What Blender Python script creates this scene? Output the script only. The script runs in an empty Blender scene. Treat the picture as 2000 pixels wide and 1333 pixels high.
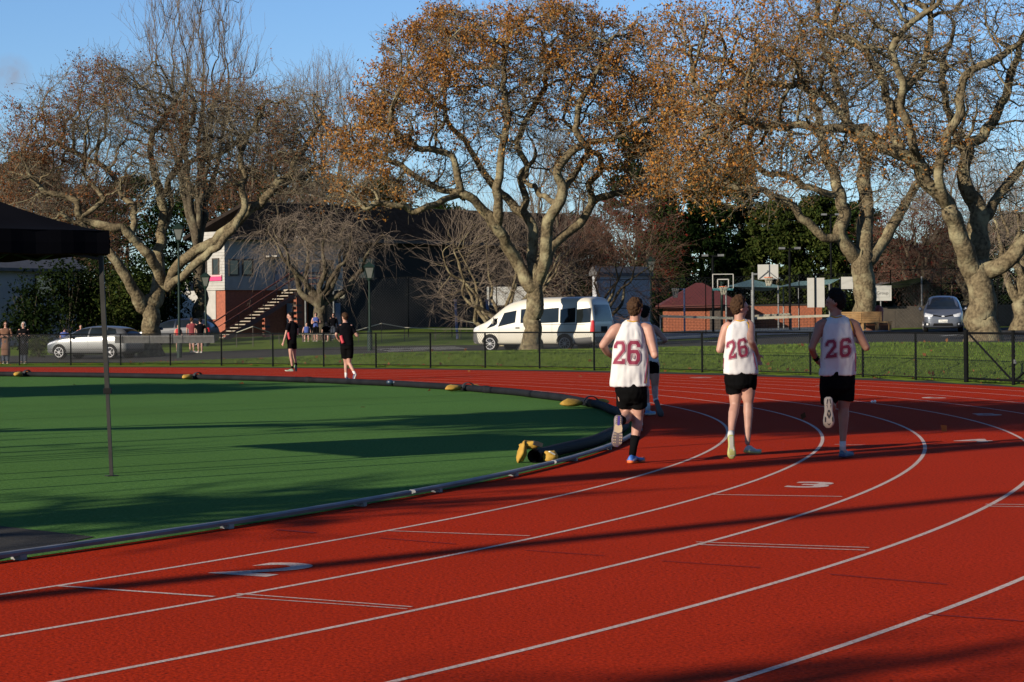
import bpy, bmesh, math, random
import numpy as np
from mathutils import Vector, Matrix
from mathutils.bvhtree import BVHTree
SC = bpy.context.scene
COL = SC.collection
rnd = random.Random(7)
# ------------------------------------------------------------------ camera model
F, YH, HC, RA = 4170.0, 626.5, 1.52, 0.0088
CA, SA = math.cos(RA), math.sin(RA)
def ray(px, py):
    u = (px - 1000.0) / F; v = (py - YH) / F
    return (u * CA - v * SA, 1.0, -u * SA - v * CA)
def P(px, py, D):
    r = ray(px, py)
    return Vector((r[0] * D, D, HC + r[2] * D))
def G(px, py, z=0.0):
    r = ray(px, py); D = (z - HC) / r[2]
    return Vector((r[0] * D, D, z))
cam = bpy.data.cameras.new('camera'); camo = bpy.data.objects.new('camera', cam); COL.objects.link(camo)
cam.sensor_width = 36; cam.lens = F / 2000 * 36; cam.shift_y = -(666.5 - YH) / 2000
cam.clip_start = 0.2; cam.clip_end = 3000
camo.location = (0, 0, HC); camo.rotation_euler = (math.pi / 2, RA, 0)
SC.camera = camo
# ------------------------------------------------------------------ light
SUN_EL = math.radians(18.5); TS = Vector((-0.745, -0.667, 0)).normalized()      # horizontal direction towards the sun
SDIR = Vector((TS.x * math.cos(SUN_EL), TS.y * math.cos(SUN_EL), math.sin(SUN_EL)))
w = bpy.data.worlds.new('World'); SC.world = w; w.use_nodes = True
nt = w.node_tree; nt.nodes.clear()
sky = nt.nodes.new('ShaderNodeTexSky'); sky.sky_type = 'NISHITA'; sky.sun_disc = False
sky.sun_elevation = SUN_EL; sky.sun_rotation = math.atan2(TS.x, TS.y)
sky.air_density = 1.0; sky.dust_density = 0.0; sky.ozone_density = 3.0; sky.altitude = 0
bg = nt.nodes.new('ShaderNodeBackground'); bg.inputs['Strength'].default_value = 0.05
# one faint wisp of cloud low in the left of the sky (direction space)
tcw = nt.nodes.new('ShaderNodeTexCoord')
cd = Vector(ray(22, 148)).normalized()
sub = nt.nodes.new('ShaderNodeVectorMath'); sub.operation = 'DISTANCE'; sub.inputs[1].default_value = cd
nt.links.new(tcw.outputs['Generated'], sub.inputs[0])
mr = nt.nodes.new('ShaderNodeMapRange'); mr.inputs['From Min'].default_value = 0.011; mr.inputs['From Max'].default_value = 0.001
nt.links.new(sub.outputs['Value'], mr.inputs['Value'])
nz = nt.nodes.new('ShaderNodeTexNoise'); nz.inputs['Scale'].default_value = 260; nz.inputs['Detail'].default_value = 4
nt.links.new(tcw.outputs['Generated'], nz.inputs['Vector'])
mu = nt.nodes.new('ShaderNodeMath'); mu.operation = 'MULTIPLY'; nt.links.new(mr.outputs[0], mu.inputs[0]); nt.links.new(nz.outputs['Fac'], mu.inputs[1])
mxw = nt.nodes.new('ShaderNodeMix'); mxw.data_type = 'RGBA'; nt.links.new(mu.outputs[0], mxw.inputs[0])
tn = nt.nodes.new('ShaderNodeMix'); tn.data_type = 'RGBA'; tn.blend_type = 'MULTIPLY'; tn.inputs[0].default_value = 1.0; tn.inputs[7].default_value = (0.92, 1.12, 1.45, 1)
nt.links.new(sky.outputs[0], tn.inputs[6]); nt.links.new(tn.outputs[2], mxw.inputs[6]); mxw.inputs[7].default_value = (3.2, 3.2, 3.7, 1)
nt.links.new(mxw.outputs[2], bg.inputs['Color'])
ow = nt.nodes.new('ShaderNodeOutputWorld'); nt.links.new(bg.outputs[0], ow.inputs[0])
sl = bpy.data.lights.new('sun', 'SUN'); so = bpy.data.objects.new('sun', sl); COL.objects.link(so)
sl.energy = 5.0; sl.angle = math.radians(0.5); sl.color = (1.0, 0.88, 0.70)
so.rotation_euler = SDIR.to_track_quat('Z', 'Y').to_euler(); so.location = SDIR * 80
SC.view_settings.view_transform = 'Standard'; SC.view_settings.look = 'None'
SC.view_settings.exposure = 1.0; SC.view_settings.gamma = 1.0
SC.cycles.max_bounces = 6; SC.cycles.transparent_max_bounces = 16
# ------------------------------------------------------------------ materials
MATS = {}
KA = 0.76
def mat(name, col, rough=0.7, var=0.0, vscale=5.0, col2=None, bump=0.0, bscale=40.0, metal=0.0, spec=0.5, island=False, coat=0.0, wear=None):
    """procedural principled material: noise mix of col / col2, optional bump, optional per-island variation"""
    if name in MATS: return MATS[name]
    col = tuple(c * KA for c in col); col2 = tuple(c * KA for c in col2) if col2 else None
    m = bpy.data.materials.new(name); m.use_nodes = True; n = m.node_tree; b = n.nodes['Principled BSDF']
    b.inputs['Roughness'].default_value = rough; b.inputs['Metallic'].default_value = metal
    b.inputs['Specular IOR Level'].default_value = spec
    if coat: b.inputs['Coat Weight'].default_value = coat; b.inputs['Coat Roughness'].default_value = 0.08
    c2 = col2 if col2 else tuple(max(0, c * (1 - var)) for c in col)
    tc = n.nodes.new('ShaderNodeTexCoord')
    if island:
        g = n.nodes.new('ShaderNodeNewGeometry'); fac = g.outputs['Random Per Island']
    else:
        t = n.nodes.new('ShaderNodeTexNoise'); t.inputs['Scale'].default_value = vscale; t.inputs['Detail'].default_value = 5
        n.links.new(tc.outputs['Object'], t.inputs['Vector'])
        r = n.nodes.new('ShaderNodeMapRange'); r.inputs['From Min'].default_value = 0.32; r.inputs['From Max'].default_value = 0.68
        n.links.new(t.outputs['Fac'], r.inputs['Value']); fac = r.outputs[0]
    mx = n.nodes.new('ShaderNodeMix'); mx.data_type = 'RGBA'
    mx.inputs[6].default_value = (*col, 1); mx.inputs[7].default_value = (*c2, 1)
    n.links.new(fac, mx.inputs[0]); n.links.new(mx.outputs[2], b.inputs['Base Color'])
    if bump:
        t2 = n.nodes.new('ShaderNodeTexNoise'); t2.inputs['Scale'].default_value = bscale; t2.inputs['Detail'].default_value = 3
        n.links.new(tc.outputs['Object'], t2.inputs['Vector'])
        bp = n.nodes.new('ShaderNodeBump'); bp.inputs['Strength'].default_value = min(1, bump); bp.inputs['Distance'].default_value = 0.4 / bscale
        n.links.new(t2.outputs['Fac'], bp.inputs['Height']); n.links.new(bp.outputs[0], b.inputs['Normal'])
    MATS[name] = m
    return m
def glassmat(name, col=(0.01, 0.012, 0.014), rough=0.04):
    m = mat(name, col, rough, 0.3, 2.0, spec=0.8); return m
# ------------------------------------------------------------------ mesh builder
def frame_of(d):
    d = d.normalized(); a = Vector((0, 0, 1)) if abs(d.z) < 0.9 else Vector((1, 0, 0))
    x = a.cross(d).normalized(); return x, d.cross(x).normalized()
class MB:
    def __init__(s): s.v = []; s.f = []; s.m = []
    def add(s, vs, fs, mi=0):
        o = len(s.v); s.v += [tuple(q) for q in vs]
        for f in fs: s.f.append(tuple(i + o for i in f)); s.m.append(mi)
    def box(s, c, size, rz=0.0, mi=0, M=None):
        x, y, z = [q / 2 for q in size]
        vs = [Vector((i, j, k)) for k in (-z, z) for j in (-y, y) for i in (-x, x)]
        R = M if M is not None else Matrix.Rotation(rz, 3, 'Z')
        c = Vector(c); vs = [c + R @ q for q in vs]
        s.add(vs, [(0, 2, 3, 1), (4, 5, 7, 6), (0, 1, 5, 4), (2, 6, 7, 3), (0, 4, 6, 2), (1, 3, 7, 5)], mi)
    def beam(s, a, b, w, h, mi=0):
        a = Vector(a); b = Vector(b); d = b - a; L = d.length; d.normalize()
        x, y = frame_of(d)
        M = Matrix((x, y, d)).transposed()
        s.box((a + b) / 2, (w, h, L), mi=mi, M=M)
    def tube(s, pts, rad, n=8, mi=0, cap=True):
        pts = [Vector(p) for p in pts]
        if not hasattr(rad, '__len__'): rad = [rad] * len(pts)
        rings = []; x = None
        for i, p in enumerate(pts):
            d = (pts[min(i + 1, len(pts) - 1)] - pts[max(i - 1, 0)])
            if d.length < 1e-9: d = Vector((0, 0, 1))
            d.normalize()
            if x is None: x, y = frame_of(d)
            else:
                x = x - d * x.dot(d)
                if x.length < 1e-6: x, y = frame_of(d)
                x.normalize(); y = d.cross(x)
            rings.append([p + (x * math.cos(2 * math.pi * k / n) + y * math.sin(2 * math.pi * k / n)) * rad[i] for k in range(n)])
        s.loft(rings, mi, cap)
    def loft(s, rings, mi=0, cap=True, close=True):
        n = len(rings[0]); vs = [q for r in rings for q in r]; fs = []
        for i in range(len(rings) - 1):
            for k in range(n if close else n - 1):
                a = i * n + k; b = i * n + (k + 1) % n
                fs.append((a, b, b + n, a + n))
        if cap and close:
            fs.append(tuple(range(n - 1, -1, -1))); fs.append(tuple(range((len(rings) - 1) * n, len(rings) * n)))
        s.add(vs, fs, mi)
    def ell(s, c, r, n=12, m=8, M=None, mi=0):
        c = Vector(c); rings = []
        for i in range(1, m):
            t = math.pi * i / m
            rings.append([Vector((r[0] * math.sin(t) * math.cos(2 * math.pi * k / n), r[1] * math.sin(t) * math.sin(2 * math.pi * k / n), -r[2] * math.cos(t))) for k in range(n)])
        vs = [Vector((0, 0, -r[2]))] + [q for g in rings for q in g] + [Vector((0, 0, r[2]))]
        if M is not None: vs = [M @ q for q in vs]
        vs = [c + q for q in vs]; fs = []
        for k in range(n): fs.append((0, 1 + (k + 1) % n, 1 + k))
        for i in range(m - 2):
            for k in range(n):
                a = 1 + i * n + k; b = 1 + i * n + (k + 1) % n
                fs.append((a, b, b + n, a + n))
        e = len(vs) - 1; o = 1 + (m - 2) * n
        for k in range(n): fs.append((o + k, o + (k + 1) % n, e))
        s.add(vs, fs, mi)
    def build(s, name, mats, parent=None, smooth=False, loc=None):
        me = bpy.data.meshes.new(name)
        vs = s.v
        if loc is not None: vs = [(q[0] - loc[0], q[1] - loc[1], q[2] - loc[2]) for q in vs]
        me.from_pydata(vs, [], s.f)
        return link_mesh(name, me, mats, parent, smooth, s.m, loc)
def link_mesh(name, me, mats, parent=None, smooth=False, mi=None, loc=None):
    if not isinstance(mats, (list, tuple)): mats = [mats]
    for m in mats: me.materials.append(m)
    if mi is not None and len(mats) > 1: me.polygons.foreach_set('material_index', mi)
    if smooth: me.polygons.foreach_set('use_smooth', [True] * len(me.polygons))
    me.update()
    o = bpy.data.objects.new(name, me); COL.objects.link(o)
    if loc is not None: o.location = loc
    if parent is not None:
        o.parent = parent
        # vertices are given in world space unless the parent sits at a place of its own: undo it
        if parent.type == 'EMPTY' or tuple(parent.location) != (0, 0, 0):
            o.matrix_parent_inverse = world_of(parent).inverted()
    return o
def world_of(o):
    M = Matrix.LocRotScale(o.location, o.rotation_euler, o.scale)
    if o.parent: M = world_of(o.parent) @ o.matrix_parent_inverse @ M
    return M
def tag(o, label=None, cat=None, group=None, kind=None):
    if label: o['label'] = label
    if cat: o['category'] = cat
    if group: o['group'] = group
    if kind: o['kind'] = kind
    return o
def thing(name, loc, label, cat, group=None, rz=0.0):
    o = bpy.data.objects.new(name, None); COL.objects.link(o); o.empty_display_size = 0.2
    o.location = loc; o.rotation_euler = (0, 0, rz)
    return tag(o, label, cat, group)
def copy_tree(o, parent=None):
    c = o.copy(); COL.objects.link(c)
    if parent is not None:
        c.parent = parent; c.matrix_parent_inverse = o.matrix_parent_inverse.copy()
    for ch in [q for q in SC.objects if q.parent == o and q != c]: copy_tree(ch, c)
    return c
def mesh_np(name, V, Fq, mats, parent=None, smooth=False, mi=None):
    me = bpy.data.meshes.new(name); V = np.asarray(V, np.float32); Fq = np.asarray(Fq, np.int32); k = Fq.shape[1]
    me.vertices.add(len(V)); me.vertices.foreach_set('co', V.ravel())
    me.loops.add(Fq.size); me.loops.foreach_set('vertex_index', Fq.ravel())
    me.polygons.add(len(Fq)); me.polygons.foreach_set('loop_start', np.arange(0, Fq.size, k, dtype=np.int32))
    me.update(calc_edges=True); me.validate()
    return link_mesh(name, me, mats, parent, smooth, mi)
def interp(x, xs, ys): return float(np.interp(x, xs, ys))
# ------------------------------------------------------------------ ground, track, field
CX, CY, R0, LW = -34.65, 32.4, 36.5, 1.22
def pol(r, a, z=0.0): return Vector((CX + r * math.cos(a), CY + r * math.sin(a), z))
# fence line: a gentle curve outside the bend
_FP = [(-46, 87.5), (-32, 86.2), (-19.9, 82.6), (-10.8, 77.0), (-5.2, 72.5), (-0.6, 68.3), (3.65, 63.3), (7.2, 57.6), (9.4, 52.6), (10.55, 48.8), (12.0, 42.5), (13.2, 34.0), (13.6, 24)]
def catmull(pts, n=10):
    out = []; p = [Vector(q) for q in pts]; p = [p[0] * 2 - p[1]] + p + [p[-1] * 2 - p[-2]]
    for i in range(1, len(p) - 2):
        for k in range(n):
            t = k / n; a, b, c, d = p[i - 1:i + 3]
            out.append(0.5 * ((2 * b) + (c - a) * t + (2 * a - 5 * b + 4 * c - d) * t * t + (3 * b - a - 3 * c + d) * t ** 3))
    out.append(p[-2]); return out
FL = catmull([(x, y, 0) for x, y in _FP], 12)
FLn = np.array([(p.x, p.y) for p in FL])
def fdist(X, Y):
    """signed distance (positive outside the fence)"""
    q = np.stack([X, Y], -1)[..., None, :]
    a = FLn[:-1]; b = FLn[1:]; ab = b - a
    t = np.clip(((q - a) * ab).sum(-1) / (ab * ab).sum(-1), 0, 1)
    d = np.hypot(q[..., 0] - (a[:, 0] + t * ab[:, 0]), q[..., 1] - (a[:, 1] + t * ab[:, 1]))
    i = d.argmin(-1); dm = np.take_along_axis(d, i[..., None], -1)[..., 0]
    cr = ab[i, 0] * (q[..., 0, 1] - a[i, 1]) - ab[i, 1] * (q[..., 0, 0] - a[i, 0])
    return np.where(cr > 0, dm, -dm)
def sst(a, b, x):
    t = np.clip((x - a) / (b - a), 0, 1); return t * t * (3 - 2 * t)
def zroad(X, Y):
    base = np.interp(X, [-40, -19, -9, 1, 12, 22, 40], [-0.35, -0.25, 0.0, 0.22, 0.6, 0.8, 0.9])
    sl = np.interp(X, [-5, 8], [0.021, 0.004])
    return base + sl * (np.clip(Y, 84, 150) - 88)
def zter(X, Y):
    X = np.asarray(X, float); Y = np.asarray(Y, float)
    d = fdist(X, Y)
    zc = np.interp(X, [-22, -14, -4, 3.6, 11, 20, 40], [-0.05, 0.04, 0.42, 0.585, 0.8, 0.85, 0.9])
    bank = np.minimum(0.26 * np.maximum(d - 0.15, 0), zc)
    dc = np.abs(zc) / 0.26
    return np.where(d <= 0.15, -0.03, bank + (zroad(X, Y) - zc) * sst(0, 9, d - dc - 1.0) - 0.03)
def zg(x, y): return float(zter(np.array([x]), np.array([y]))[0])
def on(px, py, D=None):
    """ground point of the terrain seen at a pixel"""
    r = ray(px, py); D = 50.0
    for D in np.arange(46, 200, 0.25):
        if HC + r[2] * D <= zg(r[0] * D, D): break
    return Vector((r[0] * D, D, zg(r[0] * D, D)))

M_grass = mat('grass_blades', (0.105, 0.155, 0.020), 0.9, 0, 1.2, (0.075, 0.115, 0.016), 1.0, 26.0, spec=0.02)
# terrain grid: fine near the fence, coarse far away
xs = np.unique(np.concatenate([np.arange(-46, 46, 0.8), np.array([-900, -500, -250, -150, -100, -75, -60, -52, 52, 60, 75, 100, 150, 250, 500, 900])]))
ys = np.unique(np.concatenate([np.arange(20, 150, 0.8), np.array([-400, -200, -100, -50, -25, 0, 10, 160, 180, 210, 260, 350, 500, 800, 1400])]))
XX, YY = np.meshgrid(xs, ys); ZZ = zter(XX, YY)
ZZ = np.where((YY < 20), -0.06, ZZ)
nx, ny = len(xs), len(ys)
idx = np.arange(nx * ny).reshape(ny, nx)
fq = np.stack([idx[:-1, :-1], idx[:-1, 1:], idx[1:, 1:], idx[1:, :-1]], -1).reshape(-1, 4)
gro = mesh_np('ground', np.stack([XX, YY, ZZ], -1).reshape(-1, 3), fq, M_grass, smooth=True)
tag(gro, 'short green grass ground and bank beyond the running track', 'ground', kind='structure')

def speckled(name, c1, c2, c3, s1, s2, rough, bump, bs, coarse=0.35, cscale=0.35):
    c1, c2, c3 = [tuple(q * KA for q in c) for c in (c1, c2, c3)]
    m = bpy.data.materials.new(name); m.use_nodes = True; n = m.node_tree; b = n.nodes['Principled BSDF']
    b.inputs['Roughness'].default_value = rough; b.inputs['Specular IOR Level'].default_value = 0.02
    tc = n.nodes.new('ShaderNodeTexCoord')
    def noise(s, d=2):
        t = n.nodes.new('ShaderNodeTexNoise'); t.inputs['Scale'].default_value = s; t.inputs['Detail'].default_value = d
        n.links.new(tc.outputs['Object'], t.inputs['Vector']); return t
    def mr(o, a, b_, lo=0, hi=1):
        r = n.nodes.new('ShaderNodeMapRange'); r.inputs['From Min'].default_value = a; r.inputs['From Max'].default_value = b_
        r.inputs['To Min'].default_value = lo; r.inputs['To Max'].default_value = hi; n.links.new(o, r.inputs['Value']); return r.outputs[0]
    def mix(f, a, b_):
        x = n.nodes.new('ShaderNodeMix'); x.data_type = 'RGBA'; n.links.new(f, x.inputs[0])
        for s_, q in ((6, a), (7, b_)):
            if isinstance(q, tuple): x.inputs[s_].default_value = (*q, 1)
            else: n.links.new(q, x.inputs[s_])
        return x.outputs[2]
    f1 = noise(s1, 3); f2 = noise(s2, 2); f3 = noise(cscale, 5)
    k = mix(mr(f1.outputs['Fac'], 0.38, 0.62), c1, c2)
    k = mix(mr(f2.outputs['Fac'], 0.60, 0.72), k, c3)
    k = mix(mr(f3.outputs['Fac'], 0.35, 0.7, 0, coarse), k, tuple(q * 0.6 for q in c1))
    n.links.new(k, b.inputs['Base Color'])
    bp = n.nodes.new('ShaderNodeBump'); bp.inputs['Strength'].default_value = bump; bp.inputs['Distance'].default_value = 0.006
    f4 = noise(bs, 2); n.links.new(f4.outputs['Fac'], bp.inputs['Height']); n.links.new(bp.outputs[0], b.inputs['Normal'])
    MATS[name] = m; return m
M_track = speckled('track_rubber', (0.43, 0.029, 0.006), (0.25, 0.016, 0.004), (0.07, 0.006, 0.003), 46, 34, 0.9, 0.7, 50)
M_turf = speckled('artificial_turf', (0.086, 0.185, 0.045), (0.046, 0.116, 0.028), (0.13, 0.25, 0.08), 28, 55, 0.95, 1.0, 80, 0.45, 0.22)
M_asph = speckled('asphalt_mat', (0.055, 0.053, 0.05), (0.04, 0.039, 0.038), (0.10, 0.098, 0.09), 60, 80, 0.9, 0.8, 70)
M_line = speckled('worn_line_paint', (0.58, 0.47, 0.43), (0.44, 0.30, 0.26), (0.34, 0.08, 0.05), 45, 32, 0.8, 0.6, 45, 0.5, 1.2)
M_lineb = speckled('faded_blue_paint', (0.15, 0.022, 0.03), (0.22, 0.022, 0.02), (0.36, 0.02, 0.006), 60, 30, 0.8, 0.6, 60)

def annulus(name, r0, r1, z, m, nseg=360, nr=1, a0=0, a1=2 * math.pi, parent=None):
    V = []; Fq = []
    for i in range(nseg + 1):
        a = a0 + (a1 - a0) * i / nseg
        for k in range(nr + 1): V.append(pol(r0 + (r1 - r0) * k / nr, a, z))
    for i in range(nseg):
        for k in range(nr):
            q = i * (nr + 1) + k; Fq.append((q, q + 1, q + nr + 2, q + nr + 1))
    return mesh_np(name, [tuple(v) for v in V], Fq, m, parent)
track = annulus('track', R0 - 0.02, 47.25, 0.0, M_track, nr=4)
tag(track, 'red rubber athletics track curving round the green field', 'running track', kind='structure')
apron = annulus('path', 47.2, 48.9, -0.012, M_asph, nr=1); tag(apron, 'dark asphalt strip between the track and the mesh fence', 'path', kind='structure')
turf = annulus('sports_field', 0.0, R0 - 0.0, 0.004, M_turf, nr=6)
tag(turf, 'green artificial turf field inside the track', 'sports field', kind='structure')
# dark patch of asphalt on the near left of the field
mb = MB(); pts = [G(-60, 1110), G(-60, 1014), G(0, 1030), G(90, 1040), G(150, 1047), G(184, 1051), G(120, 1064)]
mb.add([(p.x, p.y, 0.009) for p in pts], [tuple(range(len(pts)))])
tag(mb.build('pavement', M_asph), 'dark asphalt patch at the near left edge of the turf', 'pavement', kind='structure')

# lane lines and markings are parts of the track
for k in range(1, 9):
    annulus('lane_line', R0 + LW * k - 0.021, R0 + LW * k + 0.021, 0.002, M_line, nseg=720, parent=track)
def strip(a, b, wd, m, name='lane_mark', z=0.0045):
    a = Vector((a.x, a.y, z)); b = Vector((b.x, b.y, z)); d = (b - a).normalized(); nrm = Vector((-d.y, d.x, 0)) * wd / 2
    mb = MB(); mb.add([a - nrm, b - nrm, b + nrm, a + nrm], [(0, 1, 2, 3)]); return mb.build(name, m, track)
for a, b, wd, m in [((115, 1146), (418, 1167), .04, M_line), ((462, 1161), (805, 1187), .025, M_line), ((462, 1168), (795, 1191), .02, M_line), ((755, 1038), (1035, 1048), .03, M_line),
                    ((1360, 1060), (1698, 1071), .03, M_line), ((1360, 1065), (1690, 1076), .03, M_line), ((1385, 967), (1645, 971), .04, M_line), ((1925, 986), (2120, 988), .035, M_line), ((1923, 990), (2120, 993), .035, M_line),
                    ((1630, 869), (1690, 870), .04, M_line), ((1290, 1097), (1485, 1110), .02, M_lineb), ((1620, 1123), (1850, 1143), .025, M_lineb), ((1805, 1201), (2100, 1222), .025, M_lineb), ((540, 1036), (615, 1042), .06, M_lineb), ((740, 1052), (890, 1064), .025, M_lineb),
                    ((1025, 1076), (1180, 1087), .02, M_lineb)]:
    strip(G(*a), G(*b), wd, m)
def text_mesh(s, size, res=6, off=0.0):
    cu = bpy.data.curves.new('txt', 'FONT'); cu.body = s; cu.size = size; cu.align_x = 'CENTER'; cu.align_y = 'CENTER'; cu.resolution_u = res; cu.offset = off
    o = bpy.data.objects.new('txt', cu); COL.objects.link(o)
    dg = bpy.context.evaluated_depsgraph_get(); me = bpy.data.meshes.new_from_object(o.evaluated_get(dg))
    bpy.data.objects.remove(o); bpy.data.curves.remove(cu); me.materials.clear(); return me
for k, ang in [(1, -41), (2, -30.2), (3, -19.2), (4, -8.9), (5, 0.8), (6, 10.2), (7, 20.0), (8, 30.0)]:
    me = text_mesh(str(k), 0.92, 8, 0.022); a = math.radians(ang); c = pol(R0 + LW * (k - 0.5), a, 0.003)
    rt = Vector((math.cos(a), math.sin(a), 0)); up = Vector((-math.sin(a), math.cos(a), 0))
    M = Matrix.Translation(c) @ Matrix((rt, up, Vector((0, 0, 1)))).transposed().to_4x4() @ Matrix.Diagonal((1.0, 1.0, 1, 1))
    me.transform(M); link_mesh('lane_number', me, M_line, track)

# ------------------------------------------------------------------ aluminium kerb rail, drag pipe, sandbags
M_alu = mat('kerb_aluminium', (0.20, 0.20, 0.215), 0.55, 0.5, 3.0, metal=0.3)
M_aluw = mat('kerb_worn_white', (0.22, 0.22, 0.225), 0.6, 0.4, 6.0)
M_pipe = mat('pipe_plastic', (0.012, 0.013, 0.016), 0.75, 0.4, 3.0, spec=.08)
kr = thing('kerb_rail', pol(R0, -0.5), 'low pale aluminium kerb rail edging the green turf', 'kerb')
a = -1.05; seg = 4.0 / R0; k = 0
while a < 2.0:
    gap = 0.0 if k % 3 else 0.004
    mb = MB(); off = 0.0
    if 0 < a + 0.62 < seg: off = 0.0
    rings = []
    for i in range(13):
        t = a + gap / 2 + (seg - gap) * i / 12
        r = R0 + 0.02
        rings.append([pol(r - 0.03, t, 0.028), pol(r + 0.03, t, 0.028), pol(r + 0.034, t, 0.05), pol(r + 0.022, t, 0.062), pol(r - 0.022, t, 0.062), pol(r - 0.034, t, 0.05)])
    mb.loft(rings)
    for i in range(2):
        t = a + seg * (i * 2 + 0.6 + .25 * (k % 3)) / 4; c = pol(R0 + 0.02, t, 0.016)
        mb.box(c, (0.085, 0.06, 0.031), t, mi=1)
    mb.build('rail_section', [M_alu, M_aluw], kr)
    a += seg; k += 1
pts_n = [G(1010, 893), G(1060, 888), G(1120, 868), G(1160, 850), G(1190, 827), G(1195, 812), G(1180, 800), G(1150, 793)]
# the pipe hugs the inside of the kerb from the near sandbag round the far side
a_start = math.atan2(G(1008, 905).y - CY, G(1008, 905).x - CX)
pl = []
for i in range(160):
    t = a_start + (2.0 - a_start) * i / 159
    rr = R0 - 0.20 - 0.02 * math.sin(i * 0.9) - (0.10 * math.exp(-((i) / 5.0) ** 2))
    pl.append(pol(rr, t, 0.078 if i else 0.078))
pp = thing('drain_pipe', pl[0], 'long black plastic pipe lying along the inside of the kerb', 'pipe')
mb = MB(); mb.tube(pl, 0.07, 12, cap=False); mb.build('pipe_body', M_pipe, pp, True)
mb = MB(); d = (pl[1] - pl[0]).normalized(); mb.tube([pl[0] - d * 0.02, pl[0] + d * 0.25], 0.074, 14, cap=False); mb.tube([pl[0] + d * 0.25, pl[0] - d * 0.02], 0.058, 14, cap=False); mb.build('pipe_end', M_pipe, pp, True)
for t in (0.35, 0.62, 0.98, 1.17):
    c = pol(R0 - 0.21, t, 0.078); q = Vector((-math.sin(t), math.cos(t), 0)); mb = MB(); mb.tube([c - q * 0.12, c + q * 0.12], 0.082, 12); mb.build('coupling', M_pipe, pp, True)
M_bag = mat('sandbag_canvas', (0.42, 0.25, 0.025), 0.8, 0, 9.0, (0.30, 0.16, 0.015), 0.5, 60)
M_strap = mat('black_webbing', (0.012, 0.012, 0.013), 0.7, 0.3)
M_tagw = mat('white_tag', (0.75, 0.73, 0.68), 0.7, 0.2)
def bag_lump(mb, c, L, W, Hh, rz, seed, tilt=0.0):
    r = random.Random(seed); rings = []
    R = Matrix.Rotation(rz, 3, 'Z') @ Matrix.Rotation(tilt, 3, 'Y')
    for i in range(13):
        t = i / 12; s = (math.sin(math.pi * min(max(t, 0.02), 0.98)) ** 0.45); x = (t - 0.5) * L
        ring = []
        for k in range(14):
            a = 2 * math.pi * k / 14; j = 1 + 0.10 * math.sin(3 * a + seed + 5 * t) + 0.06 * r.uniform(-1, 1)
            y = math.cos(a) * W / 2 * s * j; z = math.sin(a) * Hh / 2 * s * j
            if z < 0: z *= 0.65
            ring.append(Vector(c) + R @ Vector((x, y, z + Hh * 0.33)))
        rings.append(ring)
    mb.loft(rings)
sb = []
def sandbag(ang, label, big=False, seed=1):
    c = pol(R0 - 0.40, ang, 0.0); t = thing('sandbag', c, label, 'sandbag', 'yellow sandbags holding the pipe down')
    tang = ang + math.pi / 2
    mb = MB(); bag_lump(mb, pol(R0 - 0.55, ang, 0.02), 0.46, 0.24, 0.17, ang + 0.5, seed); bag_lump(mb, pol(R0 - 0.02, ang + 0.004, 0.05), 0.30, 0.20, 0.12, ang - 0.3, seed + 3)
    mb.build('bag', M_bag, t, True)
    mb = MB(); arc = [pol(R0 - 0.21 + 0.125 * math.cos(b), ang, 0.075 + 0.115 * math.sin(b)) for b in [i * math.pi / 8 for i in range(9)]]
    q = Vector((-math.sin(ang), math.cos(ang), 0)) * 0.05
    mb.loft([[p - q, p + q, p + q + (p - pol(R0 - .21, ang, .07)) * 0.14, p - q + (p - pol(R0 - .21, ang, .07)) * 0.14] for p in arc]); mb.build('strap', M_strap, t)
    return t
def ang_of(px, py):
    g = G(px, py); return math.atan2(g.y - CY, g.x - CX)
sandbag(ang_of(1135, 797), 'yellow sandbag on the pipe just left of the front runner pair', seed=2)
sandbag(ang_of(888, 766), 'yellow sandbag on the far pipe half way along the bend', seed=3)
sandbag(ang_of(388, 742), 'yellow sandbag on the far pipe below the two kids by the lamp post', seed=4)
sandbag(ang_of(66, 736), 'yellow sandbag on the far pipe nearest the left edge below the women', seed=5)
# the near one is folded over the pipe end
c = pol(R0 - 0.25, a_start, 0.0); t = thing('sandbag', c, 'large crumpled yellow sandbag folded over the open near end of the pipe', 'sandbag', 'yellow sandbags holding the pipe down')
a0 = a_start; tg = Vector((-math.sin(a0), math.cos(a0), 0)); rd = Vector((math.cos(a0), math.sin(a0), 0)); vw = Vector((0, -1, 0))
pe = pl[0]
def crumple(mb, c, r, M, seed):
    mb2 = MB(); mb2.ell((0, 0, 0), (1, 1, 1), 18, 12); q = []
    from mathutils import noise as mn
    for v in mb2.v:
        v = Vector(v); n_ = mn.noise(v * 1.6 + Vector((seed, 0, 0))) * .34 + mn.noise(v * 4.1 + Vector((0, seed, 0))) * .20
        p = Vector((v.x * r[0], v.y * r[1], v.z * r[2])) * (1 + n_); p = Vector(c) + M @ p
        if p.z < .004: p.z = .004
        q.append(p)
    mb.add(q, mb2.f)
Mx = Matrix.Rotation(a0 + .35, 3, 'Z')
mb = MB()
crumple(mb, pe - Vector((.135, -.04, 0)) + Vector((0, 0, 1)) * .035, (.048, .085, .115), Mx @ Matrix.Rotation(.25, 3, 'Y'), 1.0)
crumple(mb, pe + Vector((-.04, .09, .115)), (.11, .075, .045), Mx, 2.0)
crumple(mb, pe + Vector((.165, .09, -.015)), (.095, .09, .065), Matrix.Rotation(-.4, 3, 'Z') @ Matrix.Rotation(.35, 3, 'Y'), 3.0)
mb.build('bag', M_bag, t, True)
mb = MB(); mb.box(pe + Vector((.035, .04, .125)), (.10, .06, .045), .3, M=Matrix.Rotation(.3, 3, 'Z') @ Matrix.Rotation(.3, 3, 'Y')); mb.build('strap', M_strap, t)
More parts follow.
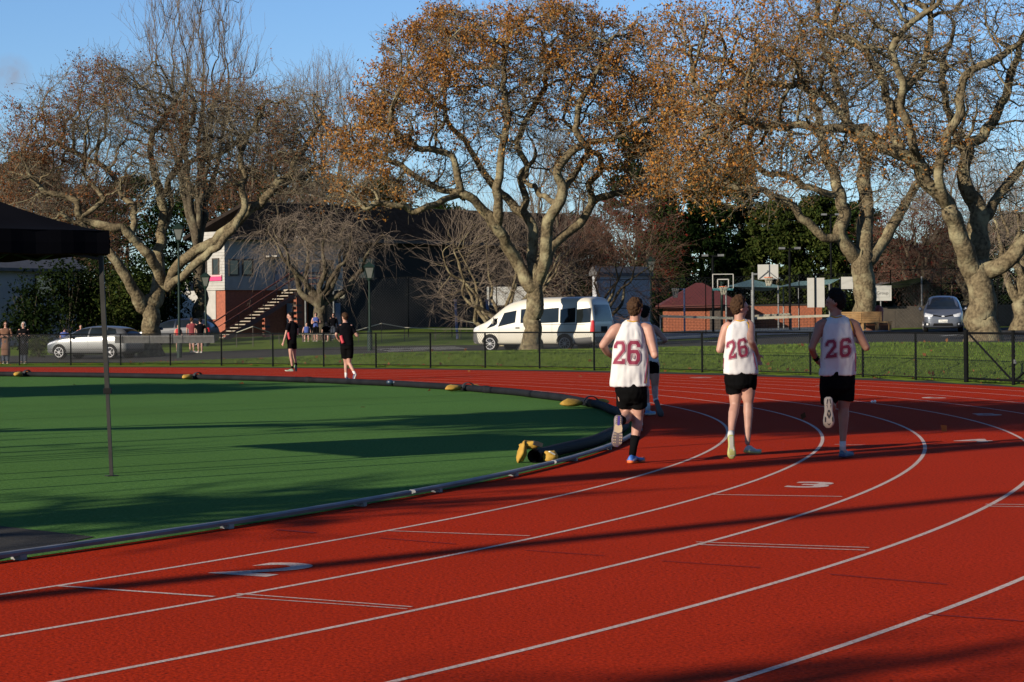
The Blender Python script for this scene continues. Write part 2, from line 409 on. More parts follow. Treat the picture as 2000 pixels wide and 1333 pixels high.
mb = MB(); mb.box(pe + Vector((.185, -.015, .03)), (.07, .035, .01), M=Matrix.Rotation(.5, 3, 'Z') @ Matrix.Rotation(.5, 3, 'Y')); mb.build('label_tag', M_tagw, t)
# small dark blue cap lying on the far pipe
c = pol(R0 - 0.30, ang_of(728, 757), 0.0); mb = MB(); mb.ell(c + Vector((0, 0, 0.11)), (0.09, 0.07, 0.06), 12, 8); mb.tube([c + Vector((0.07, -0.02, .10)), c + Vector((0.14, -0.03, .11))], 0.04, 10)
tag(mb.build('pipe_cap', mat('blue_plastic', (0.012, 0.03, 0.06), 0.4, 0.3), smooth=True), 'small dark blue end cap beside the far pipe', 'pipe cap')
# crumpled white paper on the track
c = G(1706, 787, 0.0); mb = MB(); mb.ell(c + Vector((-0.02, 0, 0.02)), (0.03, 0.025, 0.022), 7, 5); mb.ell(c + Vector((0.03, 0.01, 0.022)), (0.022, 0.02, 0.028), 6, 5)
tag(mb.build('paper_scrap', mat('paper', (0.8, 0.8, 0.78), 0.8, 0.1)), 'crumpled white paper scrap lying on the red track', 'litter')
# ------------------------------------------------------------------ trees
def bark(name, c1, c2, lich):
    m = mat(name, c1, 0.9, 0, 9.0, c2, 1.0, 9.0, spec=0.05)
    n = m.node_tree; b = n.nodes['Principled BSDF']; src = b.inputs['Base Color'].links[0].from_socket
    tc = n.nodes.new('ShaderNodeTexCoord'); t = n.nodes.new('ShaderNodeTexNoise'); t.inputs['Scale'].default_value = 1.7; t.inputs['Detail'].default_value = 6
    n.links.new(tc.outputs['Object'], t.inputs['Vector'])
    r = n.nodes.new('ShaderNodeMapRange'); r.inputs['From Min'].default_value = 0.5; r.inputs['From Max'].default_value = 0.7; n.links.new(t.outputs['Fac'], r.inputs['Value'])
    x = n.nodes.new('ShaderNodeMix'); x.data_type = 'RGBA'; n.links.new(r.outputs[0], x.inputs[0]); n.links.new(src, x.inputs[6]); x.inputs[7].default_value = (*lich, 1)
    n.links.new(x.outputs[2], b.inputs['Base Color']); return m
M_bark = bark('oak_bark', (0.175, 0.14, 0.085), (0.06, 0.047, 0.030), (0.19, 0.17, 0.105))
M_barkd = bark('dark_bark', (0.09, 0.072, 0.05), (0.045, 0.036, 0.026), (0.11, 0.098, 0.066))
M_twig = mat('twig_bark', (0.20, 0.17, 0.12), 0.9, 0.4, 0.8, spec=0.1)
M_twigp = mat('pale_twig_bark', (0.24, 0.19, 0.15), 0.9, 0.4, 0.8, spec=0.1)
M_twigr = mat('reddish_twig_bark', (0.16, 0.095, 0.07), 0.9, 0.4, 0.8, spec=0.1)
def leafmat(name, cols, trans=0.3):
    m = bpy.data.materials.new(name); m.use_nodes = True; n = m.node_tree; n.nodes.clear()
    g = n.nodes.new('ShaderNodeNewGeometry'); r = n.nodes.new('ShaderNodeValToRGB')
    cols = [tuple(q * KA for q in c) for c in cols]
    r.color_ramp.elements[0].color = (*cols[0], 1); r.color_ramp.elements[1].color = (*cols[-1], 1)
    for i, c in enumerate(cols[1:-1]):
        e = r.color_ramp.elements.new((i + 1) / (len(cols) - 1)); e.color = (*c, 1)
    n.links.new(g.outputs['Random Per Island'], r.inputs[0])
    d = n.nodes.new('ShaderNodeBsdfDiffuse'); t = n.nodes.new('ShaderNodeBsdfTranslucent'); mx = n.nodes.new('ShaderNodeMixShader'); mx.inputs[0].default_value = trans
    o = n.nodes.new('ShaderNodeOutputMaterial')
    n.links.new(r.outputs[0], d.inputs[0]); n.links.new(r.outputs[0], t.inputs[0]); n.links.new(d.outputs[0], mx.inputs[1]); n.links.new(t.outputs[0], mx.inputs[2]); n.links.new(mx.outputs[0], o.inputs[0])
    MATS[name] = m; return m
M_leafo = leafmat('orange_leaves', [(0.14, 0.05, 0.018), (0.31, 0.135, 0.036), (0.45, 0.22, 0.055), (0.24, 0.09, 0.026), (0.40, 0.24, 0.07)])
M_leafb = leafmat('brown_leaves', [(0.09, 0.035, 0.018), (0.20, 0.075, 0.03), (0.26, 0.11, 0.04), (0.14, 0.05, 0.022)])
M_leafy = leafmat('yellow_green_leaves', [(0.16, 0.12, 0.02), (0.24, 0.14, 0.025), (0.12, 0.10, 0.02), (0.25, 0.10, 0.02)])
M_leafr = leafmat('dark_red_leaves', [(0.10, 0.012, 0.01), (0.16, 0.025, 0.015), (0.07, 0.012, 0.01)])
M_ever = leafmat('evergreen_leaves', [(0.006, 0.014, 0.005), (0.013, 0.026, 0.008), (0.028, 0.045, 0.012), (0.009, 0.019, 0.006)], 0.15)
M_everl = leafmat('light_evergreen_leaves', [(0.014, 0.025, 0.007), (0.03, 0.045, 0.011), (0.055, 0.065, 0.016), (0.02, 0.032, 0.009)], 0.2)
M_hedge = leafmat('hedge_leaves', [(0.005, 0.010, 0.004), (0.010, 0.018, 0.006), (0.018, 0.027, 0.008)], 0.15)

def tubes_batch(C, Rr, n=3):
    """C (B,K,3) polylines, Rr (B,K) radii -> vertices, quads"""
    B, K, _ = C.shape
    T = np.gradient(C, axis=1); T /= np.linalg.norm(T, axis=2, keepdims=True) + 1e-9
    a = np.where(np.abs(T[:, :1, 2:3]) < 0.9, np.array([0, 0, 1.0]), np.array([1.0, 0, 0]))
    X = np.cross(a, T); X /= np.linalg.norm(X, axis=2, keepdims=True) + 1e-9; Y = np.cross(T, X)
    th = 2 * np.pi * np.arange(n) / n
    V = C[:, :, None, :] + Rr[:, :, None, None] * (X[:, :, None, :] * np.cos(th)[None, None, :, None] + Y[:, :, None, :] * np.sin(th)[None, None, :, None])
    ids = np.arange(B * K * n).reshape(B, K, n); nx_ = np.roll(ids, -1, axis=2)
    Fq = np.stack([ids[:, :-1], nx_[:, :-1], nx_[:, 1:], ids[:, 1:]], -1).reshape(-1, 4)
    return V.reshape(-1, 3), Fq
from mathutils import noise as tnoise
def unit(v): return v / (np.linalg.norm(v, axis=-1, keepdims=True) + 1e-9)

def grow(name, label, cat, limbs, blobs, seed, natt=1500, step=0.42, infl=3.2, kill=0.62, tip=0.014, bark_m=None, twig_m=None, leaf_m=None,
         twigs=3, twl=0.8, leaves=0, leaf=0.10, up=0.25, trunk_flare=1.35, group=None, sub=2, gnarl=0.25, leaf_where=None, limit=90, hang=0.0, spread=1.0):
    """limbs: polylines [(point, radius), ...] traced in the world; blobs: (centre, radii, weight) that the crown fills"""
    rg = np.random.default_rng(seed)
    pos = []; par = []; rmin = []
    def addlimb(pl):
        pts = [np.array(p) for p, r in pl]; rs = [r for p, r in pl]
        # smooth resample
        n = len(pts); pp = [2 * pts[0] - pts[1]] + pts + [2 * pts[-1] - pts[-2]]; out = []; ro = []
        for i in range(1, n):
            a, b, c, d = pp[i - 1:i + 3]; L = np.linalg.norm(c - b); m = max(1, int(L / step))
            for k in range(m):
                t = k / m
                out.append(0.5 * ((2 * b) + (c - a) * t + (2 * a - 5 * b + 4 * c - d) * t * t + (3 * b - a - 3 * c + d) * t ** 3)); ro.append(rs[i - 1] + (rs[i] - rs[i - 1]) * t)
        out.append(pts[-1]); ro.append(rs[-1])
        # attach to the nearest existing node
        if pos:
            A = np.array(pos); j = int(np.argmin(np.linalg.norm(A - out[0], axis=1))); prev = j
        else: prev = -1
        for q, r in zip(out, ro):
            if prev >= 0 and np.linalg.norm(pos[prev] - q) < 0.05: continue
            pos.append(np.array(q, float) + (rg.normal(0, 0.055, 3) if prev >= 0 else 0)); par.append(prev); rmin.append(r); prev = len(pos) - 1
    for l in limbs: addlimb(l)
    ntr = len(pos)
    W = np.array([b[2] for b in blobs], float); W /= W.sum(); att = []
    for b, wgt in zip(blobs, W):
        m = int(natt * wgt); d = unit(rg.normal(size=(m, 3))); rr = rg.random(m) ** (1 / 2.4)
        att.append(np.array(b[0]) + d * rr[:, None] * np.array(b[1]))
    att = np.concatenate(att); alive = np.ones(len(att), bool)
    PA = np.array(pos); near = np.full(len(att), 1e9); ni = np.zeros(len(att), int)
    def upd(lo):
        Q = np.array(pos[lo:]);
        if len(Q) == 0: return
        d = np.linalg.norm(att[:, None, :] - Q[None], axis=2); k = d.argmin(1); dm = d[np.arange(len(att)), k]
        b = dm < near; near[b] = dm[b]; ni[b] = k[b] + lo
    upd(0); ndir = {}
    for it in range(limit):
        alive &= near > kill
        act = alive & (near < infl * (3.0 if it < 12 else 1.0))
        if not act.any(): break
        ids = ni[act]; dv = unit(att[act] - np.array(pos)[ids]); lo = len(pos)
        uq, inv = np.unique(ids, return_inverse=True); acc = np.zeros((len(uq), 3)); np.add.at(acc, inv, dv)
        acc = unit(acc) + rg.normal(0, gnarl, acc.shape); acc[:, 2] += up * 0.3; acc = unit(acc)
        for u, d in zip(uq, acc):
            key = (u, round(d[0], 1), round(d[1], 1), round(d[2], 1))
            if ndir.get(u, 0) >= 4: continue
            ndir[u] = ndir.get(u, 0) + 1
            q = pos[u] + d * step
            pos.append(q); par.append(int(u)); rmin.append(0)
        if len(pos) == lo: break
        upd(lo)
    N = len(pos); ch = [[] for _ in range(N)]
    for i, p in enumerate(par):
        if p >= 0: ch[p].append(i)
    e = 1.52; acc = np.zeros(N); rad = np.zeros(N)
    for i in range(N - 1, -1, -1):
        pass
    order = sorted(range(N), key=lambda i: -i)
    acc[:] = 0
    depth = np.zeros(N, int)
    # children always have larger indices except re-attached limbs (also larger)
    for i in order:
        r = acc[i] ** (1 / e) if ch[i] else tip
        r = max(r, rmin[i], tip) if rmin[i] else max(r, tip)
        rad[i] = r
        if par[i] >= 0: acc[par[i]] += min(r, 0.6) ** e
    for i in range(ntr): rad[i] = min(rad[i], max(rmin[i] * float(np.interp(rmin[i], [.05, .10, .25], [1.8, 1.3, 1.0])), tip))
    for i in range(N):
        if par[i] >= 0: rad[i] = min(rad[i], rad[par[i]])
    base = Vector(limbs[0][0][0]); T = thing(name, base, label, cat, group)
    # chains
    mb = MB(); mbl = MB(); seen = [False] * N
    def chain(s0):
        c = [par[s0], s0] if par[s0] >= 0 else [s0]
        while True:
            k = ch[c[-1]]
            if not k: break
            b = max(k, key=lambda q: rad[q]); c.append(b); seen[b] = True
        return c
    starts = [0]; seen[0] = True; chains = []
    stack = [0]
    while stack:
        s0 = stack.pop(); c = chain(s0); chains.append(c)
        for i in (c[1:] if par[s0] >= 0 else c):
            for k in ch[i]:
                if not seen[k]: seen[k] = True; stack.append(k)
    for c in chains:
        pts = [pos[i] for i in c]; rr = [rad[i] for i in c]
        if par[c[0]] >= 0 or len(c) < 2 or c[0] != 0: rr[0] = min(rr[0], rr[1] * 1.25)
        if len(c) < 2: continue
        big = max(rr)
        sd = 14 if big > 0.4 else 10 if big > 0.15 else 6 if big > 0.06 else 4
        if c[0] == 0:
            for q in range(len(c)):
                h = pts[q][2] - base.z; rr[q] *= 1 + (trunk_flare - 1) * math.exp(-h / 0.45)
        if big > 0.15:
            # lumpy bark outline
            rr = [r * (1 + 0.03 * math.sin(i * 1.7 + seed)) for i, r in enumerate(rr)]
        if big > 0.09:
            fp_, fr_ = [], []; V3 = [Vector(p) for p in pts]; V3 = [V3[0] * 2 - V3[1]] + V3 + [V3[-1] * 2 - V3[-2]]
            for i in range(1, len(V3) - 2):
                a, b, c_, d = V3[i - 1:i + 3]
                for t in (0, .34, .67): fp_.append(0.5 * ((2 * b) + (c_ - a) * t + (2 * a - 5 * b + 4 * c_ - d) * t * t + (3 * b - a - 3 * c_ + d) * t ** 3)); fr_.append(rr[i - 1] + (rr[i] - rr[i - 1]) * t)
            fp_.append(V3[-2]); fr_.append(rr[-1]); o0 = len(mb.v); sd = max(sd, 9); mb.tube(fp_, fr_, sd, cap=True)
            for q in range(len(fp_)):
                for w_ in range(sd):
                    v = Vector(mb.v[o0 + q * sd + w_]); ax = v - fp_[q]; k_ = .10 * tnoise.noise(v * 1.3) + .09 * tnoise.noise(v * 3.7 + Vector((seed, 0, 0))) + .09 * tnoise.noise(Vector((v.x * 9, v.y * 9, v.z * 2.5)))
                    mb.v[o0 + q * sd + w_] = tuple(fp_[q] + ax * (1 + k_))
        else: mb.tube([Vector(p) for p in pts], rr, sd, cap=True)
    mb.build('trunk', bark_m, T, True)
    # twigs
    PA = np.array(pos); thin = np.where(rad < tip * 2.2)[0]
    if twigs and len(thin):
        src = np.repeat(thin, twigs)
        pd = unit(PA[src] - PA[np.array(par)[src]])
        d = unit(pd * 0.9 + rg.normal(0, 0.75 * spread, pd.shape) + np.array([0, 0, up]))
        L = twl * (0.5 + rg.random(len(src)))[:, None]
        s0 = PA[src] + rg.normal(0, 0.05, pd.shape)
        bend = rg.normal(0, 0.22, pd.shape); K = 4
        tt = np.linspace(0, 1, K)
        C = s0[:, None, :] + d[:, None, :] * (L[:, :, None] * tt[None, :, None]) + bend[:, None, :] * (L[:, :, None] * (tt ** 2)[None, :, None]) + np.array([0, 0, -hang])[None, None] * (L[:, :, None] * (tt ** 2)[None, :, None])
        Rr = np.linspace(tip * 0.75, tip * 0.35, K)[None].repeat(len(src), 0)
        Vs, Fs = tubes_batch(C, Rr); AV = [Vs]; AF = [Fs]; o = len(Vs); ends = [C]
        if sub:
            j = np.repeat(np.arange(len(src)), sub); t = 0.3 + 0.65 * rg.random(len(j)); k = np.minimum((t * (K - 1)).astype(int), K - 2); fr = t * (K - 1) - k
            s1 = C[j, k] * (1 - fr)[:, None] + C[j, k + 1] * fr[:, None]
            d1 = unit(d[j] * 0.8 + rg.normal(0, 0.7 * spread, (len(j), 3)) + np.array([0, 0, up - hang * .5]))
            L1 = twl * 0.5 * (0.5 + rg.random(len(j)))[:, None]; b1 = rg.normal(0, 0.25, d1.shape); t3 = np.linspace(0, 1, 3)
            C1 = s1[:, None] + d1[:, None] * L1[:, :, None] * t3[None, :, None] + b1[:, None] * L1[:, :, None] * (t3 ** 2)[None, :, None]
            V1, F1 = tubes_batch(C1, np.linspace(tip * 0.5, tip * 0.25, 3)[None].repeat(len(j), 0)); AV.append(V1); AF.append(F1 + o); ends.append(C1)
        mesh_np('twigs', np.concatenate(AV), np.concatenate(AF), twig_m or M_twig, T)
        if leaves:
            E = np.concatenate([q[:, 1:].reshape(-1, 3) for q in ends])
            if leaf_where is not None: E = E[leaf_where(E, rg)]
            if len(E):
                # clumpy: leaves gather on some twigs
                pick = E[rg.integers(0, len(E), leaves)] + rg.normal(0, leaf * 0.9, (leaves, 3))
                leaf_quads('leaves', pick, leaf, rg, leaf_m, T)
    return T
def leaf_quads(name, pts, size, rg, m, parent, aspect=0.55, nbias=0.0):
    n = len(pts); d = unit(rg.normal(size=(n, 3)) + np.array([0, 0, -0.2])); s = unit(np.cross(d, rg.normal(size=(n, 3))))
    nn = np.cross(d, s); L = (size * (0.6 + 0.8 * rg.random(n)))[:, None]
    a = pts; b = pts + d * L * 0.5 + s * L * aspect * 0.5 + nn * L * 0.12; c = pts + d * L; e = pts + d * L * 0.5 - s * L * aspect * 0.5 + nn * L * 0.12
    V = np.stack([a, b, c, e], 1).reshape(-1, 3); Fq = np.arange(n * 4).reshape(n, 4)
    return mesh_np(name, V, Fq, m, parent)
def PL(D, *pts):
    """polyline traced in the picture at distance D: (px, py, radius_px, depth offset)"""
    out = []
    for q in pts:
        px, py, r = q[:3]; dd = q[3] if len(q) > 3 else 0
        out.append((tuple(P(px, py, D + dd)), r * .93 * (D + dd) / F))
    return out
def BL(D, px, py, rx, ry, rd, wgt=1.0, dd=0.0):
    c = P(px, py, D + dd); return (tuple(c), (rx * D / F, rd, ry * D / F), wgt)

def tree_center():
    D = 87.5
    L = [PL(D, (1038, 694, 24), (1040, 660, 18.5), (1041, 625, 17.5), (1044, 590, 18), (1046, 556, 20)),
         PL(D, (1044, 562, 15), (1028, 545, 14), (1010, 515, 13), (991, 480, 12, -.3), (968, 442, 11, -.6), (943, 415, 9, -.8), (924, 393, 8, -1), (900, 378, 7, -1.2), (896, 352, 6, -1.4), (882, 307, 5.5, -1.5), (850, 297, 5, -1.6), (818, 289, 4.5, -1.7), (783, 271, 4, -1.8), (766, 247, 3, -2), (760, 215, 2.5, -2)),
         PL(D, (900, 379, 6, -1.2), (866, 392, 5.5, -1.8), (826, 412, 5, -2.3), (804, 414, 4.6, -2.4), (790, 404, 4.2, -2.5), (741, 398, 3.6, -2.8), (716, 406, 3, -3)),
         PL(D, (905, 383, 5, -1.1), (860, 368, 4.5, 0), (815, 349, 4, .6), (780, 327, 3.5, 1.0), (752, 310, 3, 1.2), (706, 304, 2.5, 1.5)),
         PL(D, (970, 443, 9, -.6), (974, 420, 8.5, -.9), (970, 370, 8, -1.2), (977, 345, 7.5, -1.3), (974, 317, 7, -1.4), (988, 275, 6, -1.5), (995, 243, 5.5, -1.5), (985, 190, 4.5, -1.4), (981, 134, 4, -1.3), (991, 99, 3.2, -1.2), (995, 60, 2, -1)),
         PL(D, (1046, 556, 12), (1042, 525, 10.5, .5), (1037, 493, 10, .8), (1040, 455, 9.5, 1.0), (1024, 420, 8.5, 1.2), (1009, 405, 8, 1.4), (975, 372, 7, 1.8), (952, 349, 6, 2.0), (935, 320, 5, 2.2), (915, 285, 4, 2.5), (880, 240, 3, 2.8), (850, 200, 2.4, 3)),
         PL(D, (1022, 416, 6, 1.2), (1020, 385, 6, 1.6), (1016, 356, 5.5, 1.8), (1023, 317, 5, 2), (1010, 280, 4.5, 2.3), (1030, 230, 4, 2.5), (1060, 180, 3.4, 2.8), (1066, 130, 3, 3), (1062, 70, 2, 3)),
         PL(D, (1048, 556, 17), (1058, 525, 15, -.3), (1062, 496, 14, -.5), (1068, 460, 13, -.7), (1074, 430, 12, -.8), (1086, 401, 10.5, -.9), (1100, 377, 9.5, -1), (1090, 345, 8, -1.1), (1088, 330, 7.5, -1.2), (1108, 307, 7, -1.3), (1136, 282, 6, -1.4), (1124, 254, 5.5, -1.5), (1129, 218, 4.5, -1.6), (1150, 170, 3.5, -1.6), (1180, 120, 3, -1.5), (1195, 70, 2, -1.5)),
         PL(D, (1072, 391, 6, -.8), (1045, 370, 5, 0), (1030, 356, 4.5, .6), (1035, 330, 4, 1), (1050, 300, 3.5, 1.6)),
         PL(D, (1100, 377, 6, -1), (1130, 330, 5, .3), (1147, 303, 4.5, .8), (1147, 278, 4, 1), (1196, 271, 3.6, 1.2), (1240, 245, 3, 1.5), (1275, 228, 2.4, 1.8)),
         PL(D, (1050, 552, 14), (1072, 505, 11, .8), (1089, 469, 9.5, 1.0), (1111, 452, 8.5, 1.2), (1143, 426, 7.5, 1.5), (1155, 400, 7, 1.6), (1192, 379, 5.5, 1.8), (1224, 374, 5, 2), (1280, 366, 4, 2.2), (1310, 340, 3, 2.5)),
         PL(D, (1156, 398, 5.5, 1.6), (1154, 360, 5, 1.3), (1174, 324, 4.6, 1), (1166, 305, 4.2, .8), (1150, 300, 4, .8), (1105, 232, 3, 1.5)),
         ]
    B = [BL(D, 960, 130, 200, 110, 4.0, 2.2, -.5), BL(D, 800, 225, 115, 95, 3.5, 1.3, -.5), BL(D, 1130, 130, 130, 110, 3.5, 1.2), BL(D, 1210, 230, 105, 80, 3.5, 1.1, .5), BL(D, 1000, 240, 150, 90, 4.5, 1.2, .5),
         BL(D, 710, 290, 85, 70, 3, .8), BL(D, 725, 372, 100, 50, 2.5, .8, -2), BL(D, 1215, 95, 90, 70, 3, .6), BL(D, 815, 110, 90, 60, 3, .5), BL(D, 1275, 335, 90, 70, 2.5, .9, 1.5), BL(D, 1290, 220, 60, 80, 2.5, .6, 1), BL(D, 820, 360, 80, 40, 3, .4, 1), BL(D, 1130, 330, 90, 70, 3, .5, 1), BL(D, 890, 60, 80, 50, 3, .5), BL(D, 1060, 40, 110, 45, 3, .7), BL(D, 910, 330, 70, 50, 2.5, .25)]
    def where(E, rg):
        z = E[:, 2]; pxx = 1000 + F * E[:, 0] / E[:, 1]
        pr = np.clip((z - 5.0) / 4.0, 0.06, 1.0)
        pyy = YH - F * (z - HC) / E[:, 1]; rr = np.hypot((pxx - 985) / 300, (pyy - 330) / 300); pr *= np.clip((rr - .25) / .5, .18, 1)
        n = np.sin(E[:, 0] * 1.05 + 1.3) * np.sin(E[:, 2] * 1.25 + .5) * np.sin(E[:, 1] * 1.1) + .35 * np.sin(E[:, 0] * 2.6) * np.sin(E[:, 2] * 2.9 + 1)
        pr *= np.clip(.36 + n * 2.2, .03, 1)
        return rg.random(len(E)) < pr
    grow('oak_tree', 'oak with dense orange brown autumn crown in front of the white van', 'tree', L, B, 11, natt=4200, step=0.34, kill=0.44, tip=0.0145, bark_m=M_bark, leaf_m=M_leafo, twigs=3, twl=0.6, leaves=56000, leaf=0.115, leaf_where=where, group=None)
def tree_left():
    b = on(296, 697); D = b.y
    L = [PL(D, (297, 702, 24), (294, 672, 20), (294, 640, 18.5), (293, 618, 20), (290, 594, 26)),
         PL(D, (285, 598, 17), (264, 573, 13, -.4), (250, 545, 11, -.7), (232, 515, 10, -.9), (212, 490, 9, -1), (190, 470, 7, -1.2), (160, 440, 5, -1.4), (120, 420, 4, -1.6)),
         PL(D, (298, 592, 19), (308, 560, 14, .4), (312, 520, 11.5, .8), (310, 500, 11, .9), (316, 455, 10, 1), (320, 410, 9, 1.1), (313, 370, 7.5, 1.2), (300, 335, 6, 1.3), (290, 300, 5, 1.4), (300, 262, 4.5, 1.6), (330, 215, 3.4, 1.8), (358, 170, 2.6, 2)),
         PL(D, (318, 556, 11, .4), (298, 515, 10, -.3), (283, 490, 9.5, -.6), (260, 465, 9, -.8), (240, 448, 8.5, -1), (205, 440, 7.6, -1.1), (165, 432, 7, -1.2), (150, 395, 5.5, -1.4), (105, 385, 4.6, -1.5), (75, 362, 3.6, -1.6), (50, 330, 2.6, -1.7)),
         PL(D, (262, 470, 7, -.8), (260, 440, 6.5, -.6), (257, 405, 6, -.4), (240, 385, 5, -.2), (225, 350, 4.5, 0), (205, 330, 4, 0), (170, 310, 3.2, .2), (130, 290, 2.6, .3), (90, 270, 2, .4)),
         PL(D, (160, 425, 4, -1.2), (200, 392, 4, -1), (180, 362, 3.5, -.8), (165, 340, 3, -.6)),
         PL(D, (318, 556, 16, .4), (342, 528, 14, 0), (372, 500, 13.5, -.3), (405, 478, 13, -.5), (445, 452, 12, -.6), (472, 428, 11, -.7), (490, 408, 9, -.7), (520, 385, 8, -.7), (550, 360, 7, -.6), (575, 320, 5, -.4), (600, 280, 3.6, -.2), (620, 245, 2.6, 0)),
         PL(D, (330, 562, 8, -.6), (368, 530, 7.5, -1.2), (400, 500, 7, -1.4), (440, 465, 6.4, -1.5), (466, 432, 6, -1.4), (476, 410, 6, -1.3), (474, 370, 5.5, -1.2), (480, 345, 5, -1), (468, 310, 4.4, -.8), (500, 240, 3.2, -.4), (520, 200, 2.6, 0)),
         PL(D, (316, 452, 5.5, 1), (335, 415, 5, 1.3), (330, 350, 4.5, 1.6), (380, 312, 4, 2), (420, 310, 3.4, 2.3), (450, 290, 2.8, 2.5)),
         PL(D, (316, 390, 5, 1.2), (340, 340, 4.4, 1), (365, 270, 4, .8), (380, 210, 3.2, .6)),
         PL(D, (550, 360, 4, -.6), (600, 340, 3.4, .4), (640, 320, 2.6, 1))]
    B = [BL(D, 150, 250, 120, 90, 4, 1.2), BL(D, 60, 330, 95, 70, 3.5, 1.0), BL(D, 300, 220, 140, 105, 4.5, 1.6), BL(D, 440, 250, 130, 85, 4.5, 1.5), BL(D, 570, 250, 95, 90, 4, 1.1), BL(D, 330, 330, 190, 70, 4.5, 1.0), BL(D, 80, 420, 90, 40, 3, .4), BL(D, 580, 340, 80, 60, 3, .5), BL(D, 200, 160, 80, 50, 3, .5)]
    def where(E, rg):
        pxx = 1000 + F * E[:, 0] / E[:, 1]; pr = np.clip((330 - pxx) / 300, 0.22, 0.9) * np.clip(.6 + 1.5 * np.sin(E[:, 0] * 1.1) * np.sin(E[:, 2] * 1.3 + 1), .08, 1); return rg.random(len(E)) < pr
    grow('oak_tree', 'wide low oak with thin brown leaves and forked trunk behind the silver hatchback', 'tree', L, B, 5, natt=4000, step=0.36, kill=0.46, tip=0.0145, bark_m=M_bark, leaf_m=M_leafb, twigs=3, twl=0.85, leaves=26000, leaf=0.095, leaf_where=where, twig_m=M_twig)
def tree_right():
    b = on(1920, 668); D = b.y
    L = [PL(D, (1922, 676, 36), (1920, 640, 29), (1917, 600, 27.5), (1913, 565, 31), (1908, 530, 34)),
         PL(D, (1898, 528, 22), (1885, 490, 20, -.3), (1868, 440, 18.5, -.6), (1847, 395, 17, -.8), (1825, 370, 16, -.9), (1800, 335, 14, -1), (1765, 305, 12, -1.1), (1725, 282, 11, -1.2), (1690, 262, 9, -1.3), (1650, 250, 8, -1.4), (1580, 245, 7, -1.5), (1500, 245, 5.5, -1.6), (1440, 225, 4, -1.8), (1390, 205, 3, -2)),
         PL(D, (1850, 400, 9, -.8), (1838, 355, 9, -1.4), (1835, 310, 8.5, -1.6), (1852, 262, 8.5, -1.7), (1872, 220, 8, -1.8), (1876, 170, 7, -1.9), (1905, 135, 6, -2), (1950, 110, 5, -2), (1990, 85, 4, -2)),
         PL(D, (1912, 530, 22, .4), (1912, 470, 21, .7), (1910, 420, 20, .9), (1896, 380, 16, 1), (1880, 350, 14, 1.1), (1890, 300, 11, 1.2), (1930, 255, 9, 1.4), (1958, 205, 8, 1.5), (1975, 150, 7, 1.6), (1990, 95, 5.5, 1.7), (2010, 30, 4, 1.8)),
         PL(D, (1930, 528, 20), (1960, 515, 17, -.4), (1985, 495, 16, -.7), (2010, 465, 14, -.9), (2040, 420, 12, -1), (2060, 360, 9, -1)),
         PL(D, (1918, 425, 12, .9), (1940, 400, 11, 1.3), (1962, 370, 10, 1.6), (1985, 335, 9, 1.8), (2030, 300, 7, 2)),
         PL(D, (1765, 305, 8, -1.1), (1740, 250, 7.5, -.6), (1735, 200, 7, -.2), (1720, 150, 6.4, .2), (1690, 100, 5.6, .5), (1650, 70, 4.6, .8), (1600, 40, 3.4, 1)),
         PL(D, (1738, 220, 6, -.2), (1770, 175, 5.6, .2), (1800, 140, 5, .6), (1815, 80, 4.4, .9), (1820, 20, 3.6, 1.2)),
         PL(D, (1800, 335, 8, -1), (1770, 240, 7, -2), (1760, 160, 6, -2.5), (1745, 100, 5, -2.7), (1780, 50, 4, -2.9), (1830, 10, 3, -3)),
         PL(D, (1700, 262, 6, -1.3), (1640, 225, 5.6, -.4), (1600, 180, 5, 0), (1560, 170, 4.4, .3), (1490, 160, 3.6, .6), (1430, 130, 2.8, 1)),
         PL(D, (1888, 310, 7, 1.2), (1850, 220, 6, 2.4), (1840, 140, 5, 2.8), (1860, 60, 4, 3))]
    B = [BL(D, 1480, 130, 160, 130, 4, 1.6, -1), BL(D, 1400, 230, 130, 80, 3.5, 1.1, -1.5), BL(D, 1650, 90, 170, 120, 4.5, 1.8), BL(D, 1830, 90, 150, 130, 4.5, 1.5), BL(D, 1980, 120, 120, 150, 4, 1.0), BL(D, 1700, -60, 260, 110, 4.5, 1.4), BL(D, 1760, 290, 150, 60, 3, .6), BL(D, 1560, 300, 170, 60, 3, .8, -2), BL(D, 1350, 330, 90, 70, 2.5, .7, -2), BL(D, 1330, 100, 70, 100, 2.5, .6, -1), BL(D, 2010, 330, 80, 100, 3, .5)]
    def where(E, rg):
        pxx = 1000 + F * E[:, 0] / E[:, 1]; pyy = YH - F * (E[:, 2] - HC) / E[:, 1]
        pr = np.interp(pxx, [1300, 1480, 1620, 1760, 2100], [1, .7, .2, .08, .05]); pr = np.maximum(pr, np.where((np.abs(pxx - 1790) < 130) & (np.abs(pyy - 290) < 60), .55, 0))
        return rg.random(len(E)) < pr
    grow('oak_tree', 'huge nearest oak with thick pale trunk and mostly bare limbs beside the silver people carrier', 'tree', L, B, 23, natt=4200, step=0.34, kill=0.46, tip=0.015, bark_m=M_bark, leaf_m=M_leafo, twigs=2, twl=0.65, leaves=24000, leaf=0.11, leaf_where=where)
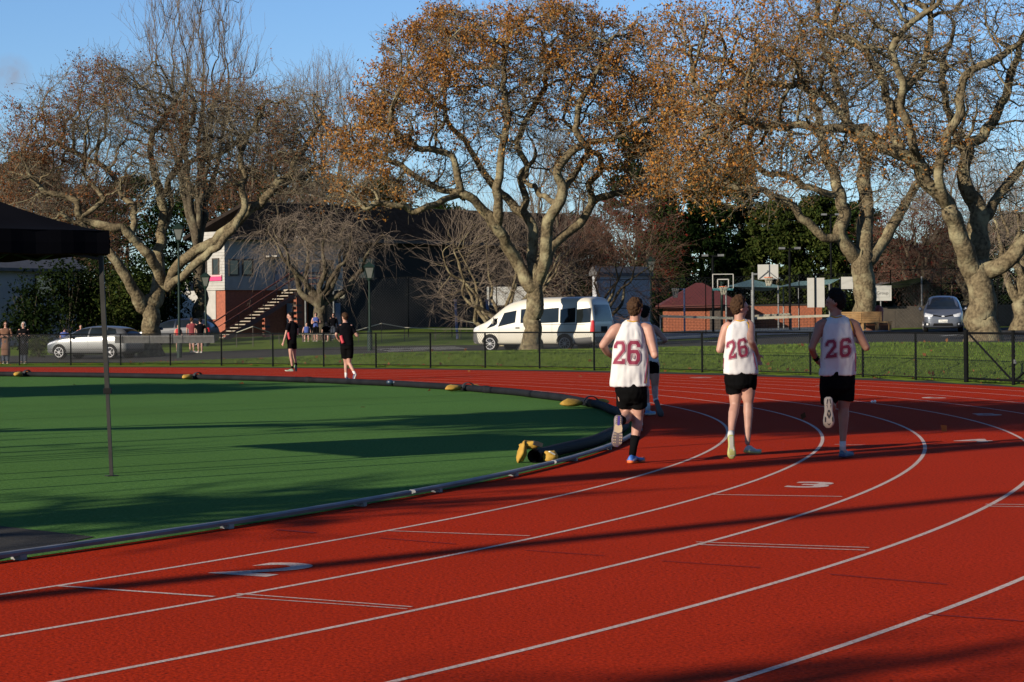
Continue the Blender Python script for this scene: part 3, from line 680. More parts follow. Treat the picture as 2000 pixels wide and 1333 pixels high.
def tree_right_mid():
    b = Vector((0, 113, 0)); D = 113.0
    L = [PL(D, (1688, 648, 25), (1689, 610, 22.5), (1690, 570, 22.5), (1688, 530, 25), (1684, 505, 28)),
         PL(D, (1672, 500, 17), (1650, 475, 14, -.5), (1640, 450, 14, -.6), (1650, 420, 13, -.5), (1640, 380, 12, -.4), (1625, 330, 11, -.3), (1610, 290, 9, 0), (1595, 220, 7, .2), (1570, 160, 5.5, .4), (1545, 110, 4, .6)),
         PL(D, (1645, 460, 9, -.6), (1615, 465, 9, -1), (1590, 445, 8.4, -1.2), (1565, 425, 7.6, -1.4), (1540, 395, 6.6, -1.6), (1490, 375, 5.6, -1.8), (1440, 365, 4.6, -2), (1400, 350, 3.6, -2.1), (1370, 320, 2.6, -2.2)),
         PL(D, (1690, 505, 19), (1688, 450, 17, .4), (1690, 400, 15.5, .6), (1688, 340, 14, .7), (1690, 290, 11, .8), (1660, 250, 9, .9), (1645, 190, 7, 1), (1620, 120, 5.4, 1.2), (1600, 60, 4, 1.3)),
         PL(D, (1704, 508, 14), (1722, 478, 12, .5), (1745, 440, 11, .9), (1765, 400, 9.5, 1.1), (1790, 360, 8, 1.2), (1830, 320, 6, 1.4), (1870, 270, 4.5, 1.6)),
         PL(D, (1640, 380, 7, -.4), (1600, 375, 6, -.8), (1540, 345, 5.4, -1.2), (1490, 335, 4.6, -1.5), (1440, 290, 3.6, -1.8), (1400, 280, 2.6, -2)),
         PL(D, (1690, 300, 7, .8), (1740, 250, 6, 1.2), (1760, 180, 5, 1.6), (1790, 120, 4, 2))]
    B = [BL(D, 1560, 180, 150, 120, 4.5, 1.3), BL(D, 1700, 150, 150, 130, 5, 1.4, 1), BL(D, 1430, 310, 100, 55, 3, .9, -1), BL(D, 1380, 250, 70, 60, 3, .5), BL(D, 1840, 230, 130, 130, 4, 1.1, 1), BL(D, 1500, 380, 120, 40, 3, .6, -1), BL(D, 1740, 380, 90, 60, 3, .4), BL(D, 1620, 330, 80, 40, 2.5, .3)]
    def where(E, rg):
        pxx = 1000 + F * E[:, 0] / E[:, 1]; return rg.random(len(E)) < np.interp(pxx, [1300, 1500, 1700, 2000], [.7, .35, .2, .1])
    grow('oak_tree', 'mostly bare oak with forked trunk rising behind the timber planter bench', 'tree', L, B, 31, natt=3000, step=0.42, kill=0.54, tip=0.018, bark_m=M_bark, leaf_m=M_leafo, twigs=2, twl=0.85, leaves=11000, leaf=0.10, leaf_where=where)
def bare(name, label, px, py, D, top, wpx, seed, nst=5, bark_m=None, twig_m=None, natt=900, up=0.5, low=0.35, group=None, cat='bare tree', tr=None, leaves=0, leaf_m=None, twl=1.0, tip=0.014, twigs=3, fan=0.5, sub=2, hang=0.0, spread=1.0, base_z=None):
    """generic bare tree: base pixel, distance, top pixel row, crown width in pixels"""
    rg = random.Random(seed); g = zg((px - 1000) / F * D, D) if base_z is None else base_z
    b0 = Vector(((px - 1000) / F * D, D, g - 0.1)); zt = P(px, top, D).z; Hh = zt - g; W = wpx * D / F / 2; r0 = tr if tr else Hh * 0.02
    fk = b0 + Vector((0, 0, Hh * low * 0.6))
    L = [[(tuple(b0), r0 * 1.1), (tuple(b0 + Vector((0.05, 0, Hh * low * 0.3))), r0), (tuple(fk), r0)]]
    for i in range(nst):
        a = 2 * math.pi * (i + rg.random() * 0.6) / nst; o = Vector((math.cos(a), math.sin(a) * 0.8, 0))
        k = rg.uniform(0.5, 1.0); pts = [(tuple(fk), r0 * 0.6)]
        for j in range(1, 5):
            t = j / 4; q = fk + o * (W * fan * k * t ** (0.8)) + Vector((rg.gauss(0, .2), rg.gauss(0, .2), (Hh - Hh * low * 0.6) * 0.72 * t * rg.uniform(.9, 1)))
            pts.append((tuple(q), r0 * (0.6 - 0.48 * t)))
        L.append(pts)
    zc = g + Hh * (low + 1) / 2
    B = [((b0.x, D, zc), (W, W * 0.9, Hh * (1 - low) / 2), 1.0), ((b0.x, D, g + Hh * 0.82), (W * 0.6, W * 0.6, Hh * 0.18), 0.5)]
    return grow(name, label, cat, L, B, seed, natt=natt, step=max(0.4, Hh * 0.03), kill=max(0.55, Hh * 0.042), infl=Hh * 0.25, tip=tip, bark_m=bark_m or M_barkd, twig_m=twig_m or M_twigp, leaf_m=leaf_m, twigs=twigs, twl=twl, leaves=leaves, leaf=0.15, up=up, group=group, sub=sub, hang=hang, spread=spread)

def evergreen(name, label, cat, px, py, D, top, wpx, seed, m, n=9000, leaf=0.42, shape='cone', tiers=14, group=None, base_z=None, trunk=True):
    rg = np.random.default_rng(seed); g = zg((px - 1000) / F * D, D) if base_z is None else base_z
    b0 = np.array([(px - 1000) / F * D, D, g]); zt = P(px, top, D).z; Hh = zt - g; W = wpx * D / F / 2
    T = thing(name, b0, label, cat, group)
    if trunk:
        mb = MB(); mb.tube([b0 + np.array([0, 0, z_]) for z_ in np.linspace(-0.1, Hh * 0.9, 6)], list(np.linspace(Hh * 0.022, 0.03, 6)), 8)
        nb = 40
        for i in range(nb):
            t = 0.12 + 0.8 * i / nb; a = rg.random() * 6.28; rr = W * (1 - t) ** 0.6 * 0.9 if shape == 'cone' else W * math.sqrt(max(0.05, 1 - (2 * t - 1.0) ** 2)) * .9
            s_ = b0 + np.array([0, 0, Hh * t]); e_ = s_ + np.array([math.cos(a) * rr, math.sin(a) * rr, (0.1 if shape != 'cone' else -0.05) * rr + 0.2]); mb.tube([s_, (s_ + e_) / 2 + np.array([0, 0, .15]), e_], [0.06, .045, .02], 4)
        mb.build('trunk', M_barkd, T, True)
    # clumps of sprays
    nc = tiers * 16; cs = []
    for i in range(nc):
        t = rg.random() ** 0.8; a = rg.random() * 2 * np.pi
        if shape == 'cone': R = W * (1 - t) ** 0.7 * (0.75 + 0.35 * rg.random()) + 0.2
        elif shape == 'col': R = W * (0.85 + 0.3 * rg.random()) * (1 - t ** 4) + .1
        else: R = W * np.sqrt(max(0.02, 1 - (1.9 * t - 0.95) ** 2)) * (0.8 + 0.35 * rg.random())
        R *= rg.random() ** 0.35
        cs.append((b0 + np.array([math.cos(a) * R, math.sin(a) * R, Hh * (0.04 + 0.95 * t)]), max(0.35, W * 0.24) * (0.6 + 0.8 * rg.random())))
    C = np.array([c for c, r in cs]); Rr = np.array([r for c, r in cs]); k = rg.integers(0, nc, n := n * 3)
    d = unit(rg.normal(size=(n, 3))) * (rg.random(n) ** 0.4)[:, None]; d[:, 2] *= 0.55
    leaf_quads('crown', C[k] + d * Rr[k][:, None], leaf * .62, rg, m, T, aspect=0.42)
    return T
def shrub(name, label, cat, c, r, seed, m, n=2500, leaf=0.2, group=None, stems=6):
    rg = np.random.default_rng(seed); c = np.array(c, float); T = thing(name, c, label, cat, group); mb = MB()
    for i in range(stems):
        a = rg.random() * 6.28; e = c + np.array([math.cos(a) * r[0] * .6, math.sin(a) * r[1] * .6, r[2] * 1.5]); mb.tube([c, (c + e) / 2 + rg.normal(0, .06, 3), e], [.03, .022, .01], 4)
    mb.build('stem', M_barkd, T, True)
    nc = 40; C = c + np.array([0, 0, r[2]]) + unit(rg.normal(size=(nc, 3))) * np.array(r) * (rg.random((nc, 1)) ** .4) * .85
    C[:, 2] = np.maximum(C[:, 2], c[2] + .1)
    k = rg.integers(0, nc, n); leaf_quads('foliage', C[k] + rg.normal(0, .22, (n, 3)) * np.array(r), leaf, rg, m, T, aspect=.5)
    return T
tree_center(); tree_left(); tree_right(); tree_right_mid()
# ------------------------------------------------------------------ fence round the track, gate
M_fence = mat('black_fence_paint', (0.005, 0.006, 0.007), 0.8, 0.5, 4.0, spec=.06)
M_wire = mat('fence_wire', (0.02, 0.024, 0.028), 0.5, 0.3, 4.0)
M_galv = mat('galvanised_steel', (0.15, 0.16, 0.17), 0.6, 0.4, 5.0, metal=0.2)
def along(pts):
    d = [0.0]
    for a, b in zip(pts[:-1], pts[1:]): d.append(d[-1] + (b - a).length)
    return d
FD = along(FL)
def fpt(s):
    return Vector((interp(s, FD, [p.x for p in FL]), interp(s, FD, [p.y for p in FL]), 0))
def s_at_px(px):
    best = min(range(len(FL)), key=lambda i: abs(1000 + F * FL[i].x / FL[i].y - px)); return FD[best]
S0, S1 = 0.0, s_at_px(1890); SG = s_at_px(1988); FH = 1.14
fen = thing('mesh_fence', fpt(S0), 'waist high black chain link fence along the outside of the running track', 'fence')
n = int((S1 - S0) / 2.5); sp = (S1 - S0) / n
for i in range(n + 1):
    p = fpt(S0 + sp * i); mb = MB(); mb.tube([p + Vector((0, 0, -.1)), p + Vector((0, 0, FH + 0.02))], 0.03, 8); mb.build('fence_post', M_fence, fen)
def rail(s0, s1, z, r, name, parent, m=M_fence, step=0.6):
    k = max(2, int((s1 - s0) / step)); mb = MB(); mb.tube([fpt(s0 + (s1 - s0) * i / k) + Vector((0, 0, z)) for i in range(k + 1)], r, 6); return mb.build(name, m, parent, True)
rail(S0, S1, FH, 0.025, 'top_rail', fen); rail(S0, S1, 0.07, 0.014, 'bottom_rail', fen); rail(S0, S1, 0.58, 0.006, 'tension_wire', fen)
def chain(s0, s1, z0, z1, name, parent, pitch=0.10, r=0.0042, fp=fpt, m=None):
    Hh = z1 - z0; n = int((s1 - s0) / pitch); C = []
    for sgn in (1, -1):
        for i in range(-int(Hh / pitch), n + int(Hh / pitch)):
            a = s0 + i * pitch; b = a + sgn * Hh; za, zb = z0, z1
            ta, tb = 0.0, 1.0
            lo, hi = min(a, b), max(a, b)
            if hi <= s0 or lo >= s1: continue
            # clip to the panel
            for lim, up_ in ((s0, False), (s1, True)):
                if sgn > 0:
                    if not up_ and a < lim: ta = max(ta, (lim - a) / (b - a))
                    if up_ and b > lim: tb = min(tb, (lim - a) / (b - a))
                else:
                    if not up_ and b < lim: tb = min(tb, (lim - a) / (b - a))
                    if up_ and a > lim: ta = max(ta, (lim - a) / (b - a))
            q = []
            for t in (ta, (ta + tb) / 2, tb):
                p = fp(a + (b - a) * t); q.append((p.x, p.y, p.z + z0 + Hh * t))
            C.append(q)
    C = np.array(C); V, Fq = tubes_batch(C, np.full(C.shape[:2], r), 3)
    return mesh_np(name, V, Fq, m or M_wire, parent)
chain(S0, S1, 0.07, FH, 'wire_mesh', fen)
gat = thing('mesh_gate', fpt(S1 + 0.06), 'black mesh gate with diagonal braces at the right end of the track fence', 'gate')
for s in (S1 + 0.02, SG):
    p = fpt(s); mb = MB(); mb.tube([p + Vector((0, 0, -.1)), p + Vector((0, 0, FH + 0.07))], 0.055 if s < SG else 0.04, 10); mb.build('gate_post', M_fence, gat)
gs = S1 + 0.14
rail(gs, SG - .05, FH, 0.028, 'top_rail', gat); rail(gs, SG - .05, 0.1, 0.028, 'bottom_rail', gat)
mb = MB(); a_, b_ = fpt(gs), fpt(SG - .05); mb.tube([a_ + Vector((0, 0, FH)), b_ + Vector((0, 0, 0.1))], 0.024, 6); mb.build('brace', M_fence, gat)
chain(gs, SG - .05, 0.1, FH, 'wire_mesh', gat)
mb = MB(); mb.box(fpt(SG) + Vector((0.02, -0.05, 0.52)), (0.05, 0.04, 0.09)); mb.build('latch', M_galv, gat)
ga2 = thing('mesh_gate', fpt(SG + 0.08), 'second black mesh gate leaf cut off by the right edge', 'gate')
e2 = SG + 2.6
rail(SG + .06, e2, FH, 0.028, 'top_rail', ga2); rail(SG + .06, e2, 0.1, 0.028, 'bottom_rail', ga2)
mb = MB(); mb.tube([fpt(SG + .06) + Vector((0, 0, 0.1)), fpt(e2) + Vector((0, 0, FH))], 0.024, 6); mb.build('brace', M_fence, ga2)
p = fpt(e2); mb = MB(); mb.tube([p + Vector((0, 0, -.1)), p + Vector((0, 0, FH + 0.05))], 0.045, 10); mb.build('gate_post', M_fence, ga2)
chain(SG + .06, e2, 0.1, FH, 'wire_mesh', ga2)
# perforated grey boards hung behind the left run of the fence
bt = thing('guard_board', fpt(s_at_px(300)), 'long grey perforated metal board hung behind the left part of the mesh fence', 'board')
M_board = mat('brushed_board', (0.09, 0.09, 0.088), 0.45, 0.4, 8.0, metal=0.4)
for xa, xb in ((206, 277), (278, 345), (346, 413)):
    a_ = fpt(s_at_px(xa)) ; b_ = fpt(s_at_px(xb)); d = (b_ - a_).normalized(); nn = Vector((-d.y, d.x, 0)) * 0.10
    mb = MB(); rings = []
    for t in (0.01, 0.99):
        c = a_ + (b_ - a_) * t + nn
        rings.append([c + Vector((0, 0, z)) + nn * q for z, q in ((0.80, 0), (0.80, .25), (1.0, .3), (1.08, .25), (1.09, 0), (1.03, -.15), (0.93, -.05))])
    mb.loft(rings); mb.build('board_panel', M_board, bt)

# ------------------------------------------------------------------ road and court surfaces
def sheet(name, poly_px, m, dz, label, cat, n=30):
    """terrain-following sheet spanned between a near and a far row of ground points"""
    near, far = poly_px; mb = MB(); k = 14; V = []
    for j in range(k + 1):
        for i in range(n + 1):
            t = i / n; a = near(t); b = far(t); x = a[0] + (b[0] - a[0]) * j / k; y = a[1] + (b[1] - a[1]) * j / k
            V.append((x, y, zg(x, y) + dz))
    for j in range(k):
        for i in range(n):
            q = j * (n + 1) + i; mb.f.append((q, q + 1, q + n + 2, q + n + 1)); mb.m.append(0)
    mb.v = V; o = mb.build(name, m, smooth=True); return tag(o, label, cat, kind='structure')
def row(pts): return lambda t: (interp(t, np.linspace(0, 1, len(pts)), [p[0] for p in pts]), interp(t, np.linspace(0, 1, len(pts)), [p[1] for p in pts]))
sheet('road', (row([(-40, 91), (-25, 88.6), (-14, 85), (-8, 84.5), (-2, 88), (4, 85), (10, 74), (14, 66), (20, 58), (34, 50)]), row([(-40, 104), (-25, 103), (-14, 102.5), (-8, 102.5), (-2, 101), (4, 100), (10, 100), (14, 104), (20, 112), (34, 118)])), M_asph, 0.03, 'dark asphalt car park road behind the grass bank', 'road', 60)
M_court = mat('court_surface', (0.06, 0.085, 0.11), 0.85, 0.3, 1.5)
sheet('court', (row([(2, 104), (12, 105), (19, 106)]), row([(2, 135), (12, 135), (20, 135)])), M_court, 0.05, 'blue grey sports court behind the tall wire fence', 'court')
M_white = mat('white_road_paint', (0.6, 0.6, 0.58), 0.8, 0.25, 9.0)
def decal(a, b, wd, name, label):
    pts = [(a + (b - a) * i / 8) for i in range(9)]; d = (b - a).normalized(); nn = Vector((-d.y, d.x, 0)) * wd / 2; mb = MB(); r = []
    for p in pts: r.append([Vector((q.x, q.y, zg(q.x, q.y) + 0.05)) for q in (p - nn, p + nn)])
    mb.loft(r, close=False); return tag(mb.build(name, M_white), label, 'road marking', kind='structure')
for i in range(4):
    y = 97.0 - i * 1.1; decal(Vector((-6.2 + i * .25, y, 0)), Vector((-2.6 + i * .2, y + 1.2, 0)), 0.22, 'road_marking', 'white painted road stripe left of the van')
decal(on(1372, 670), on(1430, 670), 0.2, 'road_marking', 'white painted line on the road right of centre'); decal(on(1840, 659), on(1868, 657), .3, 'road_marking', 'white painted arrow under the silver people carrier'); decal(on(1878, 658), on(1893, 658), .25, 'road_marking', 'white painted dash left of the nearest oak')

# ------------------------------------------------------------------ clubhouse
M_wb = mat('white_weatherboard', (0.36, 0.35, 0.33), 0.7, 0.2, 2.0)
M_brick = mat('red_brick', (0.30, 0.085, 0.045), 0.85, 0.35, 9.0, bump=0.5, bscale=60)
M_dkwall = mat('shade_dark_brown_wall', (0.016, 0.013, 0.011), 0.9, 0.4, 1.0)  # brown set darker so the colour carries the shade of the clubhouse front
M_roof = mat('brown_tile_roof', (0.05, 0.038, 0.031), 0.9, 0.4, 3.0, spec=.1)
M_win = glassmat('dark_window_glass')
M_frame = mat('dark_timber_frame', (0.06, 0.045, 0.035), 0.7, 0.3)
M_pink = mat('pink_sign_paint', (0.5, 0.04, 0.15), 0.6, 0.1)
M_hand = mat('red_brown_rail', (0.12, 0.03, 0.02), 0.6, 0.3)
M_step = mat('pale_concrete', (0.30, 0.26, 0.21), 0.9, 0.25, 6.0)
M_door = mat('grey_blue_door', (0.22, 0.24, 0.28), 0.6, 0.2)
A = P(440, 600, 128); A.z = zg(A.x, A.y) - 0.1
E1 = Vector((0.722, 0.692, 0)); E2 = Vector((-0.692, 0.722, 0)); UZ = Vector((0, 0, 1))
club = thing('clubhouse', A, 'two storey brick and white weatherboard clubhouse with a dark tiled roof and outside stairs', 'building')
def W(u, v, z): return A + E1 * u + E2 * v + UZ * z
def wbox(mb, u0, u1, v0, v1, z0, z1, mi=0):
    vs = [W(u, v, z) for z in (z0, z1) for v in (v0, v1) for u in (u0, u1)]
    mb.add(vs, [(0, 2, 3, 1), (4, 5, 7, 6), (0, 1, 5, 4), (2, 6, 7, 3), (0, 4, 6, 2), (1, 3, 7, 5)], mi)
z1 = P(440, 567, 128).z - A.z; z2 = P(440, 452, 128).z - A.z; LEN = 30.0; DEP = 3.0
mb = MB(); wbox(mb, 0, LEN, 0, DEP, 0, z1); mb.build('lower_wall', M_brick, club)
mb = MB(); wbox(mb, -0.12, 9.0, -0.12, DEP, z1 + .003, z2); mb.build('upper_wall', M_wb, club)
mb = MB(); wbox(mb, 9.0, LEN, -0.11, DEP, z1 + .003, z2 - .01); wbox(mb, 6.3, LEN, -0.10, -0.02, 0.0, z1); mb.build('shade_dark_wall', M_dkwall, club)
# weatherboard laps
mb = MB()
for i in range(int((z2 - z1) / 0.18)):
    z = z1 + 0.1 + i * 0.18; wbox(mb, -0.14, 9.0, -0.145, -0.118, z, z + 0.02); wbox(mb, -0.145, -0.118, -0.118, DEP, z, z + 0.02)
tag(mb.build('weatherboards', M_wb, club), kind='stuff')
mb = MB(); wbox(mb, -0.16, -0.13, 0.0, 0.07, 0, z2)
# pale panel low on the end wall
mb = MB(); wbox(mb, -0.05, 0.0 - .003, 0.9, 6.0, z1 - 1.75, z1); mb.build('end_panel', M_wb, club)
# roof
ov = 0.55; zr = P(600, 398, 134).z - A.z
prof = [(-ov, z2 - 0.25), (DEP / 2, zr), (DEP + ov, z2 - 0.25)]
mb = MB(); rings = []
for u, ur in ((-ov, 2.6), (LEN + ov, LEN + ov)):
    rings.append([W(ur if k == 1 else u, v, z) for k, (v, z) in enumerate(prof)] + [W(ur if k == 1 else u, v, z - 0.22) for k, (v, z) in reversed(list(enumerate(prof)))])
mb.loft(rings); rf = mb.build('roof', M_roof, club)
mb = MB(); nrow = 26
for i in range(1, nrow):
    t = i / nrow; v = -ov + (DEP / 2 + ov) * t; z = z2 - 0.25 + (zr - z2 + 0.25) * t
    mb.beam(W(-ov + 3.5 * t, v, z + 0.012), W(LEN + ov, v, z + 0.012), 0.05, 0.05)
tag(mb.build('tile_courses', M_roof, rf), kind='stuff')
mb = MB(); wbox(mb, -ov, LEN + ov, -ov - 0.14, -ov - .003, z2 - 0.50, z2 - 0.30); mb.build('gutter', M_frame, club)
def pxu(px, z=3.0):
    """coordinate along the front wall under a pixel column"""
    return min(np.arange(0, LEN, 0.05), key=lambda u: abs(1000 + F * W(u, -.12, 0).x / W(u, -.12, 0).y - px))
def zz(px, py):
    p = W(pxu(px), -.12, 0); return P(px, py, p.y).z - A.z
def window(x0, x1, y0, y1, nm='window'):
    u0, u1 = pxu(x0), pxu(x1); a, b = zz(x0, y1), zz(x0, y0); mb = MB()
    for q in ((u0 - .08, u1 + .08, a - .08, a), (u0 - .08, u1 + .08, b, b + .08), (u0 - .08, u0, a, b), (u1, u1 + .08, a, b)): wbox(mb, q[0], q[1], -.2, -.125, q[2], q[3])
    fr = mb.build(nm, M_frame, club); mb = MB(); wbox(mb, u0, u1, -.17, -.15, a, b); mb.build('pane', M_win, fr); return fr
window(449, 465, 509, 536); window(476, 492, 509, 536); window(562, 580, 510, 545); window(628, 650, 510, 545); window(700, 730, 505, 545)
u0, u1 = pxu(536), pxu(552); mb = MB(); wbox(mb, u0, u1, -.18, -.125, zz(540, 560), zz(540, 505)); d_ = mb.build('door', M_door, club)
mb = MB(); wbox(mb, u0 + .08, u0 + .14, -.24, -.18, zz(540, 535), zz(540, 530)); mb.build('handle', M_galv, d_)
mb = MB(); wbox(mb, pxu(518), pxu(548), -1.3, -.15, zz(530, 503), zz(530, 500)); mb.build('porch_roof', M_wb, club)
for x0 in (560, 612, 655):
    u0, u1 = pxu(x0), pxu(x0 + 10); mb = MB(); wbox(mb, u0, u1, -.16, -.103, 0.1, 2.2); mb.build('door', mat('pale_blue_door', (0.12, 0.16, 0.25), .6, .2), club)
# end wall windows and the pink strip
for v0, v1 in ((0.45, 1.0), (1.7, 2.3)):
    mb = MB(); wv = lambda va, vb, za, zb, d0, d1: [W(d, v, z) for z in (za, zb) for v in (va, vb) for d in (d0, d1)]
    a, b = P(425, 536, 128.6).z - A.z, P(425, 507, 128.6).z - A.z
    mb = MB(); wbox(mb, -.19, -.125, v0 - .07, v0, a, b); wbox(mb, -.19, -.125, v1, v1 + .07, a, b); wbox(mb, -.19, -.125, v0 - .07, v1 + .07, b, b + .07); wbox(mb, -.19, -.125, v0 - .07, v1 + .07, a - .07, a)
    fr = mb.build('window', M_frame, club); mb = MB(); wbox(mb, -.16, -.14, v0, v1, a, b); mb.build('pane', M_win, fr)
a, b = P(425, 549, 128.6).z - A.z, P(425, 541, 128.6).z - A.z
mb = MB(); wbox(mb, -.20, -.15, 0.1, 2.6, a, b); mb.build('sign_strip', M_pink, club)
mb = MB(); wbox(mb, -.20, -.15, 0.1, 2.6, b + .01, b + .1); mb.build('sign_strip', mat('pale_pink', (0.6, 0.3, 0.32), .6, .1), club)
# security lamp under the eave
q = P(576, 470, 136.5); mb = MB(); mb.box(W(pxu(576), -.5, zz(576, 466)), (0.30, 0.22, 0.25), .7); mb.build('flood_lamp', M_wb, club)
# stairs: rise from lower left to the landing on the right, parallel to the front wall
st = MB(); tr = MB(); nst_ = 16; us0, us1 = pxu(408) - 0.1, pxu(553); us0 = -1.4
zt = zz(556, 566)
for i in range(nst_):
    t = (i + .5) / nst_; u = us0 + (us1 - us0) * t; z = zt * (i + 1) / nst_
    wbox(tr, u - .17, u + .17, -2.0, -0.9, z - .06, z)
stair = None
o = tr.build('stair_treads', M_step, club)
for v in (-2.08, -0.84):
    mb = MB(); mb.beam(W(us0 - .2, v, 0.0), W(us1, v, zt - .12), 0.07, 0.26); mb.build('stair_string', M_hand, club)
    mb = MB(); mb.beam(W(us0 - .2, v, 1.0), W(us1, v, zt + .95), 0.06, 0.07)
    for i in range(7):
        t = i / 6; u = us0 - .1 + (us1 - us0) * t; mb.beam(W(u, v, zt * t), W(u, v, zt * t + 1.0), 0.05, 0.05)
    mb.beam(W(us0 - .2, v, .55), W(us1, v, zt + .5), 0.03, 0.03); mb.build('handrail', M_hand, club)
mb = MB(); wbox(mb, us1 - .1, us1 + 1.9, -2.1, -.15, zt - .12, zt); mb.build('landing', M_step, club)
mb = MB()
for z in (.35, .7, 1.0): mb.beam(W(us1 + 1.85, -2.05, zt + z), W(us1 + 1.85, -.2, zt + z), .05, .05); mb.beam(W(us1, -2.05, zt + z), W(us1 + 1.85, -2.05, zt + z), .05, .05)
for k in range(6): u = us1 + 1.85 * k / 5; mb.beam(W(u, -2.05, zt), W(u, -2.05, zt + 1), .04, .04)
mb.build('handrail', M_hand, club)
for px_ in (483, 545):
    u = pxu(px_) ; t = (u - us0) / (us1 - us0); mb = MB()
    for v in (-1.95,): wbox(mb, u - .16, u + .16, v - .16, v + .16, 0, zt * min(t, 1) - .3)
    pr_ = mb.build('brick_pier', M_brick, club); mb = MB(); k = 0.3
    while k < zt * min(t, 1) - .5: wbox(mb, u - .175, u + .175, -2.125, -1.775, k, k + .12); k += .42
    tag(mb.build('dark_bands', M_frame, pr_), kind='stuff')
ac = P(374, 562, 133); mb = MB(); mb.box(ac, (0.75, .3, .7), .75); aco = mb.build('air_conditioner', M_wb); tag(aco, 'white air conditioner unit on the wall behind the left oak', 'air conditioner')

# ------------------------------------------------------------------ other buildings
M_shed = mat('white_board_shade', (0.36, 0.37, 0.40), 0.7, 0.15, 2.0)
M_redroof = mat('red_metal_roof', (0.085, 0.016, 0.011), 0.6, 0.2, 2.0)
M_brickl = mat('orange_brick', (0.28, 0.08, 0.035), 0.85, 0.3, 8.0, bump=0.4, bscale=50)
M_greyroof = mat('grey_tile_roof', (0.10, 0.10, 0.105), 0.8, 0.3, 3.0)
def house(name, label, c, L, Wd, H1, H2, rz, wm, rm, hip=0.0, eave=.5, wins=(), wall_low=None):
    T = thing(name, c, label, 'building', rz=rz); M = Matrix.Translation(c) @ Matrix.Rotation(rz, 4, 'Z')
    q = lambda x, y, z: M @ Vector((x, y, z))
    def bx(mb, x0, x1, y0, y1, z0, z1):
        mb.add([q(x, y, z) for z in (z0, z1) for y in (y0, y1) for x in (x0, x1)], [(0, 2, 3, 1), (4, 5, 7, 6), (0, 1, 5, 4), (2, 6, 7, 3), (0, 4, 6, 2), (1, 3, 7, 5)])
    mb = MB(); bx(mb, -L / 2, L / 2, -Wd / 2, Wd / 2, -.5, H1)
    if not hip:
        for s in (-1, 1): mb.add([q(s * (L / 2 - .003), -Wd / 2, H1), q(s * (L / 2 - .003), Wd / 2, H1), q(s * (L / 2 - .003), 0, H2 - .1)], [(0, 1, 2)])
    mb.build('wall', wm, T)
    e = eave; mb = MB(); h = hip * L / 2
    vs = [q(-L / 2 - e, -Wd / 2 - e, H1 - .1), q(L / 2 + e, -Wd / 2 - e, H1 - .1), q(L / 2 + e, Wd / 2 + e, H1 - .1), q(-L / 2 - e, Wd / 2 + e, H1 - .1), q(-L / 2 - e + h + (e if hip else 0), 0, H2), q(L / 2 + e - h - (e if hip else 0), 0, H2)]
    lo = [v - Vector((0, 0, .18)) for v in vs[:4]]
    mb.add(vs + lo, [(0, 1, 5, 4), (1, 2, 5), (2, 3, 4, 5), (3, 0, 4), (0, 6, 7, 1), (1, 7, 8, 2), (2, 8, 9, 3), (3, 9, 6, 0), (9, 8, 7, 6)]); mb.build('roof', rm, T)
    for x0, x1, z0, z1_, kind in wins:
        mb = MB(); y = -Wd / 2
        for a in ((x0 - .07, x1 + .07, z0 - .07, z0), (x0 - .07, x1 + .07, z1_, z1_ + .07), (x0 - .07, x0, z0, z1_), (x1, x1 + .07, z0, z1_)): bx(mb, a[0], a[1], y - .07, y - .003, a[2], a[3])
        fr = mb.build(kind, M_frame, T); mb = MB(); bx(mb, x0, x1, y - .05, y - .01, z0, z1_); mb.build('pane' if kind == 'window' else 'door_leaf', M_win if kind == 'window' else M_frame, fr)
    return T
def gp(px, D, dz=0): x = (px - 1000) / F * D; return Vector((x, D, zg(x, D) + dz))
# left edge: white house, upper floor pale, lower floor dark
c = gp(-40, 122); house('white_house', 'pale weatherboard house in shade at the left edge behind the two women', c, 7.4, 8, 4.4, 7.0, 1.05, M_shed, M_greyroof, wins=[(0.3, 1.6, 2.8, 3.9, 'window')])
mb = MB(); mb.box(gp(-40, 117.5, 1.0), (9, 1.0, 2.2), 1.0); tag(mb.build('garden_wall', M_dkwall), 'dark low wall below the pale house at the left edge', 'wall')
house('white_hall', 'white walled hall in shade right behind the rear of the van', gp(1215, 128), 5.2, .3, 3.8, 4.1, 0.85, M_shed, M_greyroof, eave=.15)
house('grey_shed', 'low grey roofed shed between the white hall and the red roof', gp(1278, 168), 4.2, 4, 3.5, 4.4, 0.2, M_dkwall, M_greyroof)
house('brick_pavilion', 'orange brick pavilion with a red hipped roof behind the sports court', gp(1366, 137), 4.4, 4, P(1364, 593, 135).z - gp(1364, 137).z, P(1364, 553, 137).z - gp(1364, 137).z, 0.0, M_brickl, M_redroof, hip=.9, eave=.45, wins=[(.55, 1.1, 0, 1.3, 'door')])
bw = thing('brick_wall', gp(1540, 137), 'long red brick wall running right from the pavilion', 'wall'); mb = MB(); mb.box(gp(1520, 137.5, .6), (5.6, .3, 1.75)); mb.build('wall_body', M_brickl, bw)
mb = MB(); mb.box(gp(1520, 137.5, 1.5), (5.7, .4, .1)); mb.build('coping', M_dkwall, bw)
dw = thing('timber_fence', gp(1850, 121), 'dark timber paling fence behind the silver people carrier', 'fence')
for i in range(9):
    c0 = gp(1700 + i * 48, 121); mb = MB(); mb.box(c0 + Vector((0, 0, .65)), (.12, .12, 1.4)); mb.build('fence_post', M_dkwall, dw)
    mb = MB(); mb.box(c0 + Vector((.7, -.08, .62)), (1.38, .04, 1.25)); mb.build('paling_panel', mat('weathered_paling', (0.05, .04, .03), .9, .4, 3), dw)

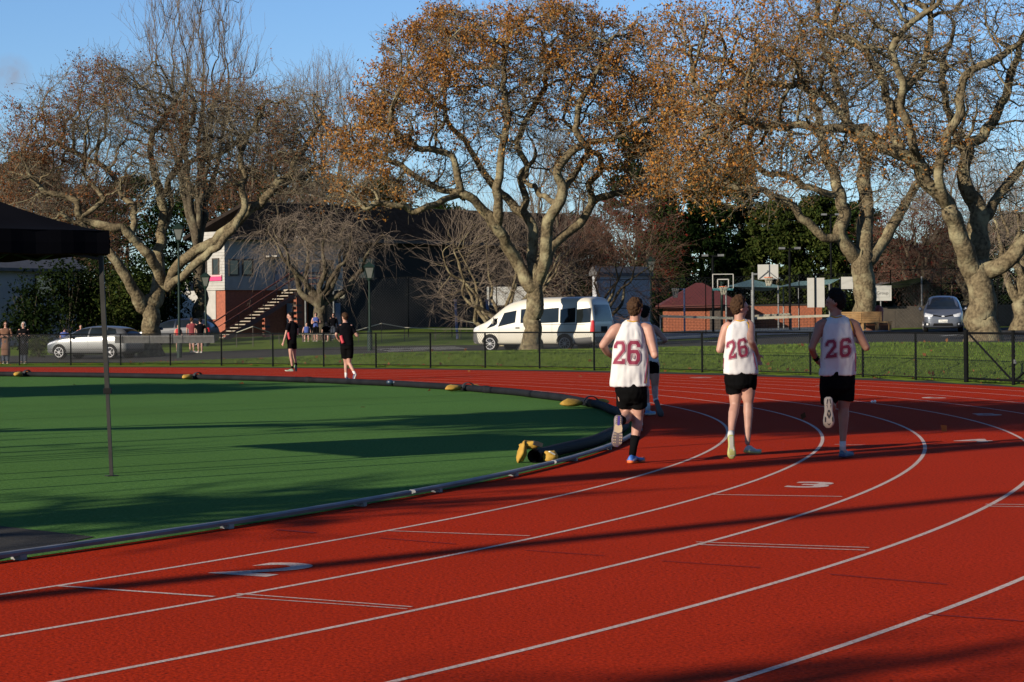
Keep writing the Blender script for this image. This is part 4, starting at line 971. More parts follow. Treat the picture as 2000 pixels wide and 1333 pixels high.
# ------------------------------------------------------------------ tall court fences
def post_fence(name, label, pts, hgt, pitch, rails=(1.0, 0.5), wire=0.22, r=.03):
    """pts: ground points of the run"""
    L = along(pts); T = thing(name, pts[0], label, 'fence'); tot = L[-1]
    def fp(s): return Vector((interp(s, L, [p.x for p in pts]), interp(s, L, [p.y for p in pts]), interp(s, L, [p.z for p in pts])))
    k = int(tot / pitch)
    for i in range(k + 1):
        p = fp(tot * i / k); mb = MB(); mb.tube([p, p + Vector((0, 0, hgt))], r, 6); mb.build('fence_post', M_fence, T)
    for q in rails:
        mb = MB(); mb.tube([fp(tot * i / k) + Vector((0, 0, hgt * q)) for i in range(k + 1)], .022, 5); mb.build('rail', M_fence, T)
    chain(0, tot, 0.05, hgt, 'wire_mesh', T, pitch=wire, r=.004, fp=fp)
    return T
post_fence('court_fence', 'tall black wire fence round the sports court right of the van', [gp(1100, 117), gp(1240, 118), gp(1500, 119.5), gp(1740, 121)], 3.15, 2.6)
post_fence('court_fence', 'tall dark wire fence left of the van in front of the dark hall', [gp(640, 119), gp(800, 117), gp(930, 116), gp(1060, 116)], 3.3, 2.2, rails=(1.0,), wire=.16)
post_fence('court_fence', 'tall black wire fence behind the silver people carrier at right', [gp(1740, 121), gp(1850, 119), gp(2060, 118)], 3.3, 2.6, rails=(1.0, .75))

# ------------------------------------------------------------------ lamp posts
M_lamp = mat('dark_green_lamp_paint', (0.010, 0.026, 0.021), 0.6, 0.4, 4.0, spec=.15)
M_lglass = mat('lamp_glass', (0.13, 0.14, 0.13), 0.3, 0.3, 3.0, spec=.3)
def lamp(px, D, top, label, base=True, s=1.0):
    g = gp(px, D); T = thing('street_lamp', g, label, 'lamp post', 'green lantern street lamps'); H_ = P(px, top, D).z - g.z; hl = 0.68 * s
    mb = MB(); mb.tube([g, g + UZ * .05, g + UZ * .9, g + UZ * .95], [.13 * s, .12 * s, .12 * s, .06 * s], 10); mb.build('lamp_base', M_lamp, T, False)
    mb = MB(); mb.tube([g + UZ * .95, g + UZ * (H_ - hl - .05)], [.06 * s, .042 * s], 10); mb.tube([g + UZ * (H_ * .55), g + UZ * (H_ * .55 + .08)], .075 * s, 10); mb.tube([g + UZ * (H_ - hl - .12), g + UZ * (H_ - hl - .02)], [.05 * s, .11 * s], 10); mb.build('pole', M_lamp, T)
    z0 = H_ - hl
    def sq(z, h): return [g + Vector((i * h * s, j * h * s, z)) for i, j in ((-1, -1), (1, -1), (1, 1), (-1, 1))]
    lan = MB(); lan.loft([sq(z0 - .02, .1), sq(z0 + .03, .11)]); lan.loft([sq(z0 + .5 * s, .24), sq(z0 + .55 * s, .25), sq(z0 + .70 * s, .08), sq(z0 + .74 * s, .05)])
    for a, b in zip(sq(z0 + .02, .105), sq(z0 + .5 * s, .215)): lan.beam(a, b, .025, .025)
    lan.tube([g + UZ * (z0 + .74 * s), g + UZ * H_], [.03, .008], 6); lo = lan.build('lantern', M_lamp, T)
    mb = MB(); mb.loft([sq(z0 + .03, .095), sq(z0 + .5 * s, .20)]); mb.build('lamp_glass', M_lglass, lo)
lamp(350, 95, 440, 'tallest green lantern street lamp beside the left oak trunk')
lamp(402, 112, 535, 'short green lantern street lamp by the clubhouse stairs'); lamp(722, 96, 515, 'green lantern street lamp standing on grass left of the white van'); lamp(1272, 112, 504, 'green lantern street lamp right of the van behind the front runner')

# ------------------------------------------------------------------ court equipment
M_bb = mat('white_backboard', (0.42, 0.42, 0.40), 0.5, 0.1, 3.0)
M_blue = mat('blue_pole_paint', (0.03, 0.07, 0.20), 0.5, 0.3)
M_net = mat('net_cord', (0.4, 0.38, 0.3), 0.8, 0.2)
M_red = mat('red_paint', (0.32, 0.05, 0.03), 0.6, 0.2)
M_orange = mat('orange_rim', (0.6, 0.12, 0.03), 0.5, 0.2)
def ringpts(c, r, n=14, z=0): return [c + Vector((r * math.cos(2 * math.pi * i / n), r * math.sin(2 * math.pi * i / n), z)) for i in range(n + 1)]
def netmesh(c, r, h):
    mb = MB()
    for k in range(10):
        a = 2 * math.pi * k / 10
        for s in (-1, 1): mb.tube([c + Vector((r * math.cos(a), r * math.sin(a), 0)), c + Vector((r * .75 * math.cos(a + s * .4), r * .75 * math.sin(a + s * .4), -h * .5)), c + Vector((r * .55 * math.cos(a), r * .55 * math.sin(a), -h))], .012, 3)
    return mb
def hoop(px, D, top, bot, pole_px, label, full, col):
    ctr = P(px, (top + bot) / 2, D); hw = 20 * D / F * (1 if full else 1); hh = (bot - top) / 2 * D / F
    g = gp(pole_px, D + .9); T = thing('basketball_hoop', g, label, 'basketball hoop')
    mb = MB(); mb.tube([g, Vector((g.x, g.y, ctr.z))], .07, 8); mb.tube([Vector((g.x, g.y, ctr.z - .1)), ctr + Vector((0, .06, -.1))], .05, 6); mb.build('pole', M_galv if full else M_lamp, T)
    mb = MB()
    if full: mb.box(ctr, (2 * hw, .04, 2 * hh))
    else:
        for a, b in (((-1, -1), (1, -1)), ((-1, 1), (1, 1)), ((-1, -1), (-1, 1)), ((1, -1), (1, 1))): mb.beam(ctr + Vector((a[0] * hw, 0, a[1] * hh)), ctr + Vector((b[0] * hw, 0, b[1] * hh)), .04, .04)
    b_ = mb.build('backboard', M_bb, T)
    if full:
        mb = MB(); 
        for s in (-1, 1): mb.beam(ctr + Vector((-s * hw * .9, -.05, -hh * .9)), ctr + Vector((s * hw * .1, -.05, hh * .2)), .03, .03)
        mb.beam(ctr + Vector((0.05, -.05, -hh)), ctr + Vector((.05, -.05, hh)), .03, .03); mb.build('brace', M_galv, b_)
    else:
        mb = MB(); c2 = ctr + Vector((0, -.02, -hh * .35))
        for a, b in (((-1, -1), (1, -1)), ((-1, 1), (1, 1)), ((-1, -1), (-1, 1)), ((1, -1), (1, 1))): mb.beam(c2 + Vector((a[0] * .3, 0, a[1] * .25)), c2 + Vector((b[0] * .3, 0, b[1] * .25)), .05, .05)
        mb.build('target_square', M_bb, b_)
        mb = MB(); mb.box(ctr + Vector((0, -.02, -hh - .05)), (2 * hw, .1, .12)); mb.build('edge_pad', mat('teal_pad', (.05, .22, .24), .6, .1), b_)
    rc = ctr + Vector((0, -.28, -hh * .75)); mb = MB(); mb.tube(ringpts(rc, .23), .02, 5); mb.build('rim', M_orange, T); nm = netmesh(rc, .23, .45); nm.build('net', M_net, T)
hoop(1412, 118, 536, 564, 1410, 'basketball hoop with clear white framed backboard in front of the red roof', False, None)
hoop(1500, 113, 517, 546, 1471, 'basketball hoop with solid white backboard on a grey pole', True, None)
def netball(px, D, top, label, m, dx):
    g = gp(px, D); T = thing('netball_post', g, label, 'netball post'); z = P(px, top, D).z; mb = MB(); mb.tube([g, Vector((g.x, g.y, z))], .05, 8); mb.tube([Vector((g.x, g.y, z - .05)), Vector((g.x + dx * .3, g.y - .1, z - .02))], .02, 5); mb.build('pole', m, T)
    c = Vector((g.x + dx * .5, g.y - .1, z)); mb = MB(); mb.tube(ringpts(c, .2), .018, 5); mb.build('rim', M_galv, T); netmesh(c, .2, .5).build('net', M_net, T)
netball(1337, 117, 564, 'netball post with blue padded pole in front of the orange brick wall', M_blue, -1.0); netball(597, 121, 566, 'netball post with grey pole left of the bare tree by the clubhouse', M_galv, 1.0); netball(652, 121, 566, 'netball post right of the bare tree by the clubhouse', M_galv, 1.0)
def court_net(x0, y0, x1, y1, D, label, group=None):
    a, b = P(x0, y0, D), P(x1, y1, D + .5); T = thing('tennis_net', a, label, 'net')
    for p in (a, b): g = zg(p.x, p.y); mb = MB(); mb.tube([(p.x, p.y, g), tuple(p)], .045, 6); mb.build('net_post', M_galv, T)
    mb = MB(); mb.beam(a, b, .03, .13); mb.build('net_band', M_net, T)
    mb = MB(); n_ = 24
    for i in range(n_): t = i / n_; p = a + (b - a) * t; mb.tube([tuple(p), (p.x, p.y, zg(p.x, p.y) + .1)], .006, 3)
    for k in range(5): mb.tube([tuple(a - UZ * (.15 + .15 * k)), tuple(b - UZ * (.15 + .15 * k))], .006, 3)
    tag(mb.build('net_cords', M_fence, T), kind='stuff')
court_net(1290, 618, 1432, 622, 114, 'tennis net with cream top band in front of the orange brick wall'); court_net(1470, 622, 1620, 617, 114, 'tennis net with cream top band left of the planter bench')
court_net(1470, 618, 1545, 614, 121, 'farther tennis net with blue end posts behind the second runner')
def rope(pts, label):
    P3 = [P(x, y, D) for x, y, D in pts]; T = thing('rope_barrier', P3[0], label, 'rope barrier'); mb = MB(); mb.tube(P3, .022, 5); mb.build('rope', M_net, T)
    for q in P3:
        g = zg(q.x, q.y); mb = MB(); mb.tube([(q.x, q.y, g), tuple(q)], .02, 5); mb.build('stake', M_frame, T)
rope([(462, 650, 109), (494, 638, 109), (528, 650, 110)], 'pale rope on stakes at the foot of the clubhouse stairs')
rope([(545, 652, 112), (650, 654, 112), (700, 645, 110), (745, 632, 109), (790, 640, 110), (850, 643, 110), (925, 643, 110)], 'long pale rope barrier behind the left lamp post and the van'); rope([(900, 626, 112), (940, 634, 111)], 'short white rope by the blue post left of the van')
for px_, lab in ((893, 'blue and red padded post left of the van'), (955, 'blue post with its foot hidden by the van')):
    g = gp(px_, 114); mb = MB(); mb.tube([g, g + Vector((-.1, 0, 2.0))], .07, 8); mb.box(g + Vector((-.1, 0, 2.05)), (.2, .15, .1)); tag(mb.build('padded_post', M_blue), lab, 'post')
def board(name, x0, y0, x1, y1, D, label, post=None, mt=None, txt=None):
    a, b = P(x0, y1, D), P(x1, y0, D); c = (a + b) / 2; g = gp((x0 + x1) / 2, D); T = thing(name, g, label, 'sign'); mb = MB(); mb.box(c, (b.x - a.x, .03, b.z - a.z)); mb.build('sign_panel', mt or M_bb, T)
    if post is not None:
        mb = MB(); pg = gp(post, D - .06); mb.tube([pg, Vector((pg.x, pg.y, b.z + .03))], .04, 6); mb.build('sign_post', M_fence, T)
    if txt:
        me = text_mesh(txt, .25); me.transform(Matrix.Translation(c + Vector((.03, -.022, 0))) @ Matrix.Rotation(math.pi / 2, 4, 'X')); link_mesh('lettering', me, mat('black_ink', (.02, .02, .02), .7), T)
        mb = MB(); hx, hz = (b.x - a.x) * .40, (b.z - a.z) * .26
        for q in ((-1, 0), (1, 0)): mb.box(c + Vector((q[0] * hx, -.02, 0)), (.008, .006, 2 * hz))
        for q in (-1, 1): mb.box(c + Vector((0, -.02, q * hz)), (2 * hx, .006, .008))
        mb.build('border_line', M_galv, T)
    return T
board('hoarding', 951, 560, 1030, 597, 121, 'large blank white hoarding behind the white van', 957)
board('notice_board', 1577, 543, 1610, 601, 118.5, 'tall blank white notice board behind the third runner', 1592)
board('notice_board', 1643, 541, 1672, 565, 118.8, 'small white notice board half hidden by the planter oak', None)
board('notice_board', 1704, 558, 1741, 588, 120, 'white notice board reading Group right of the planter oak', None, None, 'Group')
# court light poles and shade sails
for px_, top, D, lab in ((1393, 500, 122, 'black court floodlight pole above the clear backboard'), (1543, 486, 124, 'black court floodlight pole left of the tall notice board'), (1624, 420, 140, 'far black floodlight pole with white head seen beside the forked oak')):
    g = gp(px_, D); z = P(px_, top, D).z; T = thing('floodlight', g, lab, 'floodlight'); mb = MB(); mb.tube([g, Vector((g.x, g.y, z))], .07, 7); mb.build('pole', M_fence, T)
    mb = MB(); mb.box((g.x, g.y, z - .02), (1.1, .12, .1)); mb.build('cross_arm', M_fence, T)
    for s in (-1, 1): mb = MB(); mb.box((g.x + s * .45, g.y - .12, z + .02), (.34, .3, .12)); mb.build('lamp_head', M_galv, T)
M_sail = mat('green_shade_cloth', (0.10, 0.19, 0.18), 0.8, 0.2, 2.0)
def sail(pts, label, m):
    q = [P(*p) for p in pts]; n = 10; mb = MB(); c = sum(q, Vector()) / len(q); rows = []
    T = thing('shade_sail', q[0], label, 'shade sail')
    for j in range(n + 1):
        rows.append([q[0].lerp(q[1], i / n).lerp(q[3].lerp(q[2], i / n), j / n) - UZ * (.35 * math.sin(math.pi * i / n) * math.sin(math.pi * j / n)) for i in range(n + 1)])
    mb.loft(rows, close=False); mb.loft([[v - UZ * .01 for v in r] for r in rows], close=False); mb.build('cloth', m, T, True)
    for p in q: mb = MB(); mb.tube([(p.x, p.y, zg(p.x, p.y)), tuple(p + UZ * .05)], .05, 6); mb.build('sail_post', M_galv, T)
sail([(1418, 560, 126), (1520, 562, 126), (1530, 560, 131), (1468, 546, 131)], 'pale green shade sail right of the red roof', M_sail); sail([(1520, 560, 127), (1620, 556, 127), (1640, 545, 133), (1560, 550, 133)], 'dark green shade sail behind the third runner', M_sail)
sail([(1700, 560, 124), (1800, 542, 124), (1812, 548, 129), (1720, 552, 129)], 'grey shade sail above the Group notice board', mat('grey_cloth', (.16, .16, .15), .8, .2))

# ------------------------------------------------------------------ timber planter bench
M_tim = mat('golden_timber', (0.32, 0.19, 0.075), 0.75, 0, 6.0, (0.24, 0.13, 0.045), 0.3, 30)
pc = gp(1688, 111.5); T = thing('planter_bench', pc, 'golden timber slatted planter box with bench round the oak', 'planter')
def planter_slats(x0, x1, y0, y1, D):
    for i in range(6):
        z = P(x0, y1, D).z + (P(x0, y0, D).z - P(x0, y1, D).z) * (i + .5) / 6; a, b = P(x0, 620, D), P(x1, 620, D)
        h = (P(x0, y0, D).z - P(x0, y1, D).z) / 6 * .86; mb = MB(); mb.box(((a.x + b.x) / 2, D, z), (b.x - a.x, .05, h)); mb.build('slat', M_tim, T)
        mb = MB(); mb.box((b.x - .03, D + 1.0, z), (.05, 1.9, h)); mb.build('slat', M_tim, T)
planter_slats(1640, 1682, 609.5, 630, 111.5); planter_slats(1683, 1722, 609, 629.5, 110.6)
mb = MB(); a, b = P(1676, 630, 110.2), P(1741, 630, 110.2); mb.box(((a.x + b.x) / 2, 110.2, a.z), (b.x - a.x, .6, .07)); mb.build('seat', M_tim, T)
for x in (1684, 1713, 1738):
    p = P(x, 630, 110.0); g = zg(p.x, p.y); mb = MB(); mb.box((p.x, p.y, (p.z + g) / 2 - .03), (.09, .4, p.z - g - .04)); mb.build('leg', M_tim, T)
for x in (1700, 1727): p = P(x, 640, 110.9); mb = MB(); mb.box((p.x, p.y, zg(p.x, p.y) + .2), (.45, .05, .42)); mb.build('base_panel', mat('dark_timber', (.16, .06, .03), .8, .3), T)
p = gp(1716, 114); T2 = thing('rubbish_bin', p, 'dull red bin behind the planter bench', 'bin'); mb = MB(); mb.tube([p, p + UZ * 1.0], [.22, .26], 12); mb.build('bin_body', M_red, T2); mb = MB(); mb.tube([p + UZ * 1.0, p + UZ * 1.2, p + UZ * 1.34], [.28, .24, .08], 12); mb.build('bin_lid', M_red, T2)
# ------------------------------------------------------------------ background trees
TB = 'trees beyond the car park'
bare('poplar_tree', 'tallest bare tree with upright fan of stems rising behind the left oak', 389, 640, 120, -50, 235, 3, nst=10, bark_m=M_barkd, twig_m=M_twigp, natt=1500, up=1.6, low=.42, tr=.33, twl=1.5, tip=.016, twigs=3, fan=.8, spread=.45, sub=3, group=TB)
bare('bare_tree', 'bare grey topped tree between the left oak and the orange oak', 640, 500, 160, 125, 240, 4, nst=7, natt=1100, up=1.0, low=.25, tr=.35, twl=1.4, tip=.016, twig_m=M_twigp, group=TB, sub=3, spread=.6)
bare('bare_tree', 'bare tree with reddish twigs beyond the left oak', 500, 500, 140, 175, 260, 41, nst=7, natt=900, up=.5, low=.3, tr=.3, twl=1.2, tip=.015, twig_m=M_twigr, leaves=2500, leaf_m=M_leafb, group=TB)
bare('bare_tree', 'bare brown twigged tree beyond the far left lamp', 130, 560, 140, 300, 300, 42, nst=7, natt=900, up=.4, low=.25, tr=.3, twl=1.2, tip=.015, twig_m=M_twigr, leaves=2500, leaf_m=M_leafb, group=TB)
bare('bare_tree', 'bare brown tree at the far left edge', 0, 560, 145, 330, 220, 43, nst=7, natt=700, up=.4, low=.25, tr=.3, twl=1.2, tip=.015, twig_m=M_twigr, leaves=1500, leaf_m=M_leafb, group=TB)
bare('bare_tree', 'small bare tree with pale drooping twigs in front of the clubhouse', 624, 640, 117, 395, 330, 8, nst=7, natt=280, up=-.1, low=.42, tr=.34, twl=1.2, tip=.013, twig_m=M_twigp, bark_m=M_barkd, hang=.5, fan=.8, group=TB, sub=2)
bare('bare_tree', 'low bare twiggy tree fanning out behind the van and orange oak', 985, 640, 98.5, 405, 330, 9, nst=11, natt=420, up=.2, low=.08, tr=.2, twl=1.3, tip=.012, twig_m=M_twigp, bark_m=M_bark, fan=1.1, spread=.45, group=TB, sub=2)
bare('bare_tree', 'low bare twiggy tree right of the orange oak behind the van roof', 1160, 640, 102, 440, 260, 10, nst=9, natt=330, up=.2, low=.08, tr=.2, twl=1.4, tip=.013, twig_m=M_twigr, bark_m=M_barkd, fan=1.0, spread=.5, group=TB, sub=3)
bare('bare_tree', 'bare upright tree seen between the limbs of the orange oak', 1085, 600, 150, 255, 170, 12, nst=8, natt=500, up=1.5, low=.15, tr=.3, twl=1.3, tip=.015, fan=.8, spread=.45, group=TB)
bare('bare_tree', 'bare pale twigged tree right of the nearest oak', 1990, 640, 100, 330, 200, 13, nst=6, natt=600, up=.2, low=.3, tr=.36, twl=1.1, tip=.013, twig_m=M_twigp, bark_m=M_bark, group=TB, sub=3)
bare('bare_tree', 'bare red twigged tree between the planter oak and the people carrier', 1800, 640, 128, 380, 230, 14, nst=8, natt=900, up=.2, low=.2, tr=.3, twl=1.2, tip=.014, twig_m=M_twigr, leaves=1600, leaf_m=M_leafr, group=TB, sub=3, hang=.3)
bare('bare_tree', 'bare pale tree behind the people carrier roof', 1890, 640, 135, 300, 240, 15, nst=7, natt=800, up=.3, low=.25, tr=.35, twl=1.3, tip=.014, twig_m=M_twigp, group=TB, sub=3)
bare('bare_tree', 'bare tree with dark red leaves above the white hall', 1235, 640, 150, 370, 200, 16, nst=7, natt=420, up=.3, low=.2, tr=.28, twl=1.3, tip=.014, twig_m=M_twigr, leaves=2600, leaf_m=M_leafr, group=TB)
EV = 'evergreens beyond the courts'
for i, (px, D, top, wpx, m, sh, lab) in enumerate([
    (1300, 165, 372, 140, M_ever, 'cone', 'dark conifer left of the court behind the lamp post'), (1372, 160, 322, 150, M_ever, 'cone', 'tall dark conifer above the red roof'),
    (1448, 166, 300, 150, M_ever, 'cone', 'tallest dark conifer behind the basketball hoops'), (1520, 150, 395, 120, M_everl, 'round', 'lighter green tree behind the solid backboard'),
    (1600, 150, 385, 130, M_everl, 'round', 'yellow green tree behind the tall notice board'), (1672, 160, 400, 130, M_ever, 'round', 'dark green tree behind the planter oak'), (1250, 175, 255, 150, M_ever, 'round', 'broad dark pine crown right of the orange oak'),
    (1760, 165, 470, 140, M_ever, 'round', 'dark bushy tree behind the Group notice board'), (745, 175, 350, 150, M_ever, 'round', 'dark green tree above the clubhouse roof'), (560, 180, 300, 150, M_ever, 'round', 'dark green tree rising above the left end of the clubhouse roof'),
    (480, 185, 325, 120, M_ever, 'round', 'dark green tree behind the left oak limbs'), (60, 165, 300, 150, M_ever, 'round', 'dark green tree far left behind the gazebo roof'), (250, 180, 345, 190, M_ever, 'round', 'low dark green tree behind the left oak trunk'),
    (1130, 180, 420, 150, M_ever, 'round', 'low dark tree behind the orange oak fork'), (870, 190, 400, 140, M_ever, 'round', 'dark tree beyond the right end of the clubhouse roof'), (1860, 175, 450, 150, M_ever, 'round', 'dark bushy tree beyond the people carrier'), (1985, 170, 420, 150, M_ever, 'round', 'dark bushy tree at the far right edge'),
    (390, 190, 360, 170, M_ever, 'round', 'low dark tree behind the clubhouse end wall'), (1000, 185, 460, 140, M_ever, 'round', 'low dark tree straight behind the white hoarding'), (160, 185, 360, 170, M_ever, 'round', 'low dark tree far left between the gazebo and the left oak'), (650, 190, 345, 150, M_ever, 'round', 'dark tree beyond the middle of the clubhouse roof')]):
    evergreen('conifer_tree' if sh == 'cone' else 'evergreen_tree', lab, 'tree', px, 640, D, top, wpx, 60 + i, m, n=7500 if m is M_everl or sh == 'cone' else 5500, leaf=.5, shape=sh, group=EV)
HB = 'dark shrubs below the left oak'
for i, (px, D, rx, rz, m, lab) in enumerate([(60, 112, 1.6, 1.9, M_hedge, 'dark shrub beside the two watching women'), (130, 116, 1.9, 2.4, M_hedge, 'tall dark shrub above the silver hatchback bonnet'), (185, 118, 1.8, 2.6, M_hedge, 'tall dark shrub behind the gazebo leg'), (235, 116, 1.7, 2.2, M_everl, 'yellow green shrub left of the left oak trunk'),
    (275, 120, 1.9, 2.5, M_hedge, 'dark shrub straight behind the left oak trunk'), (330, 119, 1.5, 2.2, M_hedge, 'dark shrub behind the tallest lamp post'), (75, 100, .7, .55, M_everl, 'low leafy bush beside the woman in black'), (372, 140, 1.6, 1.3, M_hedge, 'dark shrub at the clubhouse end wall')]):
    shrub('shrub', lab, 'shrub', gp(px, D), (rx, rx * .8, rz), 90 + i, m, n=2600 if D > 105 else 900, leaf=.22 if D > 105 else .13, group=HB)
# far hedge line that closes the view
rg = np.random.default_rng(5); n = 26000; X = rg.uniform(-75, 75, n); hgt = 4.5 + 1.2 * np.sin(X * .35) + .8 * np.sin(X * .9 + 1)
pts = np.stack([X, 205 + rg.normal(0, 2.0, n), zroad(X, 150 + 0 * X) - .5 + hgt * rg.random(n) ** .8], -1)
e = bpy.data.objects.new('far_wood', None); bpy.data.objects.remove(e)
hw = leaf_quads('far_wood', pts, .9, rg, M_hedge, None, aspect=.6); tag(hw, 'dark far belt of trees closing the view behind the buildings', 'wood', kind='stuff')
# fallen leaves on the bank and along the fence foot
n = 650; s = rg.uniform(0, FD[-1] * .93, n); d = np.where(rg.random(n) < .35, rg.uniform(.05, .5, n), rg.uniform(0.3, 9, n) ** 1.15)
V = []
for a, b in zip(s, d):
    p = fpt(a); q = fpt(a + .1); t = (q - p).normalized(); o = Vector((-t.y, t.x, 0)) * b; x, y = p.x + o.x, p.y + o.y; V.append((x, y, zg(x, y) + .05))
for _ in range(30):
    a = rg.uniform(-.15, 1.5); r_ = R0 + rg.uniform(-6, 10.4); V.append(tuple(pol(r_, a, .012)))
fl = leaf_quads('fallen_leaves', np.array(V), .11, rg, M_leafb, None, aspect=.7); tag(fl, 'brown fallen leaves scattered on the grass bank and the track', 'leaves', kind='stuff')
# tufts of grass along the bank crest and fence foot
n = 110000; s = rg.uniform(6, FD[-1] * .95, n); d = 0.2 + 14 * rg.random(n) ** 1.4
A_ = np.array([(interp(a, FD, FLn[:, 0]), interp(a, FD, FLn[:, 1])) for a in s]); B_ = np.array([(interp(a + .2, FD, FLn[:, 0]), interp(a + .2, FD, FLn[:, 1])) for a in s])
T_ = unit(B_ - A_); XY = A_ + np.stack([-T_[:, 1], T_[:, 0]], -1) * d[:, None]; Z = np.concatenate([zter(XY[i:i + 4000, 0], XY[i:i + 4000, 1]) for i in range(0, n, 4000)])
# keep tufts off the road sheet
nr = np.array([(-40, 91), (-25, 88.6), (-14, 85), (-8, 84.5), (-2, 88), (4, 85), (10, 74), (14, 66), (20, 58), (34, 50)]); keep = XY[:, 1] < np.interp(XY[:, 0], nr[:, 0], nr[:, 1]); XY = XY[keep]; Z = Z[keep]; n = len(Z)
h = 0.035 + .04 * rg.random(n); th = rg.random(n) * 6.28; w_ = .02
V = np.stack([np.stack([XY[:, 0] + np.cos(th) * w_, XY[:, 1] + np.sin(th) * w_, Z - .01], -1), np.stack([XY[:, 0] - np.cos(th) * w_, XY[:, 1] - np.sin(th) * w_, Z - .01], -1), np.stack([XY[:, 0] + rg.normal(0, .04, n), XY[:, 1] + rg.normal(0, .04, n), Z + h], -1)], 1).reshape(-1, 3)
M_tuft = leafmat('grass_tufts', [(0.08, 0.145, 0.018), (0.11, 0.18, 0.025), (0.13, 0.17, 0.035), (0.09, 0.155, 0.02)], .25)
tf = mesh_np('grass', V, np.arange(n * 3).reshape(n, 3), M_tuft); tag(tf, 'green grass blades on the bank behind the track fence', 'grass', kind='stuff')
# ------------------------------------------------------------------ vehicles
M_tyre = mat('tyre_rubber', (0.009, 0.009, 0.0095), 0.9, 0.3, 8.0, spec=.1)
M_rim = mat('alloy_rim', (0.33, 0.33, 0.35), 0.35, 0.2, 4.0, metal=0.7)
M_black = mat('black_plastic', (0.006, 0.006, 0.0065), 0.7, 0.3, spec=.1)
M_carglass = mat('car_glass', (0.012, 0.016, 0.018), 0.06, 0.4, 1.5, spec=.35)
M_tail = mat('red_tail_lamp', (0.45, 0.015, 0.015), 0.2, 0.3, 5.0)
M_headl = mat('headlamp_glass', (0.55, 0.57, 0.60), 0.15, 0.3, 12.0, spec=.9)
M_plate = mat('white_number_plate', (0.75, 0.75, 0.72), 0.5, 0.1)
M_grey = mat('grey_bumper', (0.07, 0.07, 0.073), 0.6, 0.2)
def sub_mesh(mb, lv):
    me = bpy.data.meshes.new('t'); me.from_pydata(mb.v, [], mb.f); o = bpy.data.objects.new('t', me); COL.objects.link(o)
    md = o.modifiers.new('s', 'SUBSURF'); md.levels = lv; md.render_levels = lv
    dg = bpy.context.evaluated_depsgraph_get(); r = bpy.data.meshes.new_from_object(o.evaluated_get(dg)); bpy.data.objects.remove(o); return r
